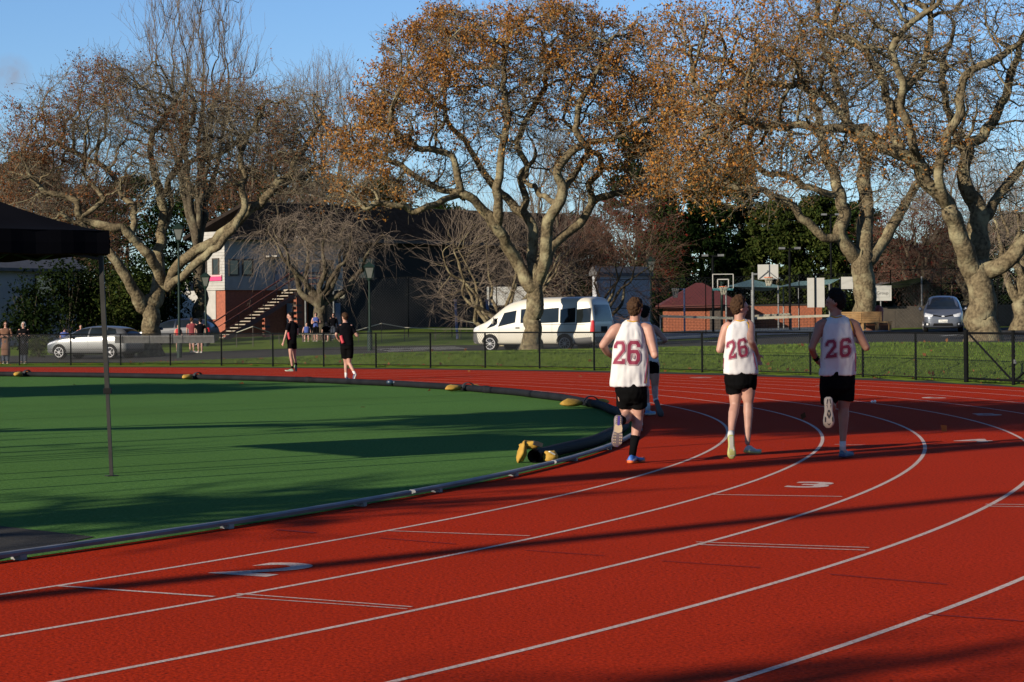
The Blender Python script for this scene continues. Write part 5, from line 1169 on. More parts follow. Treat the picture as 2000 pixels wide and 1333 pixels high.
class Car:
    def __init__(s, name, label, cat, front, rdir, L, Wd, st, paint, group=None):
        """front: ground point under the middle of the nose; rdir: direction nose -> tail; st: stations (x, zbottom, ztop, half width, belt, roof half width)"""
        s.T = thing(name, front, label, cat, group); r = Vector((rdir[0], rdir[1], 0)).normalized(); y = Vector((r.y, -r.x, 0))
        s.o = Vector(front); s.r = r; s.y = y; s.L = L; s.W = Wd; mb = MB(); rings = []
        for x, zb, zt, w, belt, wr in st:
            b = min(belt, zt - .06); h = zt - b
            half = [(0.0, zb), (.75 * w, zb), (.96 * w, zb + .06), (w, zb + .25 * (b - zb)), (w, zb + .7 * (b - zb)), (.985 * w, b), (w + (wr - w) * .55, b + .5 * h), (wr, zt - .13 * min(1, h / .5)), (wr * .8, zt - .035 * min(1, h / .4)), (0.0, zt)]
            ring = half + [(-p, q) for p, q in reversed(half[1:-1])]
            rings.append([(x, p, q) for p, q in ring])
        mb.loft(rings); s.me = sub_mesh(mb, 2)
        s.bv = BVHTree.FromPolygons([v.co.copy() for v in s.me.vertices], [tuple(p.vertices) for p in s.me.polygons])
        s.me.transform(s.M()); s.body = link_mesh('body', s.me, paint, s.T, True)
    def M(s):
        m = Matrix.Identity(4)
        m.col[0][:3] = s.r; m.col[1][:3] = s.y; m.col[2][:3] = (0, 0, 1); m.col[3][:3] = s.o; return m
    def side(s, poly, sgn, m, name, off=.006, parent=None, n=8):
        """panel on a flank: poly = 4 corners (x, z) -> projected on the shell"""
        def f(p):
            h = s.bv.ray_cast(Vector((p[0], sgn * 3, p[1])), Vector((0, -sgn, 0)))
            return (h[0] + h[1] * off) if h[0] is not None else None
        return s.panel(poly, f, m, name, parent, n)
    def end(s, poly, sgn, m, name, off=.006, parent=None, n=8):
        """panel seen from the front (sgn -1) or tail (+1): corners (y, z)"""
        def f(p):
            h = s.bv.ray_cast(Vector((s.L / 2 + sgn * (s.L / 2 + 3), p[0], p[1])), Vector((-sgn, 0, 0)))
            return (h[0] + h[1] * off) if h[0] is not None else None
        return s.panel(poly, f, m, name, parent, n)
    def panel(s, poly, f, m, name, parent=None, n=8):
        a, b, c, d = [Vector((p[0], p[1])) for p in poly]; V = []; mb = MB()
        for j in range(n + 1):
            for i in range(n + 1):
                p = a.lerp(b, i / n).lerp(d.lerp(c, i / n), j / n); q = f(p); V.append(q)
        idm = {}
        for k, q in enumerate(V):
            if q is not None: idm[k] = len(mb.v); mb.v.append(tuple(s.M() @ q))
        for j in range(n):
            for i in range(n):
                q = [j * (n + 1) + i, j * (n + 1) + i + 1, (j + 1) * (n + 1) + i + 1, (j + 1) * (n + 1) + i]
                if all(k in idm for k in q): mb.f.append(tuple(idm[k] for k in q)); mb.m.append(0)
        if not mb.f: return None
        return mb.build(name, m, parent or s.T, True)
    def w(s, x, y, z): return s.M() @ Vector((x, y, z))
    def wheel(s, x, sgn, r, spokes=10, rim=None):
        yo = sgn * (s.W / 2 - .02); c = s.w(x, yo - sgn * .09, r); ax = s.y * sgn
        # dark wheel arch on the body
        def f(p):
            h = s.bv.ray_cast(Vector((p[0], sgn * 3, p[1])), Vector((0, -sgn, 0))); return (h[0] + h[1] * .004) if h[0] is not None else None
        mb = MB(); n = 20; R = r * 1.2
        rows = []
        for kk in range(7):
            row = [f((x + R * (.05 + .95 * kk / 6) * math.cos(a), r + R * (.05 + .95 * kk / 6) * math.sin(a))) for a in [-0.3 + (math.pi + .6) * i / n for i in range(n + 1)]]
            rows.append([s.M() @ q if q is not None else None for q in row])
        for j in range(6):
            for i in range(n):
                q = [rows[j][i], rows[j][i + 1], rows[j + 1][i + 1], rows[j + 1][i]]
                if all(p is not None for p in q): mb.add(q, [(0, 1, 2, 3)])
        if mb.f: mb.build('wheel_arch', M_black, s.T)
        mb = MB(); prof = [(-.10, r * .72), (-.10, r * .95), (-.07, r), (.07, r), (.10, r * .95), (.105, r * .72)]
        X, Z = s.r, UZ; k = 28; rings = []
        for o_, rr in prof: rings.append([c + ax * o_ + (X * math.cos(2 * math.pi * i / k) + Z * math.sin(2 * math.pi * i / k)) * rr for i in range(k)])
        mb.loft(rings, cap=True); wo = mb.build('wheel', M_tyre, s.T, True)
        mb = MB(); o1 = c + ax * .108
        rr = [[o1 + ax * d + (X * math.cos(2 * math.pi * i / k) + Z * math.sin(2 * math.pi * i / k)) * q for i in range(k)] for d, q in ((0, r * .73), (.012, r * .72), (.012, r * .64), (.0, r * .62))]
        mb.loft(rr, cap=False); mb.tube([o1, o1 + ax * .02], [r * .18, r * .15], 12)
        for i in range(spokes):
            a = 2 * math.pi * i / spokes; d = X * math.cos(a) + Z * math.sin(a); mb.beam(o1 + ax * .006 + d * r * .14, o1 + ax * .006 + d * r * .66, .03 if spokes > 7 else .055, .02)
        mb.build('rim', rim or M_rim, wo)
# ---- white minibus
th = math.radians(29); rd_ = (math.cos(th), -math.sin(th)); rear = Vector((3.36, 88.2)); Lv, Wv = 5.9, 1.95
fl_ = rear - Vector(rd_) * Lv; yv = Vector((rd_[1], -rd_[0])); fc = fl_ - yv * Wv / 2; zv = 0.20
M_vanp = mat('white_van_paint', (0.46, 0.44, 0.385), 0.35, 0.06, 1.0, coat=.4)
st = [(0.0, .45, .82, .62, 1.0, .6), (.05, .32, .98, .80, 1.05, .75), (.25, .28, 1.10, .93, 1.05, .86), (.60, .28, 1.24, .965, 1.10, .9), (.80, .28, 1.34, .97, 1.12, .9), (1.15, .28, 1.66, .975, 1.14, .86), (1.55, .28, 1.98, .975, 1.15, .80), (1.95, .28, 2.17, .975, 1.16, .79), (2.6, .28, 2.29, .975, 1.16, .85), (4.2, .28, 2.31, .975, 1.16, .86), (5.2, .28, 2.31, .975, 1.16, .86), (5.58, .30, 2.30, .97, 1.16, .86), (5.70, .31, 2.24, .965, 1.16, .85), (5.80, .32, 1.95, .96, 1.16, .86), (5.90, .36, 1.25, .94, 1.10, .91), (5.91, .42, .95, .90, .9, .88)]
van = Car('minibus', 'white high roofed minibus van parked behind the orange oak trunk', 'van', (fc.x, fc.y, zv), rd_, Lv, Wv, st, M_vanp)
def vx(px): return min(np.arange(0, Lv, .01), key=lambda x: abs(1000 + F * van.w(x, .97, 0).x / van.w(x, .97, 0).y - px))
def vz(px, py): return P(px, py, van.w(vx(px), .97, 0).y).z - zv
R3 = lambda X, Y: (700 + .27 * X, 380 + .27 * Y)
def vq(*pts): return [(vx(R3(*p)[0]), vz(*R3(*p))) for p in pts]
van.side(vq((1008, 958), (1132, 928), (1138, 840), (1048, 858)), 1, M_carglass, 'window'); van.side(vq((925, 972), (985, 952), (1005, 892), (985, 905)), 1, M_carglass, 'window')
for a, b in ((1170, 1300), (1312, 1446), (1456, 1566), (1576, 1678)): van.side(vq((a, 932), (b, 926), (b, 820), (a, 832)), 1, M_carglass, 'window')
for a, b in ((1.3, 2.3), (2.5, 3.5), (3.6, 4.5), (4.6, 5.5)): van.side([(a, 1.3), (b, 1.3), (b, 1.95), (a + .1, 1.85)], -1, M_carglass, 'window')
van.end([(-.80, 1.22), (.80, 1.22), (.62, 1.98), (-.62, 1.98)], -1, M_carglass, 'windscreen'); van.end([(-.78, 1.25), (.78, 1.25), (.70, 1.95), (-.70, 1.95)], 1, M_carglass, 'rear_window')
van.side([(5.74, .78), (5.9, .78), (5.88, 1.30), (5.76, 1.30)], 1, M_tail, 'tail_lamp', .012); van.end([(.86, .78), (.95, .78), (.93, 1.30), (.85, 1.30)], 1, M_tail, 'tail_lamp', .012); van.end([(-.95, .72), (-.78, .72), (-.80, 1.32), (-.95, 1.32)], 1, M_tail, 'tail_lamp', .012)
van.side([(.05, .86), (.50, .92), (.42, 1.10), (.12, 1.0)], 1, M_headl, 'headlight', .01); van.end([(-.9, .80), (-.55, .80), (-.55, 1.0), (-.9, 1.05)], -1, M_headl, 'headlight', .01)
van.side([(0.0, .28), (.42, .28), (.30, .80), (0.02, .80)], 1, M_grey, 'front_bumper', .008); van.end([(-.85, .3), (.85, .3), (.85, .75), (-.85, .75)], -1, M_grey, 'grille', .006)
van.side([(4.95, .28), (5.91, .3), (5.91, .62), (5.0, .56)], 1, M_grey, 'rear_bumper', .008); van.end([(-.9, .36), (.9, .36), (.9, .62), (-.9, .62)], 1, M_grey, 'rear_bumper', .008); van.end([(-.3, .78), (.3, .78), (.3, 1.05), (-.3, 1.05)], 1, M_black, 'plate_recess', .007)
for a in (1.42, 2.58, 3.95): van.side([(a, .5), (a + .012, .5), (a + .012, 1.95 if a > 1.5 else 1.6), (a, 1.95 if a > 1.5 else 1.6)], 1, M_grey, 'door_seam', .003, n=6)
van.side([(2.6, 1.13), (5.5, 1.13), (5.5, 1.15), (2.6, 1.15)], 1, M_grey, 'door_seam', .004)
for a in (2.22, 2.72): van.side([(a, .98), (a + .2, .98), (a + .2, 1.03), (a, 1.03)], 1, M_black, 'door_handle', .02, n=3)
for sg in (1, -1):
    mb = MB(); c = van.w(1.18, sg * 1.06, 1.32); mb.ell(c, (.07, .13, .15), 10, 8); mb.beam(c, van.w(1.25, sg * .95, 1.22), .05, .05); mb.build('wing_mirror', M_vanp, van.T, True)
    van.wheel(.98, sg, .345); van.wheel(4.55, sg, .345)
# ---- silver hatchback
def hatch(name, label, px, D, thd, paint, zgr=None, dy=0):
    th = math.radians(thd); rd_ = (math.cos(th), -math.sin(th)); fl_ = Vector(((px - 1000) / F * D, D)); yv = Vector((rd_[1], -rd_[0])); fc = fl_ - yv * .89
    z = zg(fc.x, fc.y) + .03 if zgr is None else zgr
    st = [(0.0, .38, .62, .45, .9, .45), (.05, .25, .72, .68, .9, .62), (.25, .20, .80, .83, .9, .72), (.65, .20, .93, .885, .92, .74), (.98, .20, 1.02, .89, .93, .72), (1.35, .20, 1.24, .89, .94, .68), (1.8, .20, 1.45, .89, .95, .64), (2.4, .20, 1.52, .89, .96, .63), (3.2, .20, 1.51, .89, .98, .63), (3.8, .20, 1.45, .885, 1.0, .62), (4.08, .24, 1.30, .87, 1.02, .63), (4.25, .30, 1.02, .83, .98, .70), (4.3, .38, .75, .72, .8, .66)]
    c = Car(name, label, 'car', (fc.x, fc.y, z), rd_, 4.3, 1.78, st, paint)
    for sg in (1, -1):
        c.side([(1.22, .98), (2.28, 1.00), (2.28, 1.40), (1.72, 1.34)], sg, M_carglass, 'window'); c.side([(2.36, 1.0), (3.2, 1.04), (3.12, 1.41), (2.36, 1.41)], sg, M_carglass, 'window'); c.side([(3.26, 1.05), (3.75, 1.16), (3.6, 1.35), (3.2, 1.41)], sg, M_carglass, 'window')
        c.side([(.12, .62), (.62, .76), (.72, .86), (.25, .74)], sg, M_headl, 'headlight', .006); c.side([(3.95, .78), (4.25, .78), (4.2, 1.0), (3.9, .98)], sg, M_tail, 'tail_lamp', .006)
        for a in (1.3, 2.32, 3.2): c.side([(a, .35), (a + .012, .35), (a + .012, .95), (a, .95)], sg, M_grey, 'door_seam', .003, n=5)
        for a in (2.05, 2.95): c.side([(a, .86), (a + .2, .86), (a + .2, .90), (a, .90)], sg, paint, 'door_handle', .02, n=3)
        c.side([(.9, .22), (3.2, .22), (3.2, .28), (.9, .28)], sg, M_black, 'sill', .006)
        mb = MB(); m_ = c.w(1.5, sg * .98, 1.02); mb.ell(m_, (.06, .11, .08), 10, 6); mb.beam(m_, c.w(1.5, sg * .86, .96), .04, .04); mb.build('wing_mirror', paint, c.T, True)
        c.wheel(.82, sg, .315, 7); c.wheel(3.45, sg, .315, 7)
    c.end([(-.62, 1.0), (.62, 1.0), (.5, 1.36), (-.5, 1.36)], -1, M_carglass, 'windscreen'); c.end([(-.6, 1.0), (.6, 1.0), (.5, 1.34), (-.5, 1.34)], 1, M_carglass, 'rear_window'); c.end([(-.5, .35), (.5, .35), (.5, .55), (-.5, .55)], -1, M_black, 'grille')
    return c
M_silver = mat('silver_paint', (0.17, 0.175, 0.18), 0.3, 0.08, 1.0, metal=0.6, coat=.3)
hatch('hatchback_car', 'silver hatchback with five spoke alloy wheels parked beneath the left oak', 84, 97, 20, M_silver)
hatch('dark_car', 'dark blue car parked behind the left oak trunk', 258, 113, 10, mat('dark_blue_paint', (0.010, 0.015, 0.03), 0.4, 0.1, coat=.1))
# ---- silver people carrier facing the camera
M_silv2 = mat('pale_silver_paint', (0.13, 0.145, 0.18), 0.32, 0.08, 1.0, metal=0.5, coat=.3)
dirv = Vector((.20, 1.0)).normalized(); fcx = Vector(((1842 - 1000) / F * 97.5, 97.5)); z = zg(fcx.x, fcx.y) + .04
st = [(0.0, .34, .66, .55, .9, .5), (.06, .22, .78, .74, .95, .66), (.3, .18, .90, .86, 1.0, .74), (.75, .18, 1.04, .90, 1.03, .78), (1.05, .18, 1.16, .90, 1.04, .76), (1.6, .18, 1.50, .90, 1.05, .70), (2.1, .18, 1.68, .90, 1.06, .67), (2.8, .18, 1.74, .90, 1.06, .66), (4.0, .18, 1.72, .90, 1.06, .66), (4.6, .2, 1.6, .88, 1.06, .66), (4.78, .3, 1.1, .82, 1.0, .74), (4.8, .4, .9, .78, .9, .7)]
mv = Car('people_carrier', 'silver people carrier facing the camera left of the nearest oak trunk', 'car', (fcx.x, fcx.y, z), dirv, 4.8, 1.8, st, M_silv2)
mv.end([(-.76, 1.06), (.76, 1.06), (.60, 1.62), (-.60, 1.62)], -1, M_carglass, 'windscreen')
for sg in (1, -1):
    mv.end([(sg * .84, .72), (sg * .50, .70), (sg * .44, .80), (sg * .80, .90)], -1, M_headl, 'headlight', .008); mv.end([(sg * .80, .32), (sg * .62, .32), (sg * .60, .44), (sg * .80, .46)], -1, M_black, 'fog_recess', .006); mv.end([(sg * .75, .34), (sg * .66, .34), (sg * .66, .42), (sg * .75, .42)], -1, M_headl, 'fog_lamp', .012)
    mv.side([(1.35, 1.10), (2.2, 1.10), (2.2, 1.55), (1.75, 1.45)], sg, M_carglass, 'window'); mv.side([(2.3, 1.1), (3.3, 1.1), (3.3, 1.56), (2.3, 1.56)], sg, M_carglass, 'window'); mv.side([(3.4, 1.1), (4.4, 1.12), (4.3, 1.5), (3.4, 1.55)], sg, M_carglass, 'window')
    mb = MB(); m_ = mv.w(1.3, sg * 1.03, 1.08); mb.ell(m_, (.08, .12, .09), 10, 6); mb.beam(m_, mv.w(1.35, sg * .86, 1.02), .04, .04); mb.build('wing_mirror', M_silv2, mv.T, True)
    mv.wheel(.95, sg, .33, 7); mv.wheel(3.85, sg, .33, 7)
mv.end([(-.46, .76), (0, .68), (0, .73), (-.46, .82)], -1, M_black, 'grille', .007); mv.end([(0, .68), (.46, .76), (.46, .82), (0, .73)], -1, M_black, 'grille', .007)
mv.end([(-.46, .30), (.46, .30), (.42, .42), (-.42, .42)], -1, M_black, 'air_intake', .007); mv.end([(-.07, .70), (.07, .70), (.05, .76), (-.05, .76)], -1, M_headl, 'badge', .016, n=3)
pl_ = mv.end([(-.2, .46), (.2, .46), (.2, .58), (-.2, .58)], -1, M_plate, 'number_plate', .014, n=3)
me = text_mesh('EYK569', .10); c = mv.w(-.035, 0, .52); me.transform(Matrix.Translation(c - mv.r * .03) @ Matrix((mv.y * -1 if mv.y.x < 0 else mv.y, UZ, -mv.r)).transposed().to_4x4()); link_mesh('lettering', me, M_black, mv.T)
mb = MB(); c = mv.w(1.95, .36, 1.22); mb.ell(c, (.1, .1, .12)); 
# ------------------------------------------------------------------ gazebo, off-picture shade casters
M_canopy = mat('black_canopy_cloth', (0.004, 0.004, 0.006), 0.9, 0.3, 2.0, spec=.03)
M_lin = mat('gazebo_lining', (0.03, 0.018, 0.008), 0.9, 0.3, spec=.03)
M_leg = mat('gazebo_steel', (0.022, 0.021, 0.02), 0.6, 0.4, 6.0, spec=.2)
foot = G(218, 931); GD = foot.y; topc = P(196, 497, GD)
gz = thing('gazebo', foot, 'black pop up gazebo with one steel leg on the turf at the left edge', 'gazebo')
ga = Vector((-.80, -.60, 0)); gb = Vector((-.60, .80, 0)); S_ = 3.0
cn = [Vector((topc.x, topc.y, 0)) + ga * S_ * i + gb * S_ * j for i, j in ((0, 0), (1, 0), (1, 1), (0, 1))]
ctr = sum(cn, Vector()) / 4; out = [c + (c - ctr).normalized() * .09 for c in cn]; ze, zp = P(196, 452, GD).z, 3.22; zb = P(196, 497, GD).z
mb = MB(); nn = 12
for k in range(4):
    a, b = out[k], out[(k + 1) % 4]; rows = []
    for j in range(nn + 1):
        t = j / nn; h = ze + (zp - ze) * (t ** 1.35)
        rows.append([(a.lerp(b, i / nn)).lerp(ctr, t) + UZ * (h - .05 * math.sin(math.pi * i / nn) * math.sin(math.pi * t)) for i in range(nn + 1)])
    mb.loft(rows, close=False)
mb.build('canopy', M_canopy, gz, True)
mb = MB(); ml = MB()
for k in range(4):
    a, b = out[k], out[(k + 1) % 4]; inw = (ctr - (a + b) / 2).normalized(); n_ = 24
    def vr(z, o_, w_): return [a.lerp(b, i / n_) + inw * (o_ + .008 * math.sin(i * 1.3)) + UZ * (z + w_ * math.sin(i * .8)) for i in range(n_ + 1)]
    mb.loft([vr(ze + .005, 0, 0), vr((ze + zb) / 2, -.012, .003), vr(zb, -.01, .006)], close=False); ml.loft([vr(ze - .01, .03, 0), vr(zb - .012, .02, .006)], close=False)
mb.build('valance', M_canopy, gz); ml.build('lining', M_lin, gz)
for k, c in enumerate(cn):
    f_ = foot if k == 0 else Vector((c.x + (c - ctr).normalized().x * .0, c.y, 0)); t_ = Vector((c.x, c.y, zb + .1))
    mid = f_.lerp(t_, .36); mb = MB(); mb.beam(f_, mid + (t_ - f_).normalized() * .06, .034, .034); mb.beam(mid, t_, .044, .044); lg = mb.build('leg', M_leg, gz)
    mb = MB(); mb.box(mid + UZ * .02, (.075, .06, .055)); mb.build('collar', M_black, lg); mb = MB(); mb.box(f_ + UZ * .006, (.11, .09, .012), .6); mb.build('foot_plate', M_leg, lg)
for k in range(4):
    a, b = cn[k], cn[(k + 1) % 4]; mb = MB(); mb.beam(a + UZ * (zb + .2), (a + b) / 2 + UZ * (zb - .02), .025, .025); mb.beam((a + b) / 2 + UZ * (zb - .02), b + UZ * (zb + .2), .025, .025); mb.beam(a + UZ * (zb - .05), (a + b) / 2 + UZ * (zb + .2), .025, .025); mb.beam((a + b) / 2 + UZ * (zb + .2), b + UZ * (zb - .05), .025, .025); mb.build('truss_bar', M_leg, gz)
TE = math.tan(SUN_EL)
def cast(px, py, z): return G(px, py) + TS * (z / TE) + UZ * z          # point of height z whose shadow falls at this pixel
def off_pole(px, py, z, r, h, label):
    c = cast(px, py, z); b = Vector((c.x, c.y, 0)); T = thing('light_pole', b, label, 'light pole'); mb = MB(); mb.tube([b, b + UZ * h], [r, r * .85], 12); mb.build('pole', M_galv, T)
    mb = MB(); mb.box(b + UZ * h, (2.4, .2, .2), .8); mb.build('cross_arm', M_galv, T)
    for s in (-1, 0, 1): mb = MB(); mb.box(b + UZ * (h + .3) + Vector((s * .75, s * .75, 0)), (.6, .3, .5), .8); mb.build('lamp_head', M_galv, T)
off_pole(1000, 1066, 9.5, .17, 16, 'tall steel light pole outside the picture to the left whose shadow crosses the lanes')
def off_tree(name, label, trunk_px, h, r, blobs, seed, natt=500, leaves=0, leafm=None, twigs=2, tip=.03, zt=9.0, lsize=.15):
    """tree standing outside the picture: blobs are (px, py, z, rx, rz)"""
    c = cast(*trunk_px); b = Vector((c.x, c.y, 0)); L = [[(tuple(b), r * 1.15), (tuple(b + UZ * h * .25 + Vector((.1, .1, 0))), r), (tuple(b + UZ * h * .5), r * .85)]]
    B = []
    for px_, py_, z_, rx, rz in blobs: q = cast(px_, py_, z_); B.append(((q.x, q.y, q.z), (rx, rx, rz), 1.0)); L.append([(tuple(b + UZ * h * .45), r * .5), (tuple((b + UZ * h * .45).lerp(q, .5) + UZ * .4), r * .4), (tuple(q), r * .25)])
    grow(name, label, 'tree', L, B, seed, natt=natt, step=.6, kill=.8, tip=tip, bark_m=M_barkd, twigs=twigs, twl=1.1, leaves=leaves, leaf_m=leafm or M_leafb, sub=1, leaf=lsize)
off_tree('bare_tree', 'bare tree outside the picture to the left striping the near turf', (1300, 926, 10.5), 12, .30, [(380, 1000, 6.5, 2.0, .8), (120, 1008, 5.0, 2.0, .8), (640, 972, 7.5, 1.4, .5)], 201, natt=420, twigs=2, tip=.055)
off_pole(1651, 893, 13, .40, 17, 'thick unseen mast outside the picture to the left, added to shade the third runner')  # added unseen mast in place of an inferred trunk, sized to shade a runner
def ca(c, a, z=0.0): return (a * .745 + c * .667, a * .667 - c * .745, z)
_b = ca(-23.6, -6); _L = [[(_b, .26), (ca(-23.6, -6, 1.2), .24), (ca(-23.6, -6, 2.2), .22)]]
for c_, z_, r_ in ((-22.2, 6.6, .13), (-22.9, 7.2, .16), (-23.9, 7.9, .17), (-24.6, 6.2, .13), (-25.4, 7.0, .12), (-26.1, 5.4, .10)): _L.append([(ca(-23.6, -6, 2.0), .18), (ca(-23.6 + (c_ + 23.6) * .7, -6, 3.2), r_), (ca(c_, -6, z_ * .7), r_ * .8), (ca(c_, -6.2, z_), .03)])
grow('bare_tree', 'second bare tree outside the picture to the left shading the turf', 'tree', _L, [(ca(c_, -6, z_), (.7, .7, .9), 1.0) for c_, z_ in ((-22.2, 6.4), (-23.9, 7.4), (-25.4, 6.4))], 202, natt=70, step=.5, kill=.6, tip=.03, bark_m=M_barkd, twigs=1, twl=.7, sub=0)
off_tree('leafy_tree', 'leafy tree outside the picture to the left shading the inner bend', (-2231, 940, 0), 9, .17, [(1200, 808, 8.0, 1.5, .4), (1440, 812, 8.6, 1.9, .6), (1640, 822, 9.0, 1.9, .6), (2060, 813, 10.2, 1.7, .6), (2200, 800, 11, 2.2, .9)], 203, natt=700, leaves=34000, twigs=3, leafm=M_ever, lsize=.3)
off_tree('leafy_tree', 'leafy tree outside the picture to the left shading the far turf', (-300, 770, 6), 8, .3, [(60, 766, 7.6, 2.4, .7), (230, 765, 8.2, 1.5, .4), (-200, 770, 6.5, 2.6, .9)], 204, natt=350, leaves=20000, twigs=3, leafm=M_ever, lsize=.3)
off_tree('bare_tree', 'bare tree outside the picture behind the camera shading the near lanes', (1500, 1310, 7), 9, .3, [(1650, 1290, 9, .9, .8), (1950, 1265, 10, 1.0, .9), (1350, 1315, 8, .7, .6)], 205, natt=300, twigs=3)

for x_, y_ in ((-5.3, 19.1), (-6.0, 21.0), (-6.5, 22.7), (-9.0, 33.4), (-9.8, 36.0), (-8.0, 28.2)):
    b = Vector((x_, y_, 0)); T = thing('net_post', b, 'thin steel net post standing on the turf outside the left picture edge', 'post', 'net posts left of the picture'); mb = MB(); mb.tube([b, b + UZ * 5.5], .032, 8); mb.build('pole', M_galv, T); mb = MB(); mb.box(b + UZ * .02, (.3, .3, .04)); mb.build('base_plate', M_galv, T)
# ------------------------------------------------------------------ people
from mathutils import noise as mnoise
M_skin = mat('skin', (0.42, 0.225, 0.17), 0.55, 0.28, 9.0, spec=0.35)
M_skint = mat('tanned_skin', (0.30, 0.15, 0.10), 0.55, 0.12, 14.0, spec=0.35)
M_shirt = mat('white_singlet', (0.56, 0.55, 0.555), 0.8, 0.06, 20.0, bump=.25, bscale=160, spec=.15)
M_num = mat('maroon_print', (0.19, 0.008, 0.040), 0.75, 0.12, 30.0)
M_yel = mat('yellow_trim', (0.48, 0.25, 0.012), 0.8, 0.15)
M_shorts = mat('black_shorts', (0.004, 0.004, 0.0045), 0.95, 0.4, 9.0, bump=.3, bscale=50, spec=.04)
M_hairb = mat('brown_hair', (0.05, 0.024, 0.010), 0.8, 0, 45.0, (0.028, 0.013, 0.006), .6, 90, spec=.15)
M_hairk = mat('black_hair', (0.005, 0.004, 0.0035), 0.85, 0.4, 45.0, bump=.6, bscale=90, spec=.15)
M_hairg = mat('grey_hair', (0.34, 0.31, 0.28), 0.6, 0.3, 45.0, bump=.6, bscale=90)
M_sockk = mat('black_sock', (0.005, 0.005, 0.006), 0.95, 0.3, spec=.03); M_sockw = mat('white_sock', (0.55, 0.54, 0.53), 0.9, 0.1)
M_eye = mat('dark_eye', (0.02, 0.015, 0.012), 0.3, 0.2); M_lip = mat('lip', (0.30, 0.10, 0.08), .5, .1)
def col(nm, c, r=.6, **k): return mat(nm, c, r, .15, 12.0, **k)
def remesh(mb, voxel, it=4, fac=0.6):
    me = bpy.data.meshes.new('t'); me.from_pydata([tuple(v) for v in mb.v], [], mb.f); o = bpy.data.objects.new('t', me); COL.objects.link(o)
    m = o.modifiers.new('r', 'REMESH'); m.mode = 'VOXEL'; m.voxel_size = voxel
    s = o.modifiers.new('s', 'SMOOTH'); s.iterations = it; s.factor = fac
    dg = bpy.context.evaluated_depsgraph_get(); r = bpy.data.meshes.new_from_object(o.evaluated_get(dg)); bpy.data.objects.remove(o); r.materials.clear(); return r
def limb(mb, pts, rad, n=12):
    """rounded, smoothly interpolated limb"""
    pts = [Vector(p) for p in pts]; pp = [pts[0] * 2 - pts[1]] + pts + [pts[-1] * 2 - pts[-2]]; out = []; ro = []
    for i in range(1, len(pp) - 2):
        a, b, c, d = pp[i - 1:i + 3]
        for k in range(4):
            t = k / 4; out.append(0.5 * ((2 * b) + (c - a) * t * .7 + (-3 * b + 3 * c) * 0 + (2 * a - 5 * b + 4 * c - d) * 0 * t) if False else b.lerp(c, t)); ro.append(rad[i - 1] + (rad[i] - rad[i - 1]) * t)
    out.append(pts[-1]); ro.append(rad[-1]); mb.tube(out, ro, n)
    for q, r in zip(pts, rad): mb.ell(q, (r, r, r), 12, 8)
def wrinkle(me, amp, sc, seed):
    for v in me.vertices:
        n = mnoise.noise(Vector((v.co.x * sc + seed, v.co.y * sc, v.co.z * sc * .45))) + .5 * mnoise.noise(Vector((v.co.x * sc * 2.3, v.co.y * sc * 2.3 + seed, v.co.z * sc)))
        v.co += v.normal * (amp * n)
def hand(mb, wr, d, side, s=1.0, curl=.9):
    """palm, four unequal bent fingers and a thumb; d = forearm direction, side = direction of the thumb"""
    d = d.normalized(); side = (side - d * side.dot(d)).normalized(); nrm = d.cross(side).normalized()
    c = wr + d * .045 * s
    M = Matrix((side, nrm, d)).transposed(); mb.ell(c, (.038 * s, .017 * s, .05 * s), 10, 8, M)
    for i, L in enumerate((.072, .08, .075, .058)):
        b = wr + d * .085 * s + side * (.027 - .018 * i) * s; p = [b]; a = 0.0
        for k in range(3): a += curl * (.55 + .12 * k); p.append(p[-1] + (d * math.cos(a) + nrm * math.sin(a)) * L * s * (.45, .32, .25)[k])
        mb.tube(p, [.0095 * s, .009 * s, .0085 * s, .007 * s], 6)
    b = wr + d * .03 * s + side * .032 * s; mb.tube([b, b + (d * .6 + side * .6 + nrm * .3) * .035 * s, b + (d * .85 + side * .35 + nrm * .6) * .062 * s], [.012 * s, .011 * s, .008 * s], 6)
def head(body, c, f, h, up=UZ):
    """skull, jaw, nose and ears added to the body builder; c centre, f facing, h head height"""
    f = Vector(f).normalized(); up = (up - f * up.dot(f)).normalized(); r = f.cross(up).normalized(); k = h / .23; M = Matrix((r, f, up)).transposed()
    body.ell(c + up * .02 * k, (.073 * k, .092 * k, .092 * k), 14, 12, M); body.ell(c - up * .045 * k + f * .018 * k, (.056 * k, .066 * k, .066 * k), 12, 10, M); body.ell(c - up * .085 * k + f * .05 * k, (.028 * k, .026 * k, .022 * k), 8, 6, M)
    body.tube([c + f * .086 * k + up * .02 * k, c + f * .108 * k - up * .022 * k, c + f * .085 * k - up * .03 * k], [.010 * k, .016 * k, .012 * k], 8); body.tube([c + f * .084 * k + up * .03 * k + r * .045 * k, c + f * .093 * k + up * .032 * k, c + f * .084 * k + up * .03 * k - r * .045 * k], [.012 * k] * 3, 6)
    for s in (-1, 1): body.ell(c + r * s * .078 * k - f * .008 * k - up * .005 * k, (.010 * k, .02 * k, .033 * k), 8, 8, M)
    return M, k
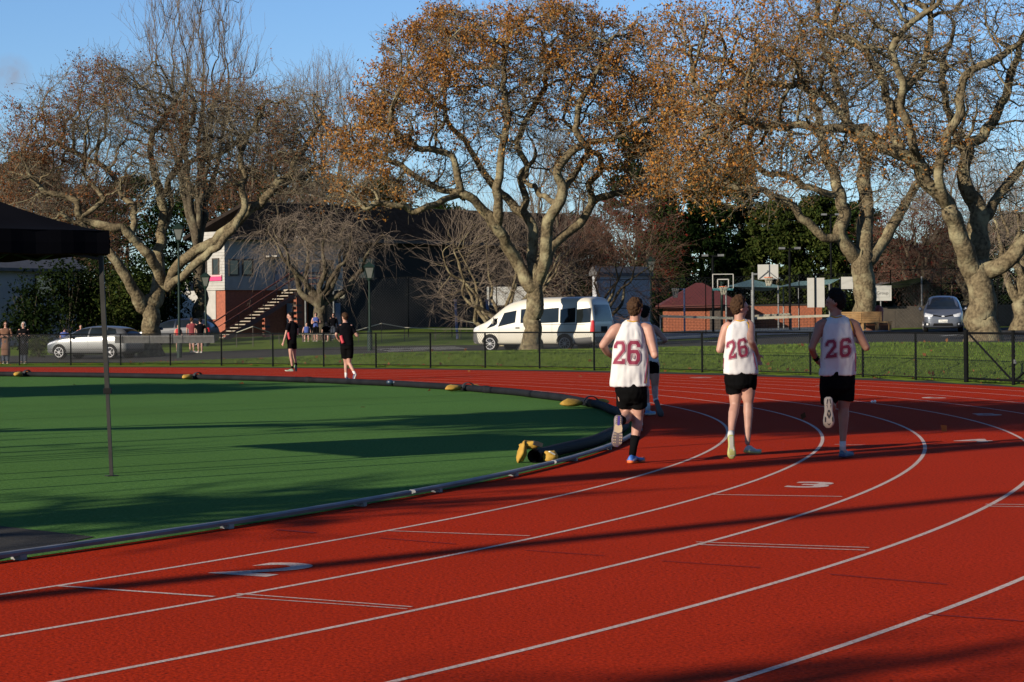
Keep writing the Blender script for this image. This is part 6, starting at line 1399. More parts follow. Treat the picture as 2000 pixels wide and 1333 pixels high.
def face(T, c, M, k, shades=False):
    mb = MB()
    if shades:
        for s in (-1, 1): mb.ell(c + M @ Vector((s * .033, .088, .012)) * k, (.028 * k, .012 * k, .02 * k), 8, 6, M)
        mb.tube([c + M @ Vector((s * .07, q, .018)) * k for s, q in ((-1.05, .0), (-.9, .07), (0, .098), (.9, .07), (1.05, 0))], .005 * k, 5); mb.build('sunglasses', M_eye, T, True)
    else:
        for s in (-1, 1): mb = MB(); mb.ell(c + M @ Vector((s * .032, .080, .012)) * k, (.013 * k, .008 * k, .007 * k), 8, 6, M); mb.build('eye', M_eye, T, True)
    mb = MB(); mb.ell(c + M @ Vector((0, .083, -.06)) * k, (.024 * k, .008 * k, .007 * k), 8, 6, M); mb.build('mouth', M_lip, T, True)
def hair(T, c, M, k, m, seed, length=1.0, mop=0.0, vox=.012):
    r = random.Random(seed); mb = MB(); mb.ell(c + M @ Vector((0, -.020, .036)) * k, (.080 * k, .088 * k, .084 * k), 14, 12, M); mb.ell(c + M @ Vector((0, -.040, -.012)) * k, (.068 * k, .062 * k, .072 * k), 12, 10, M)
    n = 0
    while n < 210:
        a = r.uniform(0, 2 * math.pi); t = r.uniform(-.75, 1); p = Vector((math.cos(a) * math.sqrt(1 - t * t), math.sin(a) * math.sqrt(1 - t * t), t))
        if p.y > .1 and p.z < .45: continue
        if p.y > .5 and p.z < .75: continue
        if p.z < -.85 * length: continue
        if abs(p.x) > .6 and p.z < -.15 and p.y > -.35: continue
        q = Vector((p.x * .078, p.y * .096 - .004, p.z * .098 + .024)); s = r.uniform(.010, .019) * (1 + mop * max(0, p.z)); mb.ell(c + M @ q * k, (s * k, s * k, s * .9 * k * (1 + mop)), 7, 6, M); n += 1
    if length > 1.5:
        for i in range(26):
            a = r.uniform(2.6, 6.8); q = c + M @ Vector((math.cos(a) * .075, math.sin(a) * .08, .0)) * k; mb.tube([q, q - UZ * .09 * length * .6], [.03 * k, .02 * k], 6)
    me = remesh(mb, vox, 1, .3); wrinkle(me, .009 * k, 75, seed); return link_mesh('hair', me, m, T, True)
def shoe(T, heel, fwd, up, L, upper, sole, accent=None, pattern=None, s=1.0):
    """heel: centre of the heel on the sole; fwd: towards the toe; up: from sole to ankle"""
    f = Vector(fwd).normalized(); u = Vector(up); u = (u - f * u.dot(f)).normalized(); r = f.cross(u).normalized(); q = lambda x, y, z: Vector(heel) + f * x * L + r * y * L + u * z * L
    xs_ = [0.0, .04, .14, .3, .46, .62, .76, .88, .97, 1.0]; ws = [.06, .11, .135, .125, .125, .155, .175, .16, .10, .05]; hs = [.22, .29, .33, .34, .28, .22, .18, .15, .11, .08]
    mb = MB(); rings = []
    for x, w_, h in zip(xs_, ws, hs):
        ro = .05 if x > .85 else 0.0
        rings.append([q(x, w_ * c_ * (1 - .35 * max(0, z_ - .35)), .07 + ro + (h - .07) * z_) for c_, z_ in ((-1, 0), (-1.02, .3), (-.8, .7), (-.4, .97), (0, 1), (.4, .97), (.8, .7), (1.02, .3), (1, 0), (0, 0))])
    mb.loft(rings); me = remesh(mb, .010 * s, 2, .5); o = link_mesh('shoe', me, upper, T, True)
    mb = MB(); rings = []
    for x, w_ in zip(xs_, ws):
        lift = .10 * max(0, (x - .72) / .28) ** 2 + .03 * max(0, (.12 - x) / .12); w_ *= 1.08
        rings.append([q(x * 1.02 - .01, w_ * c_, z_ + lift) for c_, z_ in ((-1, .10), (-.97, .02), (-.5, 0), (0, 0), (.5, 0), (.97, .02), (1, .10), (0, .11))])
    mb.loft(rings); so_ = mb.build('sole', sole, o if False else T, True); so_.parent = o; so_.matrix_parent_inverse = (world_of(o)).inverted()
    def patch(pts, m, name='sole_pattern', d=.006):
        mb = MB(); mb.add([q(x, y, -d - .004 + .10 * max(0, (x - .72) / .28) ** 2) for x, y in pts], [tuple(range(len(pts)))]); p = mb.build(name, m, T); p.parent = so_; p.matrix_parent_inverse = world_of(so_).inverted()
    if pattern == 'purple':
        P_ = col('purple_sole', (.05, .025, .22)); C_ = col('cream_sole', (.48, .36, .24)); D_ = col('grey_sole', (.12, .09, .10))
        patch([(.0, -.06), (.3, -.10), (.3, .10), (.0, .06)], D_, d=.002); patch([(.54, -.13), (.72, -.16), (.9, -.12), (.98, 0), (.9, .12), (.72, .16), (.54, .13)], D_, d=.002)
        patch([(.02, -.035), (.32, -.035), (.32, .035), (.02, .035)], P_); patch([(.52, -.04), (.98, -.035), (.98, .035), (.52, .04)], P_); patch([(.28, -.10), (.4, -.13), (.52, -.12), (.56, 0), (.52, .12), (.4, .13), (.28, .10), (.31, 0)], C_)
        for i in range(4):
            for s_ in (-1, 1):
                for k_ in range(2): x = .58 + .09 * i; y = s_ * (.07 + .05 * k_); patch([(x, y - .016), (x + .035, y - .016), (x + .035, y + .016), (x, y + .016)], C_, d=.008)
                x = .06 + .06 * i; patch([(x, s_ * .065 - .012), (x + .02, s_ * .065 - .012), (x + .02, s_ * .065 + .012), (x, s_ * .065 + .012)], C_, d=.008)
    if pattern == 'cutout':
        D_ = col('dark_cutout', (.03, .025, .025))
        for pts in ([(.42, -.03), (.58, -.07), (.72, 0), (.58, .07), (.42, .03)], [(.06, -.05), (.22, -.08), (.22, -.05), (.08, -.02)], [(.06, .05), (.22, .08), (.22, .05), (.08, .02)], [(.62, -.14), (.82, -.14), (.8, -.10), (.68, -.09)], [(.62, .14), (.82, .14), (.8, .10), (.68, .09)], [(.25, -.085), (.38, -.03), (.25, -.055)], [(.25, .085), (.38, .03), (.25, .055)], [(.84, -.07), (.93, 0), (.84, .07), (.88, 0)]): patch(pts, D_)
        patch([(.52, -.025), (.62, 0), (.52, .025), (.48, 0)], col('cream_sole', (.48, .36, .24)), d=.009)
    if pattern == 'yellow':
        W_ = col('white_sole', (.45, .42, .36)); Y2 = col('pale_yellow', (.40, .34, .12)); patch([(.06, -.085), (.5, -.08), (.62, -.12), (.9, -.08), (.9, .08), (.62, .12), (.5, .08), (.06, .085)], W_)
        for i in range(6): x = .68 + .045 * i; w_ = .11 - .012 * i; patch([(x, -w_), (x + .018, -w_), (x + .018, w_), (x, w_)], Y2)
    if accent is not None:
        mb = MB()
        for s_ in (-1, 1): mb.tube([q(x, s_ * y, z) for x, y, z in ((.08, .13, .12), (.3, .135, .17), (.5, .14, .10), (.7, .17, .11))], [.012 * s, .02 * s, .02 * s, .008 * s], 5)
        a_ = mb.build('side_stripe', accent, T, True); a_.parent = o; a_.matrix_parent_inverse = world_of(o).inverted()
DIG = {'2': [[(.13, .68), (.13, .79), (.27, .90), (.73, .90), (.87, .78), (.87, .60), (.22, .18), (.16, .10), (.92, .10), (.92, .24)]], '6': [[(.87, .72), (.87, .79), (.73, .90), (.27, .90), (.13, .78), (.13, .22), (.27, .10), (.73, .10), (.87, .22), (.87, .42), (.73, .54), (.27, .54), (.14, .46)]]}
def bvh_of(o): me = o.data; return BVHTree.FromPolygons([v.co.copy() for v in me.vertices], [tuple(p.vertices) for p in me.polygons])
CAMP = Vector((0, 0, HC))
def on_cloth(bv, px, py, off):
    """point of a garment met by the sight line, lifted off the cloth"""
    d = Vector(ray(px, py)).normalized(); h = bv.ray_cast(CAMP, d)
    if h[0] is None: return None
    return h[0] - d * off
def print_number(T, sh, boxes, m=None, white=None):
    """boxes: digit -> four picture corners (tl, tr, br, bl)"""
    bv = bvh_of(sh); m = m or M_num
    for dg_, (tl, tr, br, bl) in boxes:
        mb = MB(); H_ = Vector(bl).to_2d() if False else None
        def uv(x, y):
            t = (1 - y); a = Vector(tl).lerp(Vector(tr), x); b = Vector(bl).lerp(Vector(br), x); return a.lerp(b, t)
        W_ = (Vector(tr) - Vector(tl)).length; Hh = (Vector(bl) - Vector(tl)).length; asp = Hh / W_
        for wd, mi, off in ((.43, 0, .004), (.37, 1, .006), (.29, 0, .008)):
            for pl in DIG[dg_]:
                P2 = [Vector((x, y * asp)) for x, y in pl]; n = len(P2); Lp = []; Rp = []
                e = (wd - .26) / 2
                P2[0] = P2[0] + (P2[0] - P2[1]).normalized() * e; P2[-1] = P2[-1] + (P2[-1] - P2[-2]).normalized() * e
                for i in range(n):
                    d1 = (P2[i] - P2[i - 1]).normalized() if i else (P2[1] - P2[0]).normalized(); d2 = (P2[i + 1] - P2[i]).normalized() if i < n - 1 else d1
                    n1 = Vector((-d1.y, d1.x)); n2 = Vector((-d2.y, d2.x)); mt = (n1 + n2); mt = mt / max(.45, mt.length_squared / 2) if mt.length > .1 else n1
                    Lp.append(P2[i] + mt * wd / 2); Rp.append(P2[i] - mt * wd / 2)
                for i in range(n - 1):
                    S = max(1, int((P2[i + 1] - P2[i]).length / .10)); rows = []
                    for a in range(S + 1):
                        l = Lp[i].lerp(Lp[i + 1], a / S); r_ = Rp[i].lerp(Rp[i + 1], a / S); row = []
                        for b in range(5):
                            q = l.lerp(r_, b / 4); p2 = uv(q.x, q.y / asp); p3 = on_cloth(bv, p2.x, p2.y, off + .0002 * i); row.append(p3)
                        rows.append(row)
                    if all(p is not None for r2 in rows for p in r2): mb.loft(rows, mi, close=False)
        mb.build('number', [m, white or M_shirt], T)
def trim(T, sh, lines, name='trim'):
    bv = bvh_of(sh)
    for pts, r, m in lines:
        q = []
        for (a, b) in zip(pts[:-1], pts[1:]):
            for k in range(6):
                p = on_cloth(bv, a[0] + (b[0] - a[0]) * k / 6, a[1] + (b[1] - a[1]) * k / 6, .002)
                if p is not None: q.append(p)
        if len(q) > 2: mb = MB(); mb.tube(q, r, 5); mb.build(name, m, T, True)
def person(label, D, head_=None, neck=None, torso=(), tdy=0.0, arms=(), legs=(), shorts=None, hair_=None, shoes=(), socks=(), skin=None, top=None, bottom=None, sleeves=(), vox=.012, foot=None, group=None, facefeat=True, shades=False, hands=(), long_legs=False, coat=None, wr=.014, name='person'):
    """everything in picture points: (px, py, depth offset, radius in px)"""
    s = D / F; skin = skin or M_skin
    g = P(foot[0], foot[1], D) if foot else P(legs[0][-1][0], legs[0][-1][1], D); T = thing(name, g, label, 'person', group)
    pt = lambda q: P(q[0], q[1], D + (q[2] if len(q) > 2 else 0))
    bm_ = MB()
    M = k = None
    if head_:
        hx, hy, hd, hh, f = head_; hc = P(hx, hy, D + hd); M, k = head(bm_, hc, f, hh * s)
        nk = pt(neck); limb(bm_, [hc - M @ Vector((0, .01, .04)) * k, nk - UZ * .02], [.052 * k, .062 * k])
    for a in arms: limb(bm_, [pt(q) for q in a], [q[3] * s for q in a])
    for a in legs: limb(bm_, [pt(q) for q in a], [q[3] * s for q in a])
    for wr_, d, sd, sc in hands: hand(bm_, pt(wr_), Vector(d), Vector(sd), sc)
    rings = []
    for py, xl, xr, dep, dy in torso:
        c = (pt((xl, py, dy)) + pt((xr, py, dy))) / 2; w_ = (xr - xl) / 2 * s * .93
        rings.append([c + Vector((math.copysign(abs(math.cos(a)) ** .8, math.cos(a)) * w_, math.copysign(abs(math.sin(a)) ** .8, math.sin(a)) * dep * .9, 0)) for a in [2 * math.pi * i / 20 for i in range(20)]])
    bm_.loft(rings)
    bo = link_mesh('body', remesh(bm_, vox, 4, .5), skin, T, True)
    if head_ and hair_: hair(T, hc, M, k, hair_[0], hair_[1], *hair_[2:], vox=max(.0075, vox * .62))
    if head_ and facefeat: face(T, hc, M, k, shades)
    sh = None
    if top:
        mb = MB(); rings = []
        for i, (py, xl, xr, dep, dy) in enumerate(torso):
            c = (pt((xl, py, dy)) + pt((xr, py, dy))) / 2; w_ = (xr - xl) / 2 * s
            rings.append([c + Vector((math.copysign(abs(math.cos(a)) ** .75, math.cos(a)) * w_, math.copysign(abs(math.sin(a)) ** .75, math.sin(a)) * (dep + .006), 0)) for a in [2 * math.pi * i_ / 28 for i_ in range(28)]])
        mb.loft(rings)
        for a in sleeves: mb.tube([pt(q) for q in a], [q[3] * s for q in a], 14)
        me = remesh(mb, vox * .8, 3, .5); wrinkle(me, wr, 11, D); sh = link_mesh('singlet' if not sleeves else 'shirt' if coat is None else 'coat', me, top, T, True)
    if shorts:
        rr, lg = shorts; mb = MB(); rings = []
        for py, xl, xr, dep, dy in rr:
            c = (pt((xl, py, dy)) + pt((xr, py, dy))) / 2; w_ = (xr - xl) / 2 * s; rings.append([c + Vector((math.cos(a) * w_, math.sin(a) * dep, 0)) for a in [2 * math.pi * i_ / 20 for i_ in range(20)]])
        if rings: mb.loft(rings)
        for a in lg: mb.tube([pt(q) for q in a], [q[3] * s for q in a], 16)
        me = remesh(mb, vox * .9, 3, .5); wrinkle(me, wr * .8, 13, D + 3); link_mesh('shorts' if not long_legs else 'trousers', me, bottom or M_shorts, T, True)
    for a, m in socks: mb = MB(); mb.tube([pt(q) for q in a], [q[3] * s for q in a], 12); mb.build('sock', m, T, True)
    for sp in shoes: h, f, u, L, up_, so_ = sp[:6]; shoe(T, pt(h), f, u, L, up_, so_, *(sp[6:]), s=max(1, vox / .012))
    return T, sh
# ---- runner 1: nearest, left, number 26
D1 = 22.55; RG = 'runners in white singlets numbered 26'
c_blue = col('blue_shoe', (.03, .12, .42)); c_or = col('orange_flash', (.6, .12, .02)); c_navy = col('navy_sole', (.03, .035, .10)); c_wsole = col('white_sole', (.45, .42, .36)); c_greysole = col('grey_sole', (.12, .09, .10)); c_vio = col('violet_upper', (.06, .05, .16))
T1, s1 = person('brown haired runner in white singlet 26 with one blue and orange shoe, nearest the turf', D1, (1241, 604, 0, 41, (.45, .9, -.05)), (1240, 632, .0),
    [(756, 1191, 1269, .125, .02), (742, 1191.5, 1268, .13, .02), (715, 1194, 1267, .13, .01), (690, 1196.5, 1265.5, .13, .0), (668, 1200, 1262, .128, .0), (652, 1205, 1259, .12, .0), (640, 1210, 1256, .105, .0), (632, 1216, 1252, .085, .01), (626, 1223, 1250, .06, .02)],
    arms=[[(1207, 641, 0, 10), (1200, 646, 0, 11.5), (1189, 660, .0, 9.5), (1177, 675, -.02, 7.8), (1186, 688, .12, 7.5), (1197, 696, .26, 6)], [(1259, 640, 0, 10), (1266, 645, -.01, 12), (1272, 668, -.04, 9.5), (1279, 694, -.08, 7.8), (1275, 690, .1, 7.4), (1262, 680, .28, 5.5)]],
    legs=[[(1245, 770, .05, 17), (1245.5, 792, .08, 15), (1246, 815, .08, 10.5), (1244, 832, .06, 11), (1241, 852, .05, 8.5), (1236, 884, .02, 6)], [(1222, 770, .02, 17), (1221, 790, .10, 14.5), (1226, 809, .16, 11.5), (1222, 818, -.05, 10.5), (1216, 822, -.22, 8), (1209, 818, -.36, 6.5)]],
    hands=[((1197, 696, .26), (.35, .9, .2), (0, 0, 1), 1.0), ((1262, 680, .28), (-.3, .9, .3), (0, 0, 1), 1.0)],
    shorts=([(748, 1199, 1264, .135, .03), (765, 1200, 1265, .14, .03), (778, 1206, 1263, .13, .04), (789, 1212, 1258, .11, .07)], [[(1222, 768, .03, 18), (1221, 780, .07, 18), (1221, 791, .11, 18)], [(1246, 768, .05, 18), (1247, 782, .07, 17.5), (1247.5, 795, .09, 17)]]),
    top=M_shirt, hair_=(M_hairb, 3, 1.0), foot=(1238, 905),
    socks=[([(1241, 852, .05, 9.4), (1237.5, 872, .03, 7.6), (1235, 890, .02, 7.2)], M_sockk), ([(1215, 822, -.26, 9), (1209, 817, -.38, 8)], M_sockk)],
    shoes=[((1229, 906.5, -.05), (.55, .83, 0), (0, 0, 1), .285, c_blue, c_or, c_navy), ((1209, 812, -.44), (-.07, -.05, -1), (-.1, 1, -.05), .325, c_vio, c_greysole, None, 'purple')])
print_number(T1, s1, [('2', ((1200, 665), (1222, 665), (1219, 713.5), (1197, 713))), ('6', ((1226, 664.5), (1251, 664.5), (1249.5, 714), (1224.5, 714)))])
trim(T1, s1, [([(1256, 634), (1259, 642), (1261, 655), (1264, 668)], .010, M_yel), ([(1259, 636), (1262, 650), (1265.2, 668)], .006, M_num), ([(1207, 641), (1204, 648), (1201, 658)], .010, M_yel), ([(1265, 700), (1262, 725), (1258, 754)], .005, M_num), ([(1267, 700), (1265, 725), (1261, 754)], .005, M_yel), ([(1225, 627), (1237, 629), (1248, 627)], .008, M_yel)])
def crest(T, sh, x, y, k):
    bv = bvh_of(sh); mb = MB(); v = [on_cloth(bv, x + a * k, y + b * k, .013) for a, b in ((-1, -1.1), (-.4, -1.4), (0, -.9), (.4, -1.4), (1, -1.1), (.9, .4), (0, 1.3), (-.9, .4))]
    if all(q is not None for q in v): mb.add(v, [tuple(range(8))]); mb.build('crest', col('grey_crest', (.25, .18, .19)), T)
crest(T1, s1, 1237.2, 698, 3.2)
# ---- runner 2: middle
D2 = 22.9; c_yl = col('yellow_green_shoe', (.40, .40, .13)); c_wh = col('white_shoe', (.45, .46, .42))
T2, s2 = person('runner with yellow soled white shoes in white singlet 26, middle of the three', D2, (1444.5, 602, 0, 40, (.93, .36, -.05)), (1445, 628, .0),
    [(731, 1412, 1481, .12, .02), (718, 1413, 1480, .125, .02), (700, 1414, 1477, .125, .01), (680, 1415, 1472, .125, .0), (662, 1417, 1469, .12, .0), (648, 1418, 1466, .11, .0), (638, 1421, 1464, .10, .0), (630, 1428, 1462, .08, .01), (624, 1435, 1459, .06, .02)],
    arms=[[(1422, 637, 0, 9), (1418, 642, 0, 10), (1411, 662, .0, 8.2), (1405, 684, -.02, 6.8), (1412, 684, .12, 6.5), (1422, 676, .26, 5)], [(1462, 633, 0, 9), (1465, 638, -.02, 10.2), (1466, 655, -.10, 8.4), (1468, 668, -.16, 7.2), (1474, 680, -.06, 6.4), (1478, 691, .04, 5)]],
    hands=[((1422, 676, .26), (.4, .9, .2), (0, 0, 1), .95), ((1478, 691, .04), (.2, .3, -.8), (1, .3, 0), 1.0)],
    legs=[[(1435, 745, .05, 16), (1436, 768, .07, 13.5), (1435.5, 793, .06, 9.8), (1432.5, 808, -.02, 10.3), (1430, 825, -.08, 8.2), (1428, 850, -.17, 5.6)], [(1461, 745, .03, 16), (1462, 768, .05, 13.5), (1461.5, 788, .05, 9.6), (1461.5, 805, .03, 10), (1461, 825, .01, 8.2), (1460, 866, -.03, 5.2)]],
    shorts=([(722, 1414, 1479, .13, .03), (740, 1414, 1479, .135, .03), (752, 1416, 1476, .13, .03), (760, 1421, 1472, .11, .05)], [[(1433, 742, .04, 17.5), (1434, 755, .06, 17), (1435, 768, .07, 16.5)], [(1463, 740, .03, 16), (1463.5, 752, .05, 15.5), (1463, 762, .05, 14.5)]]),
    top=M_shirt, hair_=(M_hairb, 8, .9, .5), foot=(1445, 899),
    socks=[([(1428, 845, -.15, 6.5), (1427, 853, -.19, 6.5)], M_sockw)],
    shoes=[((1428, 850, -.25), (.02, -.12, -1), (0, 1, -.15), .25, c_wh, c_yl, None, 'yellow'), ((1456, 886, -.10), (.62, .75, -.08), (0, -.05, 1), .27, c_wh, c_yl)])
print_number(T2, s2, [('2', ((1417, 669), (1435, 662), (1437, 700), (1424, 703))), ('6', ((1439, 663), (1457, 658), (1462, 697), (1444, 701)))])
trim(T2, s2, [([(1424, 634), (1419, 645), (1416, 662)], .009, M_yel), ([(1459, 629), (1462, 634), (1463, 645)], .009, M_yel), ([(1434, 625), (1446, 628), (1457, 625)], .008, M_yel), ([(1471, 690), (1475, 710), (1479, 725)], .006, M_num), ([(1414, 700), (1413, 725)], .006, M_num)])
crest(T2, s2, 1452.5, 688, 2.8)
# ---- runner 3: right, in shade
D3 = 23.05; c_tealb = col('dull_blue_shoe', (.04, .10, .16)); c_cream = col('cream_outsole', (.48, .40, .32))
T3, s3 = person('tall runner with black hair looking left in white singlet 26, right of the three', D3, (1632, 592, 0, 42, (-.95, .3, -.05)), (1632, 618, .0),
    [(734, 1599.5, 1672, .12, .02), (720, 1601, 1672.5, .125, .02), (700, 1602, 1672, .13, .01), (680, 1602.5, 1671, .13, .0), (660, 1604, 1668, .128, .0), (645, 1606, 1666, .115, .0), (633, 1608, 1664, .10, .0), (624, 1613, 1659, .08, .01), (617, 1622, 1648, .06, .02)],
    arms=[[(1609, 632, 0, 10), (1602, 637, 0, 11), (1594, 658, -.03, 8.6), (1585, 680, -.05, 7.2), (1590, 693, .06, 6.6), (1595, 704, .16, 5.2)], [(1662, 632, 0, 10), (1669, 637, .0, 11.5), (1680, 657, -.01, 9.2), (1692, 679, -.02, 7.6), (1690, 676, .12, 7), (1680, 668, .30, 5.2)]],
    hands=[((1595, 704, .16), (.45, .7, -.35), (.4, .3, .9), 1.0), ((1680, 668, .30), (-.4, .9, .2), (0, 0, 1), 1.0)],
    legs=[[(1650, 745, .03, 17.5), (1650, 772, .06, 15), (1648, 797, .06, 10.4), (1647.5, 812, .05, 11), (1647.5, 832, .03, 9), (1646, 868, .0, 5.8)], [(1619, 745, .05, 17.5), (1620, 772, .16, 14.5), (1622, 796, .24, 11), (1622, 794, .02, 10.5), (1620, 790, -.16, 8), (1619, 785, -.30, 6)]],
    shorts=([(725, 1602, 1671, .135, .03), (745, 1601, 1671, .14, .03), (758, 1602, 1669, .135, .03), (774, 1606, 1664, .11, .08)], [[(1618, 750, .05, 18), (1618.5, 768, .10, 18), (1619, 785, .16, 17)], [(1651, 750, .04, 18), (1652, 768, .05, 18), (1651, 782, .06, 17)]]),
    top=M_shirt, hair_=(M_hairk, 5, 1.0, .7), foot=(1648, 895), skin=M_skint,
    socks=[([(1646, 862, .0, 6.4), (1646, 872, .0, 6.3), (1646, 884, .0, 6.4)], M_sockw)],
    shoes=[((1643, 894.5, -.04), (.5, .86, 0), (0, 0, 1), .28, c_tealb, c_navy, None), ((1618.5, 776, -.40), (0, -.05, -1), (0, 1, -.05), .325, c_wh, c_cream, None, 'cutout')])
print_number(T3, s3, [('2', ((1612, 665), (1633, 662), (1633, 699), (1613, 701))), ('6', ((1641, 661), (1663, 659), (1661, 697), (1640, 700)))])
trim(T3, s3, [([(1610, 630), (1607, 645), (1604, 660)], .009, M_yel), ([(1660, 627), (1664, 640), (1668, 658)], .010, M_yel), ([(1621, 618), (1632, 621), (1647, 618)], .008, M_yel), ([(1671, 690), (1671.5, 715), (1671, 728)], .007, M_num), ([(1602, 690), (1601.5, 725)], .006, M_num)])
crest(T3, s3, 1651, 690, 2.4)
# wristband of the third runner
mb = MB(); w_ = P(1593, 699, D3 + .11); mb.tube([w_ - Vector((.01, .02, -.015)), w_ + Vector((.01, .02, -.015))], .034, 10); mb.build('wristband', M_sockk, T3, True)
# ---- runner 4 ahead, hidden behind the first
D4 = 33.6
T4, s4 = person('runner in white singlet half hidden ahead of the first runner, heel kicked up', D4, (1260, 612, 0, 27, (.4, .9, 0)), (1260, 628, 0),
    [(708, 1240, 1287, .12, .0), (690, 1240, 1286, .12, 0), (670, 1241, 1284, .12, 0), (655, 1243, 1281, .115, 0), (643, 1245, 1278, .10, 0), (636, 1248, 1274, .08, 0), (629, 1253, 1270, .06, 0)],
    arms=[[(1276, 640, 0, 6), (1280, 643, 0, 6.8), (1290, 654, 0, 5.8), (1300, 665, -.02, 4.8), (1294, 668, .12, 4.6), (1285, 668, .28, 3.5)], [(1246, 641, 0, 6), (1243, 644, 0, 6.8), (1236, 656, 0, 5.8), (1230, 668, 0, 4.8), (1236, 670, .2, 4)]],
    hands=[((1285, 668, .28), (-.3, .9, .2), (0, 0, 1), 1.0)],
    legs=[[(1257, 712, 0, 12), (1259, 735, .05, 9.5), (1260, 755, .06, 6.8), (1262, 770, .02, 7), (1265, 799, -.04, 4)], [(1277, 712, 0, 12), (1279, 735, .0, 9.5), (1279, 757, .02, 6.8), (1279.5, 768, -.06, 6.6), (1280, 780, -.22, 4.4)]],
    shorts=([(702, 1243, 1287, .13, 0), (715, 1243, 1287, .135, 0)], [[(1255, 712, 0, 12.5), (1257, 731, .04, 12)], [(1276, 712, 0, 12), (1277, 730, .0, 11.5)]]),
    top=M_shirt, hair_=(M_hairk, 15, 1.0), foot=(1265, 812), vox=.015, socks=[([(1265, 788, -.03, 5), (1265, 803, -.05, 4.6)], M_sockw), ([(1280, 774, -.12, 5), (1281, 784, -.24, 5)], M_sockw)],
    shoes=[((1262, 812, -.1), (.5, .86, 0), (0, 0, 1), .28, col('sky_blue_shoe', (.10, .25, .45)), c_wsole), ((1281, 781, -.28), (.28, -.2, -.9), (.1, 1, -.1), .28, col('dark_shoe', (.03, .03, .035)), col('dark_sole', (.05, .04, .04)))])
# ---- two youths in black and red on the far bend
D5 = 66.4; M_ktop = mat('black_red_shirt', (0.004, 0.004, 0.006), .95, .4, 9.0, spec=.03); M_redp = col('red_side_panel', (.42, .02, .035)); c_grn = col('pale_green_shoe', (.22, .33, .22))
T5, s5 = person('youth in black shirt with red side panel walking left on the far bend', D5, (567, 618, 0, 15, (-.95, -.15, -.1)), (568.5, 628, 0),
    [(668, 560, 579, .13, 0), (655, 560, 580, .13, 0), (645, 560, 580.5, .13, 0), (637, 561, 580, .12, 0), (631, 564, 577, .09, 0), (627, 566, 573, .06, 0)],
    arms=[[(564, 633, -.1, 3.4), (561.5, 640, -.14, 3.0), (559, 651, -.14, 2.5), (556, 661, -.2, 2.2), (553.5, 669, -.24, 1.7)], [(576, 633, .12, 3.4), (580, 642, .14, 3), (581, 652, .14, 2.5)]], hands=[((553.5, 669, -.24), (-.2, -.2, -1), (-1, 0, 0), 1.0)],
    legs=[[(568, 672, -.05, 5), (567.5, 684, -.08, 4.4), (567.5, 695, -.08, 3.2), (569.5, 704, -.05, 3.3), (571, 719, -.02, 1.9)], [(574, 672, .08, 5), (575, 685, .1, 4.2), (575, 697, .1, 3), (577, 704, .12, 2.8), (578.5, 713, .12, 1.9)]],
    shorts=([(660, 560.5, 579, .13, 0), (672, 560, 580, .14, 0)], [[(567, 670, -.05, 6), (567, 682, -.07, 5.6)], [(574, 670, .06, 6), (574.5, 682, .08, 5.6)]]),
    top=M_ktop, sleeves=[[(564.5, 632, -.08, 4.2), (562, 640, -.13, 4), (560.5, 646, -.14, 3.8)], [(576, 632, .1, 4.2), (580, 642, .13, 3.8)]], hair_=(M_hairk, 21, 1.0), foot=(570, 725.5), vox=.018, wr=.006,
    socks=[([(570.6, 715, -.03, 2.3), (571, 720, -.02, 2.2)], M_sockk), ([(578, 709, .12, 2.3), (578.6, 714, .12, 2.2)], M_sockk)], shoes=[((573.5, 726, 0), (-.95, -.25, 0), (0, 0, 1), .27, c_grn, c_wsole), ((579, 712, .1), (.0, -.25, -.95), (-.7, .6, 0), .26, c_grn, col('dark_sole', (.05, .04, .04)))])
trim(T5, s5, [([(563, 650), (564, 658), (566, 664)], .045, M_redp)], 'side_panel')
D6 = 55.6
T6, s6 = person('youth in black shirt with red trimmed sleeves jogging away on the far bend', D6, (673.5, 620, 0, 17, (-.6, .75, 0)), (673.5, 632, 0),
    [(676, 664, 691, .13, 0), (662, 664, 690, .13, 0), (650, 663, 689, .13, 0), (641, 663, 688, .12, 0), (635, 666, 685, .09, 0), (630, 670, 679, .06, 0)],
    arms=[[(665, 638, 0, 4.2), (660, 645, -.02, 3.6), (656.5, 654, -.04, 3.0), (660, 662, .05, 2.7), (666, 669, .12, 2.2)], [(686, 638, 0, 4.2), (691, 646, 0, 3.6), (697.5, 656, -.02, 3.0), (695, 654, .15, 2.8), (690, 650, .28, 2.2)]], hands=[((666, 669, .12), (.5, .6, -.5), (0, 0, 1), 1.0)],
    legs=[[(673, 684, 0, 6.5), (674.5, 698, .04, 5.4), (675.5, 710, .05, 3.8), (675.5, 719, .04, 3.9), (676, 735, .02, 2.2)], [(682, 684, 0, 6.5), (681, 698, .0, 5.4), (682.5, 710, .0, 3.8), (686.5, 718, -.06, 3.9), (693.5, 731, -.18, 2.2)]],
    shorts=([(668, 665, 690, .13, 0), (682, 664, 691, .14, 0)], [[(673, 682, 0, 8.5), (674.5, 700, .03, 8)], [(683, 682, 0, 8), (682, 700, 0, 7.4)]]),
    top=M_ktop, sleeves=[[(665.5, 637, 0, 5), (660, 645, -.02, 4.8), (658, 651, -.03, 4.4)], [(686, 637, 0, 5), (690, 645, 0, 4.8), (694, 651, -.01, 4.4)]], hair_=(M_hairb, 22, 1.0), foot=(680, 743), vox=.018, wr=.006,
    socks=[([(675.7, 727, .03, 2.7), (676, 738, .02, 2.6)], M_sockw), ([(690, 725, -.12, 2.7), (694, 732, -.19, 2.6)], M_sockw)], shoes=[((676, 743.5, -.05), (.2, .98, 0), (0, 0, 1), .27, c_navy, c_wsole), ((697, 732, -.22), (-.35, .1, -.9), (-.9, .2, .3), .27, c_navy, c_wsole)])
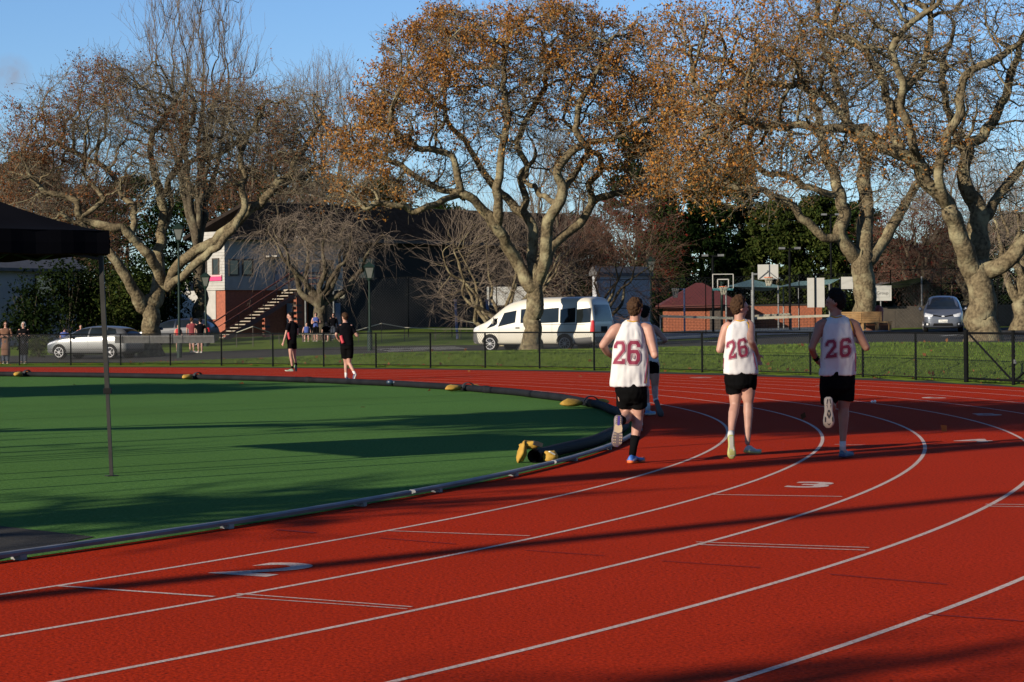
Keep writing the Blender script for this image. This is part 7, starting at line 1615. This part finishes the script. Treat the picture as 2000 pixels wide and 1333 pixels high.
trim(T6, s6, [([(666, 656), (668, 664), (671, 672)], .05, M_redp)], 'side_panel')
# ---- people watching beyond the fence
def stander(label, px, feet, head_top, D, topm, botm, hairm, facing, hw=9.0, sleeved=True, long_legs=False, skirt=None, seed=1, hairlen=1.0, shades=False, group=None, seat=False, arm='down', skin=None, feat=True):
    """upright or seated onlooker built from its picture height"""
    s = D / F; H_ = (feet - head_top); y = lambda t: feet - H_ * t
    if seat: H_ = (feet - head_top) / .74; y = lambda t: head_top + H_ * (1 - t)
    w_ = hw / 20.0 * H_ * .24; f = Vector(facing)
    tor = [(y(.50), px - w_ * .80, px + w_ * .80, .12, 0), (y(.60), px - w_ * .78, px + w_ * .78, .115, 0), (y(.70), px - w_ * .9, px + w_ * .9, .125, 0), (y(.78), px - w_, px + w_, .12, 0), (y(.82), px - w_ * .8, px + w_ * .8, .09, 0), (y(.845), px - w_ * .35, px + w_ * .35, .06, 0)]
    r = H_ * .026; aw = w_ * 1.12; fr = f.y * .28
    if arm == 'down': arms = [[(px + q * w_ * .9, y(.80), 0, r * 1.2), (px + q * aw * 1.08, y(.71), 0, r), (px + q * aw * 1.18, y(.60), 0, r * .9), (px + q * aw * 1.12, y(.49), fr * .5, r * .65)] for q in (-1, 1)]
    else: arms = [[(px + q * w_ * .9, y(.80), 0, r * 1.2), (px + q * aw * 1.1, y(.71), 0, r), (px + q * aw * 1.1, y(.62), 0, r * .9), (px + q * aw * .4, y(.68 if arm == 'up' else .64), fr * .8, r * .7)] for q in (-1, 1)]
    if seat:
        kd = -.42; legs = [[(px + q * w_ * .45, y(.50), 0, r * 2), (px + q * w_ * .6, y(.47), kd, r * 1.6), (px + q * w_ * .6, y(.36), kd - .02, r * 1.4), (px + q * w_ * .55, feet - H_ * .03, kd, r * .9)] for q in (-1, 1)]; ft = [(px + q * w_ * .55, feet, kd + .1) for q in (-1, 1)]
        sl = [[(px + q * w_ * .45, y(.50), 0, r * 2.6), (px + q * w_ * .6, y(.475), kd * .9, r * 2.2)] for q in (-1, 1)]
    else:
        legs = [[(px + q * w_ * .42, y(.50), 0, r * 2.1), (px + q * w_ * .42, y(.38), 0, r * 1.8), (px + q * w_ * .42, y(.27), 0, r * 1.3), (px + q * w_ * .42, y(.20), .03, r * 1.4), (px + q * w_ * .42, y(.045), .02, r * .8)] for q in (-1, 1)]; ft = [(px + q * w_ * .42, feet, .02) for q in (-1, 1)]
        sl = [[(px + q * w_ * .40, y(.50), 0, r * 2.6), (px + q * w_ * .42, y(.06 if long_legs else .30), 0, r * (1.5 if long_legs else 2.4))] for q in (-1, 1)]
    sleeves = [[tuple(q[:3]) + (q[3] * 1.35,) for q in a[:(4 if sleeved == 2 else 2)]] for a in arms] if sleeved else ()
    if skirt: tor = [(y(skirt), px - w_ * .95, px + w_ * .95, .15, 0), (y(.38), px - w_ * .92, px + w_ * .92, .15, 0)] + tor
    fh = Vector((f.x, f.y, 0)).normalized()
    return person(label, D, (px, y(.925), 0, H_ * .135, (f.x, f.y, -.02)), (px, y(.85), 0), tor, arms=arms, legs=legs, hands=[(a[-1][:3], (0, fr, -1) if arm == 'down' else (-.5, fr, .3), (0, 0, 1) if arm != 'down' else (0, -1, 0), H_ * s / 1.75) for a in arms], shorts=([(y(.56), px - w_ * .75, px + w_ * .75, .125, 0), (y(.48), px - w_ * .8, px + w_ * .8, .13, 0)], sl), bottom=botm, top=topm, sleeves=sleeves, hair_=(hairm, seed, hairlen),
        shoes=[(tuple(q[:2]) + (q[2] - .12 * fh.y,), fh, (0, 0, 1), .27, col('pale_shoe', (.35, .34, .32)) if not long_legs else col('dark_shoe', (.03, .03, .035)), c_wsole) for q in ft], foot=(px, feet), vox=.02, wr=.006, long_legs=long_legs, shades=shades, group=group, coat=skirt, facefeat=feat, skin=skin)
M_brcoat = mat('brown_coat', (0.13, 0.055, 0.028), .9, .3, 6.0); M_blcoat = mat('black_coat', (0.005, 0.005, 0.006), .95, .3, 6.0, spec=.03); M_jean = mat('dark_jeans', (0.02, 0.028, 0.05), .9, .3); M_redv = mat('red_singlet', (0.42, 0.025, 0.03), .85, .2); M_mar = mat('maroon_shirt', (0.16, 0.012, 0.02), .85, .2); M_bluv = mat('blue_singlet', (0.03, 0.06, 0.24), .85, .2)
stander('woman in long brown coat and sunglasses standing behind the fence at the left edge', 11, 711, 628, 86.5, M_brcoat, M_jean, M_hairb, (.25, -.95, 0), 9.5, 2, True, .20, 31, 1.6, True, arm='hold')
stander('grey haired woman in black coat and sunglasses beside the woman in brown', 46, 711, 629, 86.2, M_blcoat, M_jean, M_hairg, (.1, -1, 0), 9.5, 2, True, .22, 32, 1.6, True, arm='up')
stander('child in red singlet left of the tallest lamp post', 348, 686, 634, 101, M_redv, M_shorts, M_hairb, (.3, -.9, 0), 9, 0, seed=33)
stander('youth in maroon shirt with yellow shoulders walking by the fence board', 375, 689, 621, 99, M_mar, M_shorts, M_hairb, (.8, .5, 0), 9.5, 1, seed=34)
stander('youth in black shirt walking beside the maroon shirted one', 391, 690, 622, 98, M_ktop, M_shorts, M_hairk, (-.5, .8, 0), 9.5, 1, seed=35)
stander('person in blue top behind the silver hatchback bonnet', 126, 698, 639, 101, M_bluv, M_jean, M_hairk, (.9, .3, 0), 9, 1, True, seed=36)
stander('person in orange top behind the silver hatchback roof', 158, 697, 634, 106, mat('orange_top', (.5, .08, .03), .85, .2), M_jean, M_hairk, (.2, -.9, 0), 9, 1, True, seed=37)
stander('seated youth in blue singlet left of the bare tree trunk', 599, 668, 630, 114, M_bluv, M_shorts, M_hairk, (.1, -1, 0), 9.5, 0, seed=38, seat=True)
stander('standing youth in blue singlet right beside the bare tree trunk', 617, 668, 611, 113.5, M_bluv, M_shorts, M_hairk, (-.1, -1, 0), 9.5, 0, seed=39, arm='up')
stander('seated youth in dark shirt right of the bare tree trunk', 637, 668, 629, 114, M_ktop, M_shorts, M_hairk, (-.2, -1, 0), 9.5, 1, seed=40, seat=True)
stander('standing person in dark jacket behind the seated youths', 651, 665, 612, 117, M_ktop, M_jean, M_hairk, (-.3, -1, 0), 9.5, 2, True, seed=41)
# low timber bench under the seated youths
b_ = gp(600, 114.3); T = thing('bench', gp(620, 114.3), 'low dark bench under the seated youths by the bare tree', 'bench'); a, b2 = P(588, 652, 114.35), P(650, 652, 114.35); mb = MB(); mb.box((a + b2) / 2, (b2.x - a.x, .35, .06)); mb.build('seat', M_frame, T)
for x in (592, 646): p = P(x, 652, 114.35); g = zg(p.x, p.y); mb = MB(); mb.box((p.x, p.y, (p.z + g) / 2 - .03), (.08, .3, p.z - g - .06)); mb.build('leg', M_frame, T)
